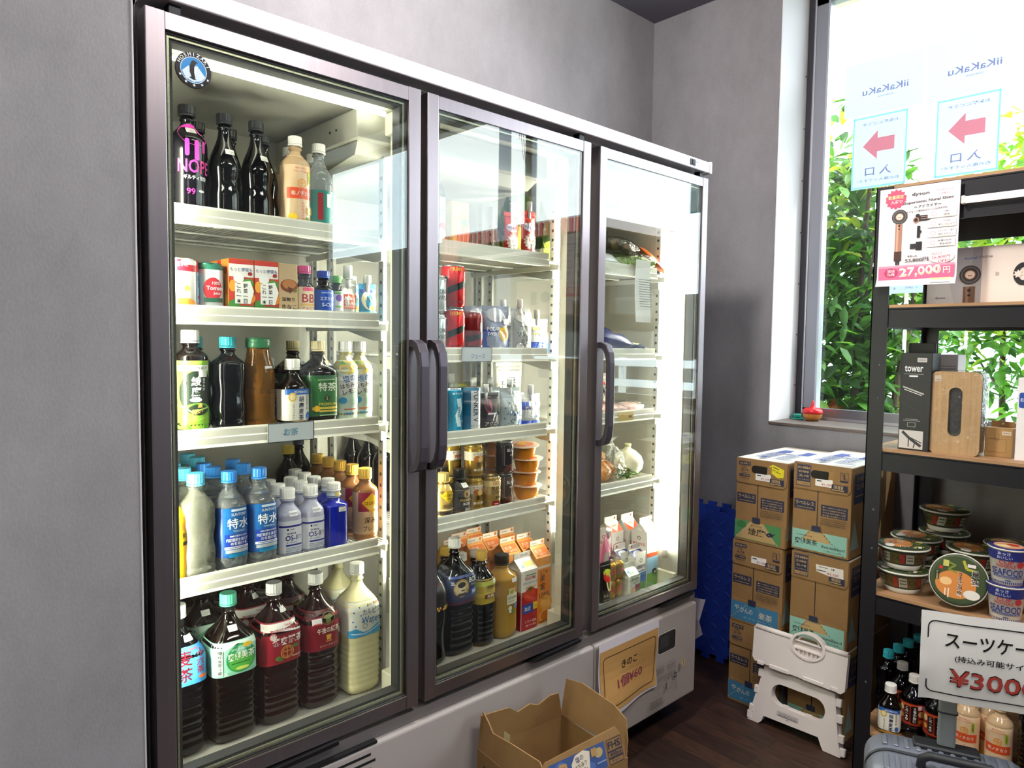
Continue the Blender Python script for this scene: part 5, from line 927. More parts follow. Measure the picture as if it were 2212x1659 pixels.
gt = [('r', 0, 8, 84, 44, 0xC6A83A), ('r', 0, 22, 84, 12, 0xB8BE4A), ('t', '深煎り', 6, 12, 10, 0x3A2A1A, 34), ('r', 4, -14, 40, 12, 0x5A1E1A), ('t', '烏龍', 4, -14, 9, 0xE8D8A8, 26), ('R', 22, 26, 18, 12, 1, 0xEDEBE6)]
for i, (x, y) in enumerate(((.912, .165), (.860, .265))):
    pet('goldtea', 'coffee_bottle', ['slim dark bottle with gold label and gold cap, bottom front of middle door', 'slim dark bottle with gold cap behind the navy labelled big bottle'][i], (x, y, ZE), .268, .0365, 'black', 0xC8A24A, capr=.0165, caph=.021, nr=.0135, sh=.68, n=2.6, lab=(.125, .195, 0xB0962E, gt), ribs=(.06, .40, 6, .07))
hb = [('p', [(-8, 44), (16, 44), (18, 26), (-10, 26)], 0xD8D0A8), ('t', '白麗水果茶', 6, 14, 8, 0x3A3A2A, 36), ('R', 6, 12, 42, 30, 3, 0xE2DCC0), ('t', '白麗水果茶', 6, 16, 8, 0x3A3A2A, 34), ('t', 'Special Fruit Tea', 6, 6, 3.4, 0x3A3A2A, 34), ('e', 2, 34, 16, 12, 0x9AA84A), ('e', 12, 40, 12, 10, 0xE09A6A), ('e', -4, -14, 14, 14, 0xE8E4D0), ('e', 18, -10, 16, 18, 0x7A86A8), ('e', 6, -26, 16, 10, 0x6E8A3E), ('e', -4, -24, 10, 8, 0xEDE8DA)]
pet('honeytea', 'fruit_tea_bottle', 'honey coloured fruit tea bottle with black cap', (.995, .170, ZE), .240, .0425, 'honey', 0x17171A, capr=.0225, caph=.024, nr=.0195, sh=.72, n=2.6, stk=None, art2=[(k[0],)+((k[1], k[2], k[3]+105)+k[4:] if k[0] == 't' else ((k[1], k[2]+105)+k[3:] if k[0] in 'eR' else ([(a, b+105) for a, b in k[1]],)+k[2:])) for k in hb]+STK(12, 172, 20, 12))
tm = [('r', 0, 128, 66, 34, 0xF2F0EA), ('t', 'KAGOME', 4, 158, 10, 0xC8242A, 44), ('r', 6, 167, 44, 3, 0x6A9A5A), ('t', 'カゴメトマトジュース', 2, 144, 9, 0x1E1E1E, 58), ('r', 4, 130, 44, 5, 0xE0C088), ('r', 0, 60, 66, 118, 0xB0222E), ('e', 4, 106, 52, 46, 0xD8342A), ('e', 4, 112, 40, 26, 0xE24A36), ('s', 2, 124, 14, 4, 6, 0x3E6A2A), ('p', [(-33, 92), (33, 84), (33, 60), (-33, 60)], 0xB8242E), ('r', -6, 66, 44, 28, 0x2A4EA8), ('t', '血圧', -8, 66, 13, 0xF4F4F0, 26), ('r', 24, 70, 18, 22, 0xF2C81E), ('t', 'リコピン', 24, 68, 4, 0x2A2A2A, 16), ('t', 'トマト100%', 6, 26, 9, 0xF0E0D8, 46), ('t', '濃縮トマト還元', 6, 14, 6, 0xF0E0D8, 44)]
gable('tomato', 'tomato_juice_carton', 'one litre tomato juice carton with a big red tomato', (1.080, .172, ZE), .068, .068, .182, .03, 0xF0EEE8, tm, side=[('r', 0, 60, 66, 118, 0x9A1E2A), ('r', 0, 150, 50, 20, 0xE4E0D8), ('t', 'KAGOME', 0, 168, 6, 0xB0242A, 36)], topart=([('r', 8, 22, 40, 18, 0xE8C86A), ('r', -18, 18, 10, 14, 0x9AC0DC)], [('r', 6, 8, 30, 6, 0xB8B4B0)]))
oj = [('r', 0, 90, 60, 178, 0xE8892E), ('r', 0, 176, 60, 8, 0xF4ECE0), ('t', 'まじめ', 0, 160, 12, 0x5A3A1E, 34), ('v', '果実', -6, 154, 26, 0x4A2A14), ('t', '100%', 4, 88, 18, 0x5A3A1E, 46), ('e', 10, 60, 54, 52, 0xF0A03A), ('e', 10, 60, 42, 42, 0xF4B85A), ('t', 'Orange', 6, 76, 7, 0xC8602A), ('e', 8, 22, 50, 40, 0xE27A22), ('o', 8, 22, 50, 40, 3, 0xF6D08A), ('r', 0, 6, 40, 3, 0x6A3A1A)]
tpo = ([('r', 0, 20, 54, 30, 0xE27A3A), ('t', 'まじめ', -8, 24, 10, 0xFAF0E0, 26), ('t', 'なチカラ', 8, 12, 8, 0xF6E8C8, 30), ('e', -18, 8, 10, 8, 0x7A4A2A)], [('r', 0, 8, 60, 15, 0xF6EEE4), ('e', 22, 9, 10, 10, 0xE8823A), ('r', -12, 8, 24, 3, 0xB8A898)])
ojp = [(1.1482, .178, 'right of the tomato carton, at the front'), (1.172, .262, 'second in the right row of orange cartons'), (1.168, .338, 'third in the right row of orange cartons'), (1.10, .262, 'behind the tomato juice carton'), (1.095, .338, 'in the middle row, two behind the tomato carton'), (1.092, .415, 'in the middle row, farthest back'), (1.020, .325, 'in the left row, behind the honey coloured bottle'), (1.018, .400, 'in the left row, second behind the honey coloured bottle'), (.955, .36, 'farthest left, behind the slim gold labelled bottle')]
for i, (x, y, l) in enumerate(ojp):
    gable('orange', 'orange_juice_carton', 'one litre orange juice carton '+l, (x, y, ZE), .064, .066, .206, .030, 0xF0A85A, oj, side=[('r', 0, 90, 60, 170, 0xE07A26), ('e', 0, 60, 44, 60, 0xF0B04A)], topart=tpo)
for i, (x, y) in enumerate(((.905, .245), (.955, .245))): pet('smallcap', 'coffee_bottle', ['dark bottle with white cap peeking between the big front bottles, left', 'dark bottle with black cap peeking behind the slim gold labelled bottle'][i], (x, y, ZE), .245, .034, 'black', 0xEDE6E0 if i == 0 else 0xEDE6E0, sh=.64)
# ================================================================ third door
CA, CB, CC, CD = 1.5785, 1.3035, 1.0975, .8635
CLR = glassm('clear_bag', (.93, .95, .93), .13, .10, 70)
def bagveg(col, n, seed, w=.10, l=.17):
    def b(t):
        R = random.Random(seed); m = MB()
        for k in range(n):
            y = -w/2+w*(k+.5)/n; pts = [(-l/2+l*j/6, y+.004*math.sin(j+k), .022+.006*math.sin(j*1.3+k)) for j in range(7)]
            m.tube(pts, [.007, .014, .017, .018, .017, .014, .008], M(col, .5, noise=.25, nscale=40), 12)
        m.obj('vegetables', t)
        m = MB(); rings = []
        for j in range(9):
            u = -1+2*j/8; k = math.sqrt(max(1-u*u*.9, .05)); rings.append([(u*l*.58, w*.62*k*math.cos(2*PI*i/20)+.004*math.sin(i*3+j), .027+.027*k*math.sin(2*PI*i/20)+.002*math.sin(i*2+j*2)) for i in range(20)])
        m.loft(rings, CLR, True, True); m.obj('bag', t)
    return b
put('cuke', 'cucumber_bag', 'clear bag of green cucumbers on the top shelf of the right door', 'vegetable bag', (1.535, .205, CA), bagveg(0x7E9A3E, 3, 1), rot=(.25, 0, -.5), scale=1.4)
put('burdock', 'vegetable_bag', 'clear bag of brown root vegetables behind the cucumbers, right door top shelf', 'vegetable bag', (1.600, .245, CA+.052), bagveg(0x6A5240, 3, 2), rot=(.2, .12, .5), scale=1.25)
flatbag('redbag', 'vegetable_pack', 'dark red printed pack propped at the back of the right door top shelf', (1.47, .36, CA+.088), .13, .16, .03, 0x5A2A2E, [('r', 0, 20, 90, 30, 0xC8C0B8), ('e', 0, -40, 60, 50, 0x8A4A3A)], rot=(1.35, 0, .2), seed=31)
flatbag('dkbag', 'vegetable_pack', 'black and white printed pack at the back right of the top shelf, right door', (1.63, .38, CA+.088), .14, .16, .03, 0x3A3C3A, [('r', 0, 30, 110, 14, 0xC8C8C0), ('r', 0, -20, 100, 40, 0x8A8A84)], rot=(1.35, 0, -.1), seed=32)
flatbag('orgbag', 'snack_pack', 'orange and red pack leaning forward at the right end of the top shelf, right door', (1.672, .165, CA+.040), .07, .12, .025, 0xC8642A, [('e', 0, 20, 40, 40, 0xF0C82E), ('r', 0, -30, 50, 20, 0xB02A2A)], rot=(.75, .1, .6), seed=33)
flatbag('whtbag', 'tofu_pack', 'small white and blue pack at the left front of the right door top shelf', (1.405, .165, CA+.012), .08, .07, .03, 0xD8DCE0, [('e', 0, 0, 30, 30, 0x6A8AB0)], rot=(.3, 0, 0), scale=1.2, seed=34)
t = thing('notice_sheet', 'white printed notice sheet hanging in front of the top shelf, right door', 'paper', (1.545, .094, 1.525)); m = MB()
V = []; F = []
for k in range(9):
    for j in (0, 1): V.append((-.041+.082*j, -.004+.004*math.sin(k*.5+j*.3), .085-.205*k/8))
for k in range(8): F.append((2*k, 2*k+1, 2*k+3, 2*k+2))
m.add(V, F, M(0xF8F8F4, .6), True); m.obj('sheet', t)
m = MB(); m.art(lines(0, 20, 66, 12, 8, 2.2, 0x6A6A68), FRONT(-.0090)); m.obj('print', t)
m = MB(); m.art(lines(0, 0, 90, 9, 9, 3, 0x2E2E2C), FRONT(YI-.0105, 1.425, 1.775)); m.obj('interior_caution_label', FR)
flatbag('bluebag', 'frozen_food_bag', 'navy and yellow food bag lying at the left of the second shelf, right door', (1.470, .22, CB+.022), .15, .19, .05, 0x1E2A6A, [('e', 10, -20, 90, 60, 0xE0A83A), ('r', -30, -30, 50, 40, 0xF0EEE6), ('t', '焼', -30, -30, 22, 0x2A3A8A), ('e', 40, 50, 40, 40, 0xC8A86A)], rot=(.12, .22, -.3), scale=1.12, seed=35)
flatbag('bluebag2', 'frozen_food_bag', 'navy and orange food bag, right one on the second shelf, right door', (1.585, .205, CB), .12, .17, .03, 0x24304E, [('e', 0, 10, 80, 50, 0xD8742A), ('r', 0, -50, 90, 24, 0xE8E0C0)], rz=.5, seed=36)
pouch('umeshu', 'pickle_pouch', 'clear pouch with red label and black brushed letter, right door third shelf', (1.478, .20, CC), .075, .125, .022, 0xB8A8A0, [('r', 6, 100, 40, 10, 0xC03A3A), ('v', '梅', 6, 90, 34, 0x2A1414), ('e', -20, 30, 30, 30, 0xA8283A), ('e', 14, 26, 26, 24, 0xB03848)], seed=37)
def meat(t):
    m = MB(); R = random.Random(3)
    for k in range(9): m.tube([(-.045+.01*k, -.05, .016), (-.045+.01*k+.003, 0, .022+.003*R.random()), (-.043+.01*k, .05, .016)], [.006, .0085, .006], M(R.choice((0xE8B8B4, 0xF0D0CC, 0xDFA09C)), .4), 8)
    m.obj('sausages', t)
    m = MB(); rings = []
    for j in range(7):
        u = -1+2*j/6; k = math.sqrt(max(1-u*u*.85, .1)); rings.append([(u*.062, .066*k*math.cos(2*PI*i/18), .020+.019*k*math.sin(2*PI*i/18)) for i in range(18)])
    m.loft(rings, CLR, True, True); m.obj('wrap', t)
for i, (x, y, r) in enumerate(((1.475, .175, 0), (1.585, .185, .15), (1.53, .29, .4))):
    put('meat', 'sausage_pack', ['clear pack of pink sausages at the left, right door third shelf', 'clear pack of pink sausages at the right, right door third shelf', 'clear pack of pink sausages behind the two front packs'][i], 'meat pack', (x, y, CC), meat, rz=r)
rail_tag('price_tag', 'yellow price tag reading 80 yen on the third rail of the right door', 1.480, .0995, 1.094, .082, .030, [('t', '¥80', 22, -2, 9, 0x3A2A1A), ('r', -20, 4, 10, 1.5, 0x6A5A3A)], 0xE0C27A)
def onions(t):
    m = MB()
    m.lathe([(.004, .0), (.026, .008), (.036, .028), (.034, .046), (.018, .062), (.005, .074)], M(0xC07A36, .3, noise=.2, nscale=30, stretch=(1, 1, .2)), 24, (-.03, 0, 0)); m.lathe([(.004, .0), (.024, .007), (.033, .026), (.031, .042), (.016, .056), (.004, .064)], M(0xB8702E, .3), 24, (.025, .02, 0))
    m.lathe([(.004, .0), (.024, .007), (.033, .026), (.031, .042), (.016, .056), (.004, .064)], M(0xC88440, .3), 24, (-.012, .035, .046)); m.obj('onions', t)
    m = MB(); rings = []
    for j, (z, r) in enumerate(((.0, .05), (.01, .068), (.05, .074), (.09, .062), (.12, .034), (.135, .02), (.155, .04))): rings.append([(r*math.cos(2*PI*i/22)*(1+.06*math.sin(i*3+j)), r*.85*math.sin(2*PI*i/22)*(1+.06*math.cos(i*2+j)), z) for i in range(22)])
    m.loft(rings, CLR, True, False); m.obj('bag', t)
put('onion', 'onion_bag', 'knotted clear bag of onions on the fourth shelf of the right door', 'vegetable bag', (1.495, .19, CD), onions)
def turnip(t):
    m = MB(); m.lathe([(.004, .0), (.030, .006), (.052, .03), (.056, .052), (.048, .074), (.028, .092), (.012, .100), (.010, .108)], M(0xEDE6CC, .45, noise=.06, nscale=20), 30); m.obj('root', t)
    m = MB(); m.lathe([(.010, .104), (.013, .116), (.008, .118)], M(0xC8CC9A, .5), 12); m.obj('stem', t)
put('turnip', 'turnip', 'big round white turnip on the fourth shelf of the right door', 'vegetable', (1.612, .19, CD), turnip)
def herbs(t):
    R = random.Random(8); m = MB()
    for k in range(34): a = R.uniform(0, 2*PI); leafy(m, Vector((R.uniform(-.03, .03), R.uniform(-.02, .02), R.uniform(.008, .035))), Vector((math.cos(a), math.sin(a), R.uniform(-.1, .5))), Vector((0, 0, 1)), R.uniform(.02, .035), leafm(R.choice((0x2E5222, 0x48702E))))
    m.obj('leaves', t); m = MB(); m.tube([(-.04, 0, .008), (.04, .004, .012)], .003, M(0x5A7A3A, .6), 6); m.obj('stalks', t)
put('herb', 'herb_bunch', 'small bunch of dark green herbs between the onions and the turnip', 'vegetable', (1.545, .150, CD), herbs)
# bottom of the third door: milk cartons and packs
mk = [('r', 0, 150, 66, 56, 0xF4F0EA), ('o', 0, 168, 15, 13, 2, 0x2A2A2A), ('t', '無脂肪', 0, 146, 14, 0xB8382E, 44), ('t', '牛乳', 2, 128, 13, 0xB8382E, 30), ('r', 0, 112, 66, 16, 0xC2502E), ('r', 0, 70, 66, 70, 0x8FBCDC), ('r', 0, 24, 66, 48, 0x5E9A4A), ('e', 12, 52, 26, 18, 0x2A2622), ('e', 16, 48, 10, 8, 0xF0F0EC), ('r', 4, 38, 3, 12, 0x2A2622), ('r', 18, 38, 3, 12, 0x2A2622)]
mks = [('r', 0, 100, 66, 196, 0xF2EEE6), ('t', '無脂肪牛乳', 0, 150, 12, 0xC05A4A, 54), ('o', 0, 172, 15, 13, 2, 0x2A2A2A), ('r', 0, 128, 50, 3, 0xD8A090), ('r', 0, 118, 50, 3, 0xD8A090), ('r', 0, 40, 66, 76, 0x9AC0D8)]
mt = ([('r', 0, 18, 66, 36, 0xC65A3A), ('p', [(-33, 36), (0, 2), (33, 36)], 0xF0E8E0), ('r', 0, 26, 24, 8, 0xE0A890)], [('r', 0, 8, 66, 14, 0xF2ECE6), ('e', 20, 8, 9, 9, 0xC04A3A)])
for i, (x, y) in enumerate(((1.682, .158), (1.674, .235), (1.592, .245))):
    gable('nofat', 'milk_carton', ['tall fat-free milk carton with red lettering, front right, right door', 'tall fat-free milk carton behind the front right one', 'tall fat-free milk carton, left of the rear pair'][i], (x, y, ZE), .068, .068, .192, .034, 0xF2EEE8, mk, side=mks, topart=mt)
lo = [('r', 0, 70, 62, 130, 0xF0EFEA), ('o', 0, 104, 17, 14, 2.2, 0x2A2A2A), ('t', '低脂肪牛乳', 2, 82, 13, 0x1E2A5A, 50), ('r', 0, 66, 50, 3, 0x4A5AA0), ('r', 0, 42, 62, 36, 0x3E62B4), ('r', 4, 46, 30, 5, 0x1E2E7A), ('r', 0, 14, 62, 26, 0x4E8A3A), ('e', -14, 24, 16, 10, 0x26221E)]
for i, (x, y) in enumerate(((1.618, .158), (1.578, .192))):
    gable('lowfat', 'milk_carton', ['small low-fat milk carton with blue roof, front one', 'small low-fat milk carton with blue roof, left behind the front one'][i], (x, y, ZE), .062, .064, .110, .030, 0xEFEEE8, lo, side=[('r', 0, 60, 60, 110, 0xE4E0D4)]+lines(0, 96, 50, 8, 7, 2.2, 0x8A8A88), topart=([('r', 0, 18, 62, 36, 0x24327E), ('e', 0, 20, 46, 28, 0xE8ECF4), ('t', '低脂肪', 0, 20, 9, 0x2A3A7A, 30)], [('r', 0, 8, 62, 14, 0xEDE8E6), ('e', -16, 8, 9, 9, 0xC03A3A)]))
gr = [('r', 0, 36, 56, 70, 0xE2E6D8), ('t', '豆乳飲料', 0, 58, 11, 0x2E6A3A, 40), ('t', 'バニラ', 2, 44, 10, 0x2E6A3A, 34), ('R', 14, 22, 28, 30, 1, 0x8A3A5A), ('e', -8, 18, 26, 24, 0xE0A070), ('e', -8, 18, 17, 15, 0xF0CFA0), ('r', 18, 12, 20, 14, 0x5A9A4A)]
gable('green', 'small_carton', 'little green and white carton with sloping top, front row, right door', (1.556, .132, ZE), .058, .058, .062, .030, 0xE6EADC, gr, side=[('r', 0, 36, 54, 66, 0xDADCCC)]+lines(0, 58, 44, 7, 6, 2, 0x6A6A62), topart=([('r', 0, 16, 58, 34, 0xE8F0E4), ('t', '豆乳', -4, 18, 10, 0x4A9A5A, 26), ('e', -18, 24, 14, 10, 0x6AA0DC)], [('r', 0, 8, 58, 14, 0xF0F2EA)]))
pk = [('r', 0, 60, 62, 118, 0xE2769A), ('R', 14, 78, 44, 60, 6, 0xF4E4EA), ('t', 'いちご', 14, 84, 14, 0xC83A5A, 36), ('e', 20, 56, 24, 20, 0xE0405A), ('R', -20, 50, 18, 40, 3, 0xF6F0F0), ('r', -18, 22, 16, 16, 0x3A5AA8), ('r', 16, 24, 24, 16, 0x4A7AB8), ('t', 'ヨーグルト', 8, 110, 10, 0xFAF4F6, 46)]
pouch('pinkpk', 'yogurt_pouch', 'pink strawberry yogurt carton leaning against the milk cartons', (1.512, .215, ZE+.088), .068, .125, .045, 0xE88AAA, pk, spout=(0xF4F0F0, .010, .012), rot=(.25, -.22, .3), seed=41, rough=.4)
def goldpack(t):
    for k, (x, z) in enumerate(((-.019, 0), (.019, 0), (-.019, .062), (.019, .062))):
        m = MB(); m.lathe([(.012, 0), (.018, .002), (.0185, .012), (.0165, .028), (.0185, .044), (.0175, .055), (.012, .059), (.011, .061)], M(0xC49A3A, .22, .6), 20, (x, 0, z)); m.art([('r', 0, 30, 26, 16, 0xB8483A)], lambda u, v, o, x=x, z=z: tuple(Vector(wrapm(.0172)(u, v, o))+Vector((x, 0, z))), step=4, off0=.0008); m.obj('drink_bottle', t)
    m = MB(); m.rbox(-.040, -.022, 0, .040, .022, .124, glassm('shrink_film', (.97, .95, .85), .08, .05, 80), .012); m.obj('shrink_wrap', t)
put('goldpk', 'drink_multipack', 'shrink-wrapped pack of little gold drink bottles, two layers high', 'multipack', (1.494, .145, ZE), goldpack)
ap = [('r', 0, 62, 52, 118, 0x1A1416), ('e', 4, 88, 42, 40, 0xD8302A), ('e', 4, 100, 40, 20, 0xC6DC3A), ('e', 8, 66, 32, 60, 0xF0E2A0), ('t', 'りんご', 0, 24, 12, 0xE8E0D8, 36), ('r', 0, 8, 40, 4, 0x8A8480)]
pouch('apple', 'apple_drink_pouch', 'black pouch with red apple picture at the left door edge, right door bottom', (1.432, .135, ZE), .054, .125, .03, 0x17141A, ap, seed=42)
# ================================================================ in front of the refrigerator
KR = 0x8F6E44
kraft = M(KR, .75, noise=.10, nscale=14, bump=.15, bscale=60); kraftd = M(0x8A6840, .8, noise=.12, nscale=12); KIN = 0x2B2E44
# open carton: back-left corner is local origin; local x along its right side, local y towards the fridge
OBX, OBY, OBW, OBD, OBH = .793, -.205, .262, .250, .385
ob = thing('open_carton', 'open empty brown cardboard carton with torn flaps on the floor before the middle door', 'cardboard box', (.862, -.170, 0), math.radians(-6))
w2, d2, hh, tk = .140, .125, .312, .004
m = MB()
m.box(-w2, -d2, 0, w2, -d2+tk, hh, kraft); m.box(-w2, d2-tk, 0, w2, d2, hh, kraft); m.box(-w2, -d2+tk, 0, -w2+tk, d2-tk, hh, kraft); m.box(w2-tk, -d2+tk, 0, w2, d2-tk, hh, kraft); m.box(-w2+tk, -d2+tk, 0, w2-tk, d2-tk, tk, kraftd)
m.obj('carton_wall', ob)
def flap(name, pts, T, art=None, mp=None):
    m = MB(); m.prism(pts, 0, .0035, kraft, 'xy', T); 
    if art: m.art(art, mp)
    return m.obj(name, ob)
FL = lambda o, ux, uy, n: (lambda p: Vector(o)+Vector(ux)*p.x+Vector(uy)*p.y+Vector(n)*p.z)
fr_art = [('r', -16, 30, 176, 58, 0x3A5286), ('e', -70, 44, 34, 24, 0x4A66A0), ('e', 10, 16, 50, 26, 0x4A66A0), ('e', 50, 40, 26, 22, 0xB09A6A), ('p', [(-85, 34), (-72, 52), (-52, 48), (-48, 26), (-62, 10), (-80, 14)], 0xB08A58), ('t', '冷凍も', -66, 30, 11, 0x2C3352, 28), ('t', 'できます', -66, 18, 7, 0x2C3352, 28), ('t', 'この商品は', -68, 41, 5, 0x2C3352, 22),
          ('p', [(-34, 6), (-38, 40), (-24, 56), (2, 60), (22, 52), (14, 8)], 0xD8CDB8), ('t', '塩の', -12, 46, 13, 0x23345E, 26, 8), ('t', 'はちみつ', -10, 31, 11, 0x1C1C20, 38, 8), ('t', 'レモン', -8, 17, 11, 0x1C1C20, 34, 8), ('R', 34, 46, 18, 18, 2, 0xA98450), ('r', 54, 18, 30, 3, 0x8A96B0), ('b', 102, 44, 50, 28, 1, 1.6, KIN), ('t', 'FHS', 102, 44, 17, KIN, 40), ('b', 102, 23, 50, 14, 1, 1.6, KIN), ('t', '490ml', 102, 23, 9, KIN, 38), ('b', 102, 8, 50, 14, 1, 1.6, KIN), ('t', 'ペット', 100, 8, 8, KIN, 28)]
flap('carton_flap', [(-.138, 0), (.134, 0), (.130, .060), (.118, .078), (.05, .075), (-.05, .071), (-.11, .068), (-.13, .05)], FL((0, -d2+.001, hh), (1, 0, 0), (0, .30, .954), (0, .954, -.30)), fr_art, flat((0, -d2+.0006, hh), (1, 0, 0), (0, .30, .954), (0, -.954, .30)))
flap('carton_flap', [(-.138, 0), (.138, 0), (.136, .088), (.05, .082), (.02, .060), (-.02, .070), (-.05, .058), (-.09, .072), (-.12, .07)], FL((0, d2-.001, hh), (-1, 0, 0), (0, -.08, .997), (0, -.997, -.08)))
flap('carton_flap', [(-.123, 0), (.123, 0), (.118, .070), (.108, .078), (.0, .070), (-.07, .062), (-.09, .078), (-.118, .096)], FL((-w2+.001, 0, hh), (0, -1, 0), (.10, 0, .995), (.995, 0, -.10)))
flap('carton_flap', [(-.123, 0), (-.110, .012), (.123, 0), (.123, .098), (.06, .110), (-.06, .102), (-.105, .085), (-.119, .04)], FL((w2-.001, 0, hh), (0, 1, 0), (.18, 0, .984), (-.984, 0, .18)))
m = MB(); m.art([('R', -92, 258, 30, 1.5, .6, 0x8A6840), ('b', -74, 282, 96, 34, 3, 1.2, 0x7A5C36), ('o', -108, 280, 20, 22, 1.4, 0x5A4630), ('o', 96, 268, 25, 33, 3, KIN), ('t', 'PY', 96, 268, 14, KIN, 15, 90), ('t', 'FDOS', 100, 190, 19, KIN, 80, -90), ('r', -30, 276, 40, 2, 0x7A5C36)], FRONT(-d2))
m.art([('r', 62, 230, 44, 120, 0x8A6840), ('b', 62, 230, 44, 120, 1, 1.2, KIN), ('t', 'FHSS', 62, 262, 18, KIN, 62, -90), ('r', 62, 195, 36, 40, KIN), ('b', -38, 226, 34, 110, 1, 2, KIN), ('b', -80, 226, 34, 110, 1, 2, KIN)]+[('r', -38, 258-k*7, 26, 3.4, KIN) for k in range(11)]+[('r', -80, 258-k*7, 26, 3.4, KIN) for k in range(11)], flat((-w2, 0, 0), (0, -1, 0), (0, 0, 1), (-1, 0, 0))); m.obj('print', ob)
MB().art([('r', -36, 350, 24, 70, M(0xC2B890, .3))], flat((-w2+.0035, 0, 0), (0, -1, 0), (.06, 0, .998), (-.998, 0, .06))).obj('tape', ob)
# mushroom price notice taped to the base panel
ks = thing('price_notice', 'kraft paper notice in black and maroon lettering taped to the refrigerator base', 'notice', (1.372, -.016, .205))
V = []; F = []; nu, nv = 10, 12
for j in range(nv+1):
    for i in range(nu+1):
        u, v = i/nu, j/nv; V.append((-.152+.304*u-.012*(1-v)*0, -.004-.012*(1-v)**2*math.sin(u*5+.6)-.006*math.sin(v*7+u*2)*(1-v), .228*v-.012*(1-v)*(1-u)))
for j in range(nv):
    for i in range(nu): a = j*(nu+1)+i; F.append((a, a+1, a+nu+2, a+nu+1))
kp = lambda u, v, o: (u, -.0055-o-.012*(1-v/.228)**2*math.sin((u+.152)/.304*5+.6)-.006*math.sin(v/.228*7+(u+.152)/.304*2)*(1-v/.228), v)
MB().add(V, F, M(0xD9D3DA, .6), True).obj('sheet', ks)
kit = [('r', x, 8+y+10, 294/8+.4, 194/8+.4, M(0xC6985A, .6)) for x in [(-147+18.4+36.75*i) for i in range(8)] for y in [(12.1+24.25*j-10) for j in range(8)]]
m = MB(); m.art([k for k in kit], kp, off0=.0006, doff=0); m.art([('b', 0, 102, 268, 156, 14, 2.2, 0x14120F), ('t', 'きのこ', -2, 136, 26, 0x14120F, 82), ('t', '1個¥60', 2, 84, 34, 0x8C2F4A, 138)], kp, off0=.0016, doff=.0002, step=18); m.obj('print', ks)
# ---------------------------------------------------------------- behind the refrigerator end: papers and foam mats
pp = thing('paper_sheets', 'grey papers sticking out behind the right end of the refrigerator', 'paper', (1.835, .06, .22))
m = MB(); m.add([(-.03, .05, 0), (-.02, -.035, .045), (-.012, -.062, .07), (-.025, -.055, .12), (-.02, -.075, .205), (-.03, .05, .19)], [(0, 1, 2, 3, 4, 5)], M(0x8C8894, .6)); m.obj('sheet', pp)
m = MB(); m.add([(-.02, .05, .02), (-.01, -.02, .01), (-.005, -.03, .08), (-.015, -.035, .17), (-.018, .05, .165)], [(0, 1, 2, 3, 4)], M(0x9A96A2, .6)); m.obj('sheet', pp)
BL = M(0x2444B4, .55)
def mat(t, w=.62, h=.60, tk=.012):
    """puzzle-edged foam tile: local y is its width, z its height, faces -x"""
    n = 9; pts = []
    def edge(p, q, out):
        o = []; L = math.hypot(q[0]-p[0], q[1]-p[1]); dx, dy = (q[0]-p[0])/L, (q[1]-p[1])/L; nx, ny = dy*out, -dx*out; s = L/n
        for k in range(n):
            a = k*s+s*.28; b = k*s+s*.72
            for d_, h_ in ((k*s, 0), (a, 0), (a-s*.07, .022), (b+s*.07, .022), (b, 0)): o.append((p[0]+dx*d_+nx*h_, p[1]+dy*d_+ny*h_))
        return o
    c = [(-w/2, 0), (w/2, 0), (w/2, h), (-w/2, h)]
    for i in range(4): pts += edge(c[i], c[(i+1) % 4], 1)
    m = MB(); m.prism(pts, 0, tk, BL, 'yz'); s = .048
    for i in range(int(w/s)):
        for j in range(int(h/s)):
            y, z = -w/2+s*(i+.5), s*(j+.5); a = math.radians(35 if (i+j) % 2 else 125)
            m.loft([[(-.0002, y+math.cos(a)*(.019*k*math.cos(q))-math.sin(a)*(.0075*k*math.sin(q)), z+math.sin(a)*(.019*k*math.cos(q))+math.cos(a)*(.0075*k*math.sin(q))) if e == 0 else (-.0032, y+math.cos(a)*(.019*k*math.cos(q))-math.sin(a)*(.0075*k*math.sin(q)), z+math.sin(a)*(.019*k*math.cos(q))+math.cos(a)*(.0075*k*math.sin(q))) for q in [2*PI*r/10 for r in range(10)]] for e, k in ((0, 1), (1, .55))], BL, False, True)
    m.obj('foam_tile', t)
put('mat', 'foam_mat', 'blue interlocking foam mat leaning on the wall, foremost, behind the left carton stack', 'mat', (2.235, .440, .025), mat, rot=(0, .10, 0))
put('mat', 'foam_mat', 'blue interlocking foam mat whose notched top edge sticks up behind the foremost one', 'mat', (2.315, .432, .025), mat, rot=(0, .07, 0))
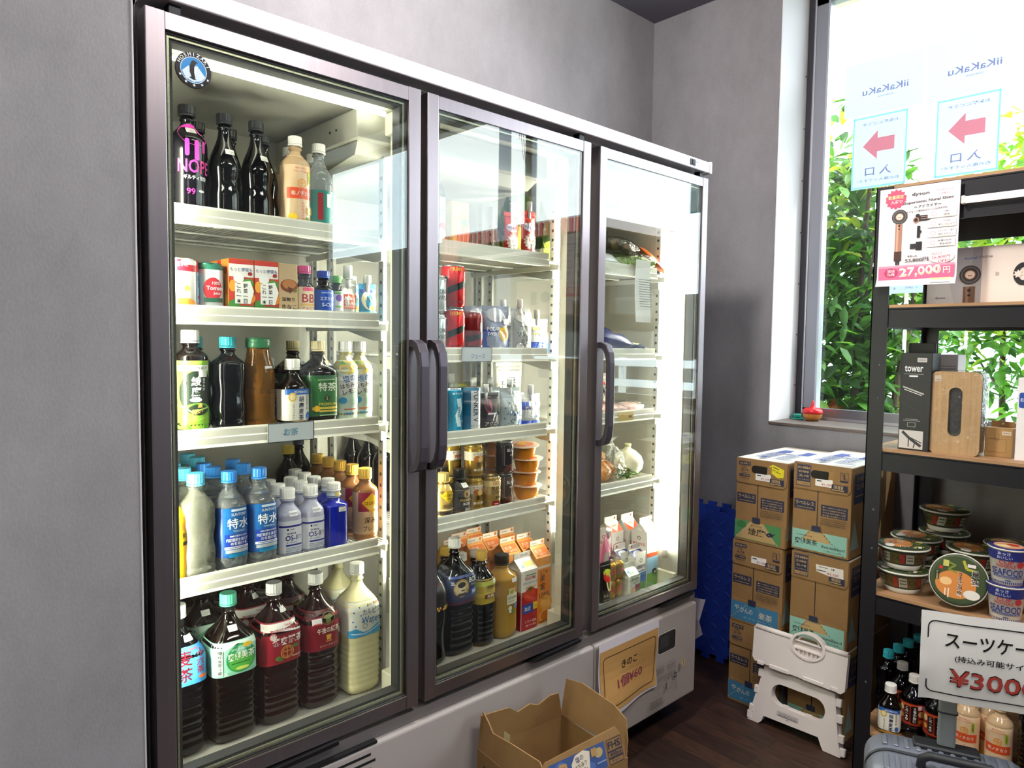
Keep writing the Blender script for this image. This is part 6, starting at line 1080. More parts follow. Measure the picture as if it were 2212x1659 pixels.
# ---------------------------------------------------------------- stacked water and tea cartons
def dash(x0, y0, x1, y1, n=9, th=1.6, c=0x2A2A30): return [('l', [(x0+(x1-x0)*(k+.1)/n, y0+(y1-y0)*(k+.1)/n), (x0+(x1-x0)*(k+.65)/n, y0+(y1-y0)*(k+.65)/n)], th, c) for k in range(n)]
def carton(key, label, y, z, code, pic, label2, price=True, tagy=False, plain=False, x=2.0, dy=0, knife=True, big=False):
    W_, H_, D_ = .197, .3055, .400
    def b(t):
        m = MB(); m.rbox(0, -W_/2, 0, D_, W_/2, H_-.0006, kraft, .003)
        sd = flat((.2, -W_/2, 0), (1, 0, 0), (0, 0, 1), (0, -1, 0))
        m.art([('R', -132, 232, 100, 100, 2, 0x343450), ('b', -132, 262, 92, 30, 1, 1, 0x8A7450), ('t', '2L×8', -132, 238, 16, 0x8A7450, 60), ('t', '爽健美茶', -132, 264, 16, 0x8A7450, 70), ('r', -132, 208, 80, 4, 0x8A7450), ('p', [(-200, 30), (-130, 30), (-170, 130)], 0x8A9A94)], sd, rough=.7)
        m.art([('r', 0, 0, 396, 194, 0xE6DED0), ('r', 60, 40, 90, 40, 0x545C94), ('r', 60, -50, 90, 40, 0x545C94)]+lines(-60, 60, 150, 5, 12, 5, 0x6E76A4)+lines(-60, -20, 150, 4, 12, 5, 0x6E76A4)+[('r', -150, 20, 30, 24, 0x545C94), ('r', 10, 0, 24, 20, 0x4A5290), ('r', -170, -60, 8, 70, 0x6E76A4)], TOP(H_, .2, 0), rough=.7)  # pale base paints the bright window light onto the kraft top, under the print
        m.obj('carton_body', t)
        m = MB()                                     # glued end flaps
        m.prism([(y_, z_) for y_, z_ in [(-W_/2+.002, H_-.001), (W_/2-.002, H_-.001), (W_/2-.002, H_-.082), (W_/2-.010, H_-.090), (-W_/2+.012, H_-.092), (-W_/2+.003, H_-.080)]], -.0035, -.0002, kraft, 'yz'); m.obj('end_flap', t)
        m = MB(); m.prism([(-W_/2+.002, .001), (-W_/2+.003, .072), (-W_/2+.012, .082), (W_/2-.012, .084), (W_/2-.002, .076), (W_/2-.002, .001)], -.0035, -.0002, kraft, 'yz'); m.obj('end_flap', t)
        m = MB(); S_ = SIDE(-.0036); S0 = SIDE(0)
        lt = 0xBFA070
        a = [('r', -64, 287, 46, 14, KIN), ('t', code, -64, 287, 7, lt, 38), ('t', 'CCL', -64, 274, 7, KIN), ('t', '2L×8', -64, 263, 7, KIN, 30), ('t', 'ペットボトル', -64, 253, 5.5, KIN, 36), ('r', -64, 244, 42, 9, KIN), ('t', 'ケース販売専用', -64, 244, 4, lt, 36), ('t', 'ラベルレス', -64, 233, 6.5, KIN, 36)] if not big else [('r', -62, 262, 50, 76, KIN), ('b', -62, 262, 46, 72, .5, .6, lt), ('t', code, -62, 288, 9, lt, 42), ('t', '爽健美茶', -62, 274, 8, lt, 36), ('t', '2L×8', -62, 260, 8, lt, 34), ('t', 'ペットボトル', -62, 247, 5, lt, 38), ('r', -62, 234, 44, 11, 0xA88656), ('t', 'ケース販売専用', -62, 234, 4.4, KIN, 38)]
        if key.endswith('1'): a += [('R', -4, 270, 66, 28, 13, 0x120C06), ('p', [(24, 284), (40, 288), (40, 262), (22, 256)], 0x9C7846)]
        elif key != 'c_r2': a += [('b', 6, 270, 62, 26, 13, .6, 0x7E5E36)]
        if knife: a += [('b', 74, 272, 26, 32, .5, 1.2, KIN), ('l', [(66, 284), (82, 262)], 1.4, KIN), ('l', [(74, 284), (74, 266)], 3, KIN), ('r', 74, 259, 24, 5, KIN)]
        a += [('r', 60, 234, 52, 22, KIN)]+[('r', 42+3.6*k, 237, 1.3+(k % 3)*.5, 12, lt) for k in range(9)]+[('r', 56, 227, 40, 3, lt)]
        m.art(a, S_, rough=.7)
        s = [('r', -12, 152, 3, 128, 0x17110B)]
        if not plain:
            s += [('R', -56, 160, 74, 34, 2, KIN), ('t', 'ラベルレス', -56, 165, 13, lt, 64), ('r', -56, 150, 58, 3, 0x8A7450), ('R', 44, 150, 88, 40, 2, KIN)]+[('t', x_, 44, 162-9*k, 5.5, lt, 76) for k, x_ in enumerate(('■ケース内のペットボトルは', '特にラベルの表示がありません', 'そのため下記の内容にご注意', '取り扱いをお願いします'))]+lines(42, 122, 84, 4, 6, 2, 0x5A4A3A)
        m.art(s, S0, rough=.7)
        m.art(pic, SIDE(-.0037), rough=.6); m.obj('print', t)
        if price:
            m = MB(); m.art([('R', 8, 245, 58, 26, 2, 0xEAE6E2), ('r', -8, 250, 16, 4, 0x2A2426), ('t', '¥1,100', 16, 239, 9, 0xB0303A, 32)] if not (plain and key == 'c_r2') else [('p', [(-12, 276), (80, 278), (82, 240), (62, 240), (-8, 252)], 0xE6E2DA), ('t', '8本', 46, 270, 8, 0x2A2426), ('r', 14, 270, 30, 2, 0x4A4446), ('t', '¥1,100', 46, 252, 10, 0xB0303A, 38), ('r', 8, 258, 30, 3, 0x3A3436)], SIDE(-.0042), rough=.6); m.obj('price_label', t)
        if tagy:
            m = MB(); m.art([('p', [(30, 288), (44, 296), (86, 282), (84, 254), (62, 250), (34, 268)], 0xE2D22A), ('r', 56, 284, 24, 3, 0x4A4618, -16), ('t', 'FC Rot', 58, 272, 8, 0x4A4618, 32, -16)], SIDE(-.0046), rough=.6); m.obj('yellow_note', t)
    put(key, 'drink_carton', label, 'cardboard box', (x, y+dy, z), b, rz=0)
cap = [('R', -12, 84, 31, 20, 4, KIN)]
pg = [('r', -8, 42, 178, 68, 0x4E8A54), ('p', [(-38, 76), (16, 76), (66, 10), (-92, 10)], 0xB89A68), ('e', -70, 60, 40, 26, 0x3E7A46), ('t', '綾鷹', -12, 40, 27, 0x201C1C, 62), ('t', 'あやたか', -12, 62, 6, 0x201C1C, 44), ('e', 40, 40, 26, 16, KIN), ('p', [(24, 48), (16, 52), (26, 38)], KIN), ('l', [(52, 42), (60, 48)], 3, KIN)]+dash(-28, 72, -92, 12, c=0xD8D0C0)+dash(4, 72, 74, 6, c=0xD8D0C0)+cap
pb = [('r', -2, 40, 184, 66, 0x8EC0B0), ('p', [(-40, 72), (16, 72), (40, 40), (-60, 40)], 0xB89A68), ('t', '爽健美茶', -46, 34, 20, 0x201C1C, 78), ('t', 'SOKENBICHA', -52, 54, 4, 0x3A3A3A, 56), ('t', 'Beauteablend', 46, 28, 9, 0x34303A, 76), ('t', '一番茶のハーモニー', 46, 14, 5, 0x34303A, 70)]+dash(-28, 76, -94, 10)+dash(4, 76, 86, -2+6)+cap
pm_ = [('r', -4, 42, 182, 68, 0x3F7A9E), ('v', 'や', -72, 64, 22, 0xC8C8BC), ('t', 'かんの', -34, 48, 20, 0xC8C8BC, 50), ('t', '麦茶', 40, 44, 24, 0xC8C8BC, 52), ('t', 'タイシボウ', -2, 22, 6, 0x9AB8C8, 90)]+dash(-28, 74, -96, 8, c=0xC8B890)+dash(4, 74, 80, 6, c=0xC8B890)+cap
carton('c_l1', 'brown drink carton with yellow note and green picture, topmost of the left stack', -.116, .614, '053811', pg, '', tagy=True, knife=False)
carton('c_l2', 'brown drink carton with blue picture and red price label, middle of the left stack', -.110, .307, '054512', pm_, '', plain=False)
carton('c_l3', 'brown drink carton with dim blue picture, bottom of the left stack', -.108, 0, '054512', pm_, '', price=False)
carton('c_r1', 'brown drink carton with torn handle hole and teal picture, topmost of the right stack', -.333, .628, '054886', pb, '', big=True)
carton('c_r2', 'brown drink carton with crooked white price paper, middle of the right stack', -.336, .315, '054884', pb, '', plain=True, big=True, knife=False)
carton('c_r3', 'brown drink carton behind the folded stool, bottom of the right stack', -.338, .002, '054884', pb, '', price=False, plain=True)
# ---------------------------------------------------------------- folded step stool leaning on the cartons
ST = M(0xE3DAD6, .45, noise=.03, nscale=8); LEAN = math.radians(8.5)
st = thing('folding_stool', 'folded cream plastic step stool leaning against the stacked cartons', 'step stool', (1.912, -.300, .002), 0, rot=(0, LEAN, 0))
def ring_panel(outer, inner, x0, x1, mat):
    m = MB(); o = [Vector((a, b, 0)) for a, b in outer]; i_ = [Vector((a, b, 0)) for a, b in reversed(inner)]
    P = [(v.x, v.y) for v in o+i_]; tri = tessellate_polygon([o, i_]); n = len(P); no = len(o)
    V = [(x0, -a, b) for a, b in P]+[(x1, -a, b) for a, b in P]
    F = [tuple(t) for t in tri]+[tuple(n+k for k in reversed(t)) for t in tri]
    F += [(k, (k+1) % no, n+(k+1) % no, n+k) for k in range(no)]+[(no+k, no+(k+1) % (n-no), n+no+(k+1) % (n-no), n+no+k) for k in range(n-no)]
    return m.add(V, F, mat)
slot = rrect(.008, .122, .186, .072, .0355, 7)
def legout(dx): return [(-.162+dx, 0), (-.122, 0), (-.112, .010), (-.104, .032), (.086, .036), (.098, .012), (.106, 0), (.162+dx*.3, 0), (.150, .05), (.127, .195), (-.118, .205), (-.130, .15)]
ring_panel(legout(0), slot, .0, .011, ST).obj('leg_panel', st)
ring_panel([(a*1.02, b) for a, b in legout(0)], slot, .018, .029, ST).obj('leg_panel', st)
for s, xs in ((-1, ((.005, .148), (.03, .143), (.10, .131), (.16, .122))), (1, ((.005, .158), (.045, .150), (.105, .140), (.155, .132)))):
    for z, u in xs: MB().rbox(-.0015, -s*(u+.008)-.010, z, .0125, -s*(u+.008)+.010, z+.026, ST, .004).obj('hinge_lug', st)
m = MB(); m.rbox(.004, -.062, .083, .012, .056, .0895, ST, .002); m.obj('slot_rail', st)
for y in (.022, -.058): MB().rbox(.002, y, .086, .013, y+.02, .094, ST, .002).obj('slot_clip', st)
hole = [(.030+.052*math.cos(2*PI*k/28), .316+.040*math.sin(2*PI*k/28)) for k in range(28)]
seat = [(-.160, .225), (-.150, .213), (.150, .203), (.162, .215), (.162, .330), (.158, .336)]+[(.030+.0535*math.cos(a), .316+.0415*math.sin(a)) for a in [math.radians(d) for d in (28, 0, -30, -60, -90, -120, -150, 180, 152)]]+[(-.158, .336), (-.164, .330)]
MB().prism([(-a, b) for a, b in seat], -.016, -.004, ST, 'yz').obj('seat_panel', st)
for a, b in ((.158, .026), (-.084, -.160)): MB().tube([(-.010, a, .331), (-.010, b, .331)], .0095, ST, 12).obj('seat_edge', st)
m = MB()
m.rbox(-.004, -.162, .222, .006, .158, .33, ST, .004); m.obj('seat_panel', st)
m = MB(); n = 32
for (ra, rb, x0, x1) in ((.060, .046, -.020, .004),):
    rings = []
    for x, k in ((x1, 1), (x0, 1), (x0, .86), (x1, .86)): rings.append([(x, -(.030+ra*k*math.cos(2*PI*j/n)), .318+rb*k*math.sin(2*PI*j/n)) for j in range(n)])
    m.loft(rings+[rings[0]], ST, False, False, smooth=False)
m.rbox(-.016, -.080, .300, -.002, .020, .306, ST, .002); m.rbox(-.016, -.074, .326, -.002, .014, .330, ST, .001)
for k in range(7): m.rbox(-.014, -.076+k*.0145, .284, -.004, -.073+k*.0145, .302, ST, .001)
m.tube([(-.010, -.030-.036*math.cos(math.radians(a)), .328+.022*math.sin(math.radians(a))) for a in range(0, 181, 20)], .0028, ST, 8); m.obj('carry_handle', st)
for y, w_ in ((-.128, .012), (.128, .012), (-.058, .036), (.060, .036)): MB().rbox(-.019, y-w_, .205, -.005, y+w_, .2185, ST, .004).obj('hinge_bar', st)
MB().art([('b', -20, 61, 74, 15, 1, .8, 0x3A3A44)]+lines(-20, 64, 66, 2, 4.5, 1.6, 0x4A4A58)+lines(-20, 56, 66, 1, 4, 1.4, 0x4A4A58)+[('r', -20, 49, 10, 1.6, 0x6A6A74)], SIDE(0)).obj('print', st)
# ---------------------------------------------------------------- window board trinkets and paper notices on the glass
def top_toy(t):
    m = MB(); m.lathe([(.010, .0), (.024, .002), (.036, .016), (.039, .030), (.039, .032)], M(0xF2A24E, .3, trans=.25, noise=.15, nscale=120), 28); m.obj('bowl', t)
    m = MB(); m.lathe([(.040, .031), (.041, .036), (.039, .046), (.032, .053), (.012, .057), (.008, .066), (.005, .080), (.002, .086)], M(0xD8242C, .3), 28); m.obj('lid', t)
put('toy', 'lidded_pot', 'red and orange plastic pot with pointed lid on the window board', 'pot', (2.575, -.040, ZS), top_toy)
def grn(t):
    m = MB(); m.rbox(-.040, -.026, 0, .040, .026, .006, M(0x1E7A6E, .4), .006); m.obj('tray', t); m = MB(); m.rbox(-.024, -.016, .006, .028, .016, .022, M(0x2A8C7C, .35), .008); m.obj('block', t)
put('grn2', 'green_soap_block', 'small green block on a green tray in the corner of the window board', 'trinket', (2.605, .040, ZS), grn, rz=.5)
SHEET = leafm((.40, .45, .46), 1); TLAV = leafm((.36, .30, .55), 2); TPINK = leafm((.95, .30, .36), 2); TCY = leafm((.45, .85, .95), 2)
def notice(label, y, z, w, h, items):
    t = thing('window_notice', label, 'notice', (XG+.0045, y, z)); m = MB(); m.add([(0, -w/2, -h/2), (0, w/2, -h/2), (0, w/2, h/2), (0, -w/2, h/2)], [(3, 2, 1, 0)], SHEET); m.obj('sheet', t)
    m = MB(); m.art(items, SIDE(-.0003)); m.obj('lettering', t)
ii = [('m', 'iiKaKaKu', 8, -14, 27, TLAV, 172), ('m', 'ICHIKAWA', 10, -42, 7, TLAV, 58)]
ar = [('r', 0, 140, 205, 6, TCY), ('r', 0, -140, 205, 6, TCY), ('r', 100, 0, 6, 286, TCY), ('r', -100, 0, 6, 286, TCY), ('m', 'お気軽にどうぞ', 2, 112, 13, TLAV, 136), ('p', [(-62, 25), (-6, 82), (-6, 52), (58, 52), (58, -2), (-6, -2), (-6, -32)], TPINK), ('m', '入 口', 0, -78, 36, TLAV, 100), ('m', '右の扉入ってすぐ!', 2, -114, 13, TLAV, 160)]
notice('pale notice with mirrored shop name lettering, left of the pair high on the glass', -.232, 2.382, .297, .21, ii)
notice('pale notice with mirrored shop name lettering, right of the pair high on the glass', -.540, 2.382, .297, .21, ii)
notice('pale blue framed notice with pink arrow, left one on the window glass', -.226, 2.124, .207, .292, ar)
notice('pale blue framed notice with pink arrow, right one on the window glass', -.534, 2.124, .207, .292, ar)
notice('small white card on the glass behind the hair dryer poster', -.352, 1.566, .13, .04, [('m', 'GATE', 10, 2, 8, TLAV, 30), ('e', 36, 2, 8, 8, TCY), ('m', '店', -44, 0, 9, TLAV)])
# ---------------------------------------------------------------- black rack
BK = M(0x1C1B20, .42, .2); WOOD = M(0xA9835E, .5, noise=.25, nscale=8, stretch=(6, .4, 6))
XF, XR, YL, YRR = 1.870, 2.360, -.515, -1.47
rk = thing('shelving_rack', 'black metal rack with brown wooden boards in front of the window', 'shelf', (0, 0, 0))
for xx, sx in ((XF, 1), (XR, -1)):
    for yy, sy in ((YL, -1), (YRR, 1)):
        m = MB(); m.box(min(xx, xx+sx*.003), min(yy, yy+sy*.047), 0, max(xx, xx+sx*.003), max(yy, yy+sy*.047), 1.806, BK); m.box(min(xx, xx+sx*.034), min(yy, yy+sy*.003), 0, max(xx, xx+sx*.034), max(yy, yy+sy*.003), 1.806, BK)
        for z in (.30, .72, .84, 1.18, 1.28, 1.62): m.lathe([(.004, 0), (.003, .002)], M(0x55545C, .4, .6), 8, T=lambda p, z=z: Vector((xx-sx*(p.z), yy+sy*.03+p.x, z+p.y)))
        m.obj('upright', rk)
RZ = (1.796, 1.4455, 1.0155, .5745, .1335)
for z in RZ:
    m = MB(); m.box(XF+.004, YRR+.004, z, XR-.004, YL-.004, z+.0125, WOOD); b = m.obj('shelf_board', rk)
    hb_ = .055 if z < 1.7 else .105
    for xx, sx in ((XF+.0035, 1), (XR-.0035, -1)):
        m = MB(); m.box(min(xx, xx+sx*.002), YRR+.004, z-hb_, max(xx, xx+sx*.002), YL-.0035, z+.004, BK); m.box(min(xx, xx+sx*.03), YRR+.004, z-.002, max(xx, xx+sx*.03), YL-.004, z-.0002, BK); m.obj('beam', rk)
    for yy, sy in ((YL-.0035, -1), (YRR+.0035, 1)): MB().box(XF+.006, min(yy, yy+sy*.002), z-hb_, XR-.006, max(yy, yy+sy*.002), z+.004, BK).obj('side_beam', rk)
lt = thing('led_tube', 'white light tube along the upper front beam of the rack', 'lamp', (XF-.010, 0, 1.7385)); m = MB(); m.tube([(0, -.752, 0), (0, -1.42, 0)], .0095, M((1, .93, .88), .5, emit=.8), 12); m.obj('tube', lt)
m = MB(); m.rbox(-.010, -.752, -.011, .0095, -.742, .011, M(0xDAD6D4, .4), .003); m.obj('end_cap', lt)
# hair dryer poster taped over the top left corner of the rack
po = thing('sale_poster', 'pink and white hair dryer sale poster hanging on the rack corner', 'poster', (XF-.010, -.634, 1.5115))
ROSE = M(0xB07E6A, .4); PK = 0xD8638A
dry = lambda x, y, s: [('e', x, y, 42*s, 42*s, 0x3E3A3C), ('o', x, y, 36*s, 36*s, 3*s, 0x6A6462), ('e', x, y, 21*s, 20*s, 0xE8D4C4), ('o', x, y, 21*s, 20*s, 1.6*s, 0xC08A6A), ('e', x-2*s, y-2*s, 3*s, 3*s, 0xA03A3A), ('e', x+2*s, y-2*s, 3*s, 3*s, 0xA03A3A)]
pa = [('e', -60, 252, 54, 34, 0xC85070), ('s', -60, 252, 30, 24, 14, 0xC85070), ('t', '数量限定', -60, 258, 11, 0xF2E09A, 42), ('t', '入荷♡', -58, 244, 10, 0xF6EEEE, 32), ('t', 'dyson', 5, 259, 12, 0x26242A, 45), ('t', 'サロン帰りのような', 66, 264, 5, 0xE0A0B4, 44), ('t', 'ツヤ髪に♡', 66, 254, 5.5, 0xE0A0B4, 30), ('t', 'Supersonic Nural Shine', 26, 238, 10, 0x2A282C, 126, 2), ('t', 'ヘアドライヤー', 24, 224, 9, 0x2A282C, 70, 2), ('t', 'スカルプモード搭載のダイソン公式モデル', 16, 212, 6, 0x3A383C, 118, 2)]
pa += [('r', -49, 132, 18, 116, ROSE), ('r', -52, 132, 5, 116, M(0xD6A892, .4)), ('r', -49, 86, 20, 28, 0x4A2C26), ('r', -52, 68, 5, 14, 0x2A2426), ('r', -46, 68, 4, 14, 0x2A2426), ('e', -48, 174, 6, 7, 0x3A2420), ('e', -48, 165, 5, 5, 0x3A2420)]+dry(-48, 200, 1)
pa += [('R', 16, 190, 34, 16, 4, 0x2A262A), ('e', -4, 186, 16, 17, ROSE), ('e', -4, 186, 10, 11, 0x2A1A18), ('e', 0, 198, 12, 10, 0x2A262A), ('r', 20, 194, 24, 1.5, 0xB08A7A), ('r', 20, 188, 24, 1.5, 0xB08A7A), ('R', 4, 152, 8, 34, 2, 0x222024), ('s', 8, 152, 6, 3, 6, 0x222024), ('R', 6, 112, 16, 24, 1, 0x222024), ('R', -8, 112, 18, 14, 2, 0x2C2A2E), ('r', -14, 112, 4, 8, 0x3A383C)]
for k, (a, b_) in enumerate((('大風量で', '速乾'), ('ツヤのある', '美しい仕上がり'), ('スカルプモード搭載', '頭皮にもやさしい'), ('風量3段階・', '風温4段階'))):
    y = 198-27*k; pa += [('R', 62, y, 72, 22, 2, 0xF4EAEC), ('t', a, 74, y+5, 5, 0x4A3A40, 14+6*k if k < 2 else 40), ('t', b_, 74, y-4, 5.5, 0x4A3A40, (16, 40, 38, 30)[k]), ('o', 42, y, 13, 13, 1.2, 0xE0A0A8), ('r', 74, y-9, 26, 1.4, 0xF0D8A0)]
pa += [('t', '通常価格', -10, 84, 5, 0x2A282C, 26), ('t', '53,800円', 2, 72, 12, 0x26242A, 60, 2), ('e', 66, 76, 64, 34, 0xF6EEF0), ('o', 66, 76, 64, 34, 1, 0xE0A8B4), ('t', 'なんと!', 54, 86, 7, 0xA83A5A, 24, 5), ('t', '26,800円', 64, 76, 9, 0xC8385A, 46, 3), ('t', 'OFF!!', 72, 65, 8, 0xC8385A, 30, 3), ('r', 0, 38, 198, 40, 0xD86A92), ('r', 0, 56, 198, 6, 0xE89AB4), ('e', -64, 38, 38, 28, 0xC04068), ('t', '当店', -64, 44, 9, 0xFAF0F2, 20), ('t', '価格', -64, 34, 9, 0xFAF0F2, 20),
       ('t', '27,000', 12, 39, 30, 0xFFFFFF, 108, 3), ('t', '27,000', 12, 39, 26, 0xE8B04A, 104, 3), ('t', '27,000', 12, 40, 23, 0xFDF6E0, 101, 3), ('t', '円', 80, 40, 18, 0xF8F0E0), ('t', '高性能ドライヤーをお得に手に入れるチャンス♡', -28, 11, 5.5, 0x3A383C, 124, 2), ('r', 66, 14, 52, 10, 0xF2DC9A), ('t', '数量限定です!', 66, 14, 8, 0xC8963A, 48, 2), ('r', 66, 5, 50, 2, 0x8A868A)]
curl = lambda v: -.010*max(0, (.017-v)/.017)**2
m = MB(); V = []; F = []
for k in range(13):
    v = .284*k/12
    for y in (.104, -.104): V.append((curl(v)-.0005, y, v))
for k in range(12): F.append((2*k, 2*k+1, 2*k+3, 2*k+2))
m.add(V, F, M(0xEFE8EA, .5), True); m.obj('sheet', po)
m = MB(); m.art(pa, lambda u, v, o: (curl(v)-.0012-o, -u, v), doff=.00003); m.obj('print', po)
# goods on the rack
def put_r(key, name, label, cat, loc, w, d, h, col, art, side=None, top=None, rz=0, extra=None, rough=.45):
    """box whose front faces -x"""
    return brick(key, name, label, loc, w, d, h, col, art, side=side, top=top, cat=cat, rz=-PI/2+rz, rough=rough, extra=extra)
S2, S3, S4, S5 = RZ[1]+.0128, RZ[2]+.0128, RZ[3]+.0128, RZ[4]+.0128
dz = [('r', -190, 81, 120, 160, 0xB6B2B6), ('p', [(-250, 2), (-178, 2), (-215, 160), (-250, 160)], 0xC6C2C4), ('r', -124, 81, 24, 160, 0xA8A2A4), ('t', 'nural', -140, 132, 8, 0x4A6AB0, 30), ('t', 'shine', -104, 134, 8.5, 0x8A7A70, 34), ('t', 'dyson', -214, 20, 8, 0x2A282C, 26), ('r', -141, 26, 30, 50, 0x6A4A38), ('r', -146, 26, 8, 50, 0x8A6650), ('e', -141, 40, 9, 10, 0x1A1416), ('e', -141, 26, 7, 7, 0x1A1416), ('t', 'D', -74, 84, 9, 0xB0A49A), ('o', -14, 80, 46, 62, 13, 0x222226), ('s', -26, 80, 12, 7, 7, 0xE8D8CC), ('e', 54, 84, 66, 52, 0x1E1C1E), ('e', 70, 84, 30, 26, 0x3A2E2A), ('r', 130, 80, 40, 60, 0x2A282A)]+dry(-140, 84, 1.28)
put_r('dbox', 'hair_dryer_box', 'cream boxed hair dryer with printed dryer and black nozzle on the second rack board', 'box', (2.03, -.885, S2), .50, .13, .163, 0xE8D8CE, dz)
tw = [('t', 'tower', -6, 242, 18, 0xEDEDED, 50), ('r', -6, 226, 54, .8, 0xC0C0C0), ('R', -6, 220, 24, 5, 1.5, 0xD8D8D8), ('l', [(-34, 188), (24, 168)], 4, 0xB8B4B0), ('l', [(-30, 180), (18, 164)], 2, 0xE0DCD8), ('l', [(-34, 140), (20, 112)], 2, 0x2E2E34), ('r', -6, 92, 34, 1.6, 0x9A9A9A), ('r', -6, 88, 46, 1.6, 0x9A9A9A), ('b', -6, 76, 22, 13, 1, 1, 0xB8B8B8), ('r', -6, 32, 66, 54, 0xC6C0BC), ('l', [(-30, 54), (-8, 34), (22, 14)], 8, 0x26242A), ('l', [(-22, 44), (24, 24)], 3, 0x3A383C), ('l', [(-12, 34), (-12, 10)], 3, 0x26242A), ('l', [(6, 26), (2, 8)], 3, 0x26242A), ('R', 16, 268, 26, 13, 1, 0xB8B2AE), ('r', 16, 268, 18, 2, 0x7A7672)]
def hang(t): MB().rbox(-.040, .012, .286, .034, .020, .318, M(0x1C1B1E, .5), .003, axis='y').obj('hanging_tab', t)
put_r('twr', 'storage_box', 'tall black printed box with white wordmark on the third rack board', 'box', (1.935, -.637, S3), .084, .066, .288, 0x1E1D20, tw, side=None, rz=-.05, extra=hang)
put_r('wslim', 'slim_box', 'slim white box behind the tall black printed box', 'box', (2.045, -.690, S3), .05, .08, .285, 0xDCD8D8, lines(0, 250, 40, 6, 8, 3, 0x9A9A9A))
def tissue(t):
    m = MB(); m.rbox(-.062, -.028, 0, .062, .028, .236, M(0x2A282A, .5), .018, n=6, axis='y'); m.obj('back_shell', t)
    wd_ = M(0xB8956A, .45, noise=.14, nscale=10, stretch=(14, 1, .8)); hole_ = [(x_, z_) for x_, z_ in rrect(.000, .122, .034, .140, .0168, 8)]; out_ = rrect(0, .118, .126, .238, .018, 7)
    o = [Vector((a, b, 0)) for a, b in out_]; h_ = [Vector((a, b, 0)) for a, b in reversed(hole_)]; P = [(v.x, v.y) for v in o+h_]; tri = tessellate_polygon([o, h_]); n = len(P); no = len(o)
    m = MB(); m.add([(a, -.036, b) for a, b in P]+[(a, -.029, b) for a, b in P], [tuple(q) for q in tri]+[tuple(n+k for k in reversed(q)) for q in tri]+[(k, (k+1) % no, n+(k+1) % no, n+k) for k in range(no)]+[(no+k, no+(k+1) % (n-no), n+no+(k+1) % (n-no), n+no+k) for k in range(n-no)], wd_); m.obj('wooden_face', t)
    MB().art([('R', -46, 216, 18, 18, 1, 0xC8B8A4), ('r', -46, 212, 12, 2, 0x8A7A6A)], FRONT(-.0365)).obj('price_sticker', t)
    m = MB(); R = random.Random(2); rings = []
    for y_, e in ((-.0395, 0), (-.036, .004), (.029, .004), (.031, 0)): rings.append([(a*(1+e)+R.uniform(-.0008, .0008), y_+R.uniform(-.0012, .0012), b) for a, b in rrect(0, .119, .132, .243, .02, 9)])
    m.loft(rings, glassm('crinkle_film', (.97, .97, .96), .05, .06, 45), True, True); m.obj('film_wrap', t)
put('tissue', 'tissue_case', 'wood-faced tissue case with dark slot in crinkled film on the third rack board', 'tissue case', (1.945, -.738, S3), tissue, rz=-PI/2)
def eu(t): MB().rbox(-.028, .020, .080, .028, .0222, .098, M(0xA9804E, .7), .002, axis='y').obj('hanging_tab', t); MB().art([('e', 0, 91, 6, 6, 0xE8E0D8)], FRONT(.0198)).obj('hang_hole', t)
put_r('small', 'small_box', 'small brown box with printed outline between the tissue case and the white box', 'box', (1.985, -.835, S3), .066, .044, .082, 0xB08A58, [('b', -4, 32, 46, 38, .5, .6, 0x6A4E2E), ('b', -4, 56, 10, 18, .5, .6, 0x6A4E2E), ('R', 18, 68, 22, 11, 1, 0xD8C8B0), ('r', 18, 68, 16, 1.6, 0x8A7A6A)], extra=eu)
put_r('white', 'white_box', 'white box with blue label at the right edge of the third rack board', 'box', (1.985, -.960, S3), .160, .11, .226, 0xEDE8E8, [('R', -46, 165, 60, 42, 6, 0x2A4EA0), ('t', 'EL', -66, 166, 8, 0xF4F4F8, 13), ('r', 10, 60, 100, 40, 0xC8D0E0)])
# cup noodles
BOWLT = [('e', 0, 0, 128, 128, 0x3A4A2A), ('e', -6, -14, 100, 78, 0xD08440), ('e', -30, -8, 30, 22, 0xE8C088), ('l', [(10, 56), (18, 34), (44, 30)], 7, 0xB4B03A), ('l', [(-28, 46), (-8, 40), (-26, 26), (-4, 20)], 5, 0x7E8A36), ('R', -52, 6, 10, 26, 1, 0x1E2414), ('v', 'どん兵衛', -52, 18, 6, 0xD8CE9A), ('e', 34, -36, 40, 26, 0xE2DCD2), ('v', 'うまさ別格', 4, 24, 14, 0xF4EFE4), ('v', 'うまさ別格', 4.5, 23.4, 13, 0x17120C), ('v', '最強', 40, 34, 22, 0xF4F0E8), ('v', '最強', 40.4, 33, 20, 0x17120C), ('r', -22, -40, 3, 26, 0xF0E4D0), ('r', -30, -38, 3, 20, 0xF0E4D0), ('e', -44, 28, 10, 10, 0xC83028), ('R', 30, 44, 20, 9, 1, 0xE8DCDC), ('R', -32, 42, 14, 18, 1, 0xC8C068)]
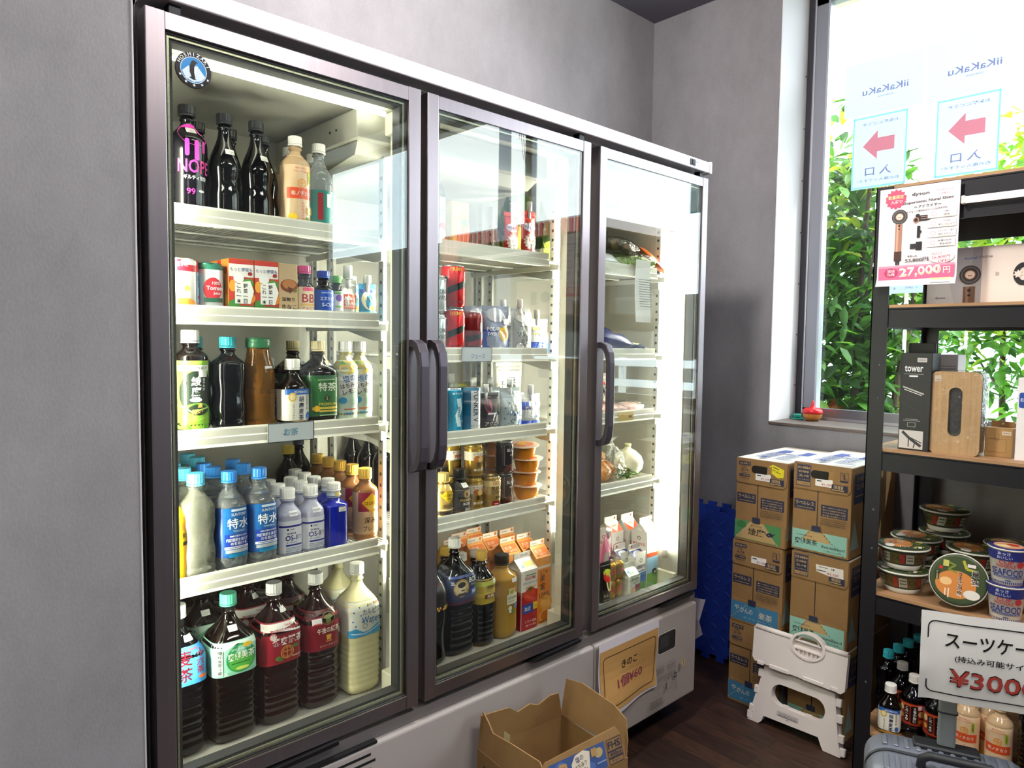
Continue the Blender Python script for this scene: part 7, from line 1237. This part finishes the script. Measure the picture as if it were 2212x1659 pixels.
def bowl(t):
    m = MB(); m.lathe([(.046, 0), (.047, .004), (.052, .016)], M(0xE8E2D8, .4), 36); m.lathe([(.052, .016), (.066, .058), (.068, .062)], M(0x3A4636, .4), 40, cap0=False, cap1=False)
    m.lathe([(.068, .062), (.0735, .0635), (.0740, .0665), (.072, .068)], M(0xE6E2D8, .35), 40, cap0=False); m.obj('bowl', t)
    f = wrapm(lambda z: (.052+.014*(z-.016)/.042, 2)); m = MB()
    for a0 in (-1.15, .0, 1.15):
        m.art([('r', -18, 38, 34, 34, 0x6A5A2E), ('r', 0, 38, 12, 32, 0xB03026), ('r', 20, 38, 22, 30, 0xC8C2B0), ('t', 'どん', -18, 40, 16, 0x1E1A12, 26), ('r', 20, 44, 16, 4, 0x5A6A5A), ('r', 20, 34, 16, 4, 0x5A6A5A)], lambda u, v, o, a0=a0: f(u+a0*.058, v, o), step=6, off0=.0008)
    m.obj('side_print', t)
    m = MB(); m.lathe([(.070, .0672), (.071, .0685), (.066, .0692), (0, .0698)], M(0x46523A, .3), 40, cap1=False); m.art(BOWLT, flat((0, 0, .0699), (0, -1, 0), (1, 0, 0), (0, 0, 1))); m.obj('paper_lid', t)
    m = MB(); m.lathe([(.054, .003), (.068, .052), (.0748, .062), (.0752, .069), (.071, .0722)], glassm('shrink_clear', (.97, .97, .96), .05, .06, 60), 36, cap0=False, cap1=False); m.obj('film_wrap', t)
for i, (x, y, z, r, l) in enumerate(((1.960, -.606, 0, 0, 'front left, lower of two'), (1.955, -.606, 1, .3, 'front left, upper of two'), (2.095, -.600, 0, .5, 'second stack from the left front, lower one'), (2.095, -.600, 1, 0, 'second stack from the left front, upper one'), (2.075, -.765, 0, 0, 'behind the leaning bowl, lower one'), (2.075, -.765, 1, .6, 'behind the leaning bowl, upper one'), (2.235, -.640, 0, 0, 'rear left stack, lowest of three'), (2.235, -.640, 1, .2, 'rear left stack, middle of three'), (2.235, -.640, 2, .9, 'rear left stack, topmost of three'), (2.215, -.830, 0, .1, 'rear right stack, lower one'), (2.215, -.830, 1, .4, 'rear right stack, upper one'))):
    put('bowl', 'noodle_bowl', 'instant noodle bowl on the rack, '+l, 'instant noodles', (x, y, S4+.0735*z), bowl, rz=-PI/2+r)
put('bowl', 'noodle_bowl', 'instant noodle bowl tipped on its side showing its round green and orange lid', 'instant noodles', (1.962, -.762, S4+.0725), bowl, rot=(0, math.radians(-78), math.radians(8)))
cs = [('r', 0, 82, 340, 26, 0x26307A), ('t', 'あっさ', -12, 88, 9, 0xE8EAF4, 30), ('t', 'おいしい', -10, 77, 8, 0xE8EAF4, 36), ('t', 'CUP', -6, 64, 9, 0xC8323A, 34), ('t', 'NOODLE', -6, 54, 9, 0xC8323A, 44), ('e', 28, 60, 18, 18, 0xC8323A), ('t', 'SEAFOOD', -2, 37, 19, 0x2A3A8A, 78), ('r', 0, 24, 70, 5, 0x3A4A8A), ('t', 'あっさりおいしいカップヌードル', 0, 24, 3.6, 0xE8E6E0, 62), ('r', 0, 14, 12, 3, 0x3A4A8A)]+[('r', -60+4*k, 8, 2, 6, 0x2A3A7A) for k in range(31)]
def cup(t):
    pf = lambda z: (.0355+.0115*z/.098, 2)
    m = MB(); m.lathe([(.034, 0), (.0355, .003), (.0465, .096), (.0485, .097), (.0488, .100), (.047, .101)], M(0xECE6DC, .45), 40); m.obj('cup', t)
    m = MB(); m.art(cs, wrapm(pf), step=5, off0=.0008); m.obj('print', t)
    m = MB(); m.lathe([(.048, .1005), (.048, .1015), (0, .102)], M(0x2A2E6A, .4), 36, cap1=False); m.art([('e', 0, 0, 70, 70, 0xD8A07A), ('e', 10, 8, 30, 24, 0xB83A2A), ('e', -12, -10, 34, 26, 0xE8D8A0)], TOP(.1021)); m.obj('paper_lid', t)
for i in range(2): put('cup', 'noodle_cup', ['blue and white seafood noodle cup, lower of the stack at the right edge', 'blue and white seafood noodle cup, upper of the stack at the right edge'][i], 'instant noodles', (1.925, -.880, S4+.1025*i), cup, rz=-PI/2+.24)
for i, (x, y) in enumerate(((2.02, -.945), (2.03, -1.05))): put('cup', 'noodle_cup', ['seafood noodle cup behind the front cup stack', 'seafood noodle cup at the far right of the board'][i], 'instant noodles', (x, y, S4), cup, rz=-PI/2)
# bottles on the lowest board
lowr = -PI/2
put('goma', 'barley_tea_bottle', 'small barley tea bottle with white label, left front on the lowest rack board', 'bottle', (1.922, -.600, S5), None, rz=lowr+.25)
so_ = [('r', 0, 0, 98, 62, 0x8A2418), ('r', 0, 27, 98, 7, 0xC2552A), ('r', 0, -27, 98, 7, 0xA83A20), ('r', -12, 0, 14, 50, 0x171214), ('r', 8, 0, 18, 54, 0x171214), ('v', '食事の脂に', 9, 24, 9.5, 0xEDE8E0), ('v', 'この一本。', -12, 22, 8.5, 0xEDE8E0), ('e', -28, 16, 14, 20, 0xE4C890), ('e', -28, -8, 14, 16, 0xD8A04A), ('e', 28, 4, 20, 20, 0xD8B078), ('e', 28, -18, 18, 12, 0xC8782A), ('R', 28, 24, 22, 13, 1, 0xE8C8C8)]
for i, (x, y, l) in enumerate(((1.955, -.655, 'second from the left front on lowest rack board'), (1.935, -.725, 'third from the left, half behind the suitcase pole'), (2.02, -.675, 'with grey cap in the second row, right one'), (2.02, -.600, 'with grey cap in the second row, left one'))):
    pet('shokuji', 'oolong_tea_bottle', 'dark red-labelled tea bottle '+l, (x, y, S5), .190, .0345, 'black', 0xE0DCD6, capr=.0158, caph=.018, sh=.64, lab=(.045, .112, 0x8A2418, so_), ribs=(.05, .22, 2, .10), rz=lowr+.15)
for i, (x, y) in enumerate(((2.06, -.545), (2.13, -.552), (2.20, -.560), (2.27, -.57))):
    put('wavy', 'black_tea_bottle', 'dark unlabelled wavy bottle with turquoise cap on the lowest rack board, %s from the front' % ('first', 'second', 'third', 'fourth')[i], 'bottle', (x, y, S5), None)
for i, (x, y, l) in enumerate(((1.935, -.800, 'beside the suitcase pole on the lowest rack board'), (1.985, -.850, 'second right of the suitcase pole'), (1.935, -.880, 'at the front right of the lowest rack board'), (2.01, -.790, 'in the second row beside the suitcase pole'))):
    put('wano', 'juice_bottle', 'peach juice bottle with orange label '+l, 'bottle', (x, y, S5), None, rz=lowr+.1)
pet('ribd', 'dark_bottle', 'tall dark ribbed bottle at the right picture edge on the lowest rack board', (1.93, -.960, S5), .25, .037, 'black', 0x2A2A2C, sh=.7, ribs=(.1, .6, 9, .08), stk=(0, .17, 26, 12), rz=lowr)
# ---------------------------------------------------------------- suitcase with its price sign
ang = math.atan2(-.932, .362)
SCS = M(0x7C8290, .35, .25); SCD = M(0x23252A, .5)
sc = thing('cabin_suitcase', 'small grey ribbed cabin suitcase with trolley pole before the rack', 'suitcase', (1.475, -.875, 0), ang)
def shell(y0, y1, name):
    m = MB(); rings = []
    for y, ins in ((y0, .03) if y0 < 0 else (y0, 0), (y0+.012, .010) if y0 < 0 else (y0+.012, 0), (y0+.035, 0) if y0 < 0 else (y0+.04, 0), (y1-.035, 0), (y1-.012, .010) if y1 > 0.001 else (y1-.012, 0), (y1, .03) if y1 > .001 else (y1, 0)):
        rings.append([(x, y, z) for x, z in rrect(0, .205, .350-2*ins, .300-2*ins, .055-ins*.6, 8)])
    m.loft(rings, SCS, True, True)
    for k in range(12):
        x = -.132+.024*k
        if y0 < 0: m.rbox(x-.006, y0-.003, .09, x+.006, y0+.004, .32, SCS, .004)
        m.rbox(x-.006, y0+.045 if y0 < 0 else y0+.02, .352, x+.006, y1-.02 if y0 < 0 else y1-.045, .3595, SCS, .004, axis='y')
    return m.obj(name, sc)
shell(-.135, -.004, 'front_shell'); shell(.004, .115, 'rear_shell')
m = MB(); rr_ = rrect(0, .205, .354, .304, .056, 8); rings = [[(x, y, z) for x, z in rr_] for y in (-.006, .006)]; m.loft(rings, M(0x3A3C42, .6), False, False); m.obj('zip', sc)
m = MB(); m.tube([(-.062, -.050, .358), (-.060, -.050, .378), (-.045, -.050, .388), (.075, -.050, .388), (.090, -.050, .378), (.092, -.050, .358)], .0105, SCD, 10); m.obj('carry_handle', sc)
m = MB(); m.rbox(-.070, .040, .352, .070, .085, .366, SCD, .008); m.obj('trolley_base', sc)
m = MB(); m.rbox(-.019, .052, .366, .019, .072, .655, M(0x9AA09E, .35, .5), .006); m.obj('trolley_pole', sc)
m = MB(); m.rbox(-.065, .048, .655, .065, .076, .677, SCD, .009, axis='x'); m.obj('trolley_grip', sc)
m = MB(); m.loft([[(x*1.08, .062+y*1.15, z) for x, y in rrect(0, 0, .040, .022, .006, 4)] for z in (.450, .4525)], SCD, True, True, smooth=False); m.obj('tie_band', sc)
MB().rbox(.100, -.085, .3605, .160, -.062, .3615, M(0xE0DAD8, .5), .001).obj('luggage_label', sc)
for x in (-.135, .135):
    for y in (-.10, .08):
        m = MB(); m.lathe([(.024, -.010), (.026, -.008), (.026, .008), (.024, .010)], SCD, 16, T=lambda p, x=x, y=y: Vector((x+p.z, y+p.x, .0265+p.y))); m.rbox(x-.008, y-.008, .05, x+.008, y+.008, .062, SCD, .003); m.obj('wheel', sc)
sg = thing('price_sign', 'white suitcase price sign with black frame and red figures hung on the trolley pole', 'sign', (1.4515, -.8085, .505), ang)
wav_ = lambda u, v: -.006*math.sin(u*22)-.014*max(0, (.045-u)/.045)**2*(1 if v < .10 else .6)-.006*math.sin(v*16)
m = MB(); V = []; F = []; nu, nv = 24, 10
for j in range(nv+1):
    for i in range(nu+1): u, v = .297*i/nu, .210*j/nv; V.append((u, wav_(u, v), v))
for j in range(nv):
    for i in range(nu): a = j*(nu+1)+i; F.append((a, a+1, a+nu+2, a+nu+1))
m.add(V, F, M(0xE2E2E0, .6), True); m.obj('sheet', sg)
m = MB(); m.art([('b', 148, 104, 268, 172, 16, 2.6, 0x141214), ('t', 'スーツケース', 150, 150, 34, 0x121012, 200), ('t', '(持込み可能サイズ)', 150, 108, 17, 0x121012, 160), ('t', '¥3000', 148, 62, 43, 0x14100F, 176), ('t', '¥3000', 148, 62, 38, 0xB0443C, 171)], lambda u, v, o: (u, wav_(u, v)-o-.0012, v), step=12, doff=.0003); m.obj('print', sg)

for nm in set(u[0] for u in USES):
    os_ = [o for n_, o in USES if n_ == nm]
    if len(os_) > 1:
        for o in os_:
            if 'group' not in o: o['group'] = nm.replace('_', ' ')+('es' if nm.endswith(('box', 's')) else 's')
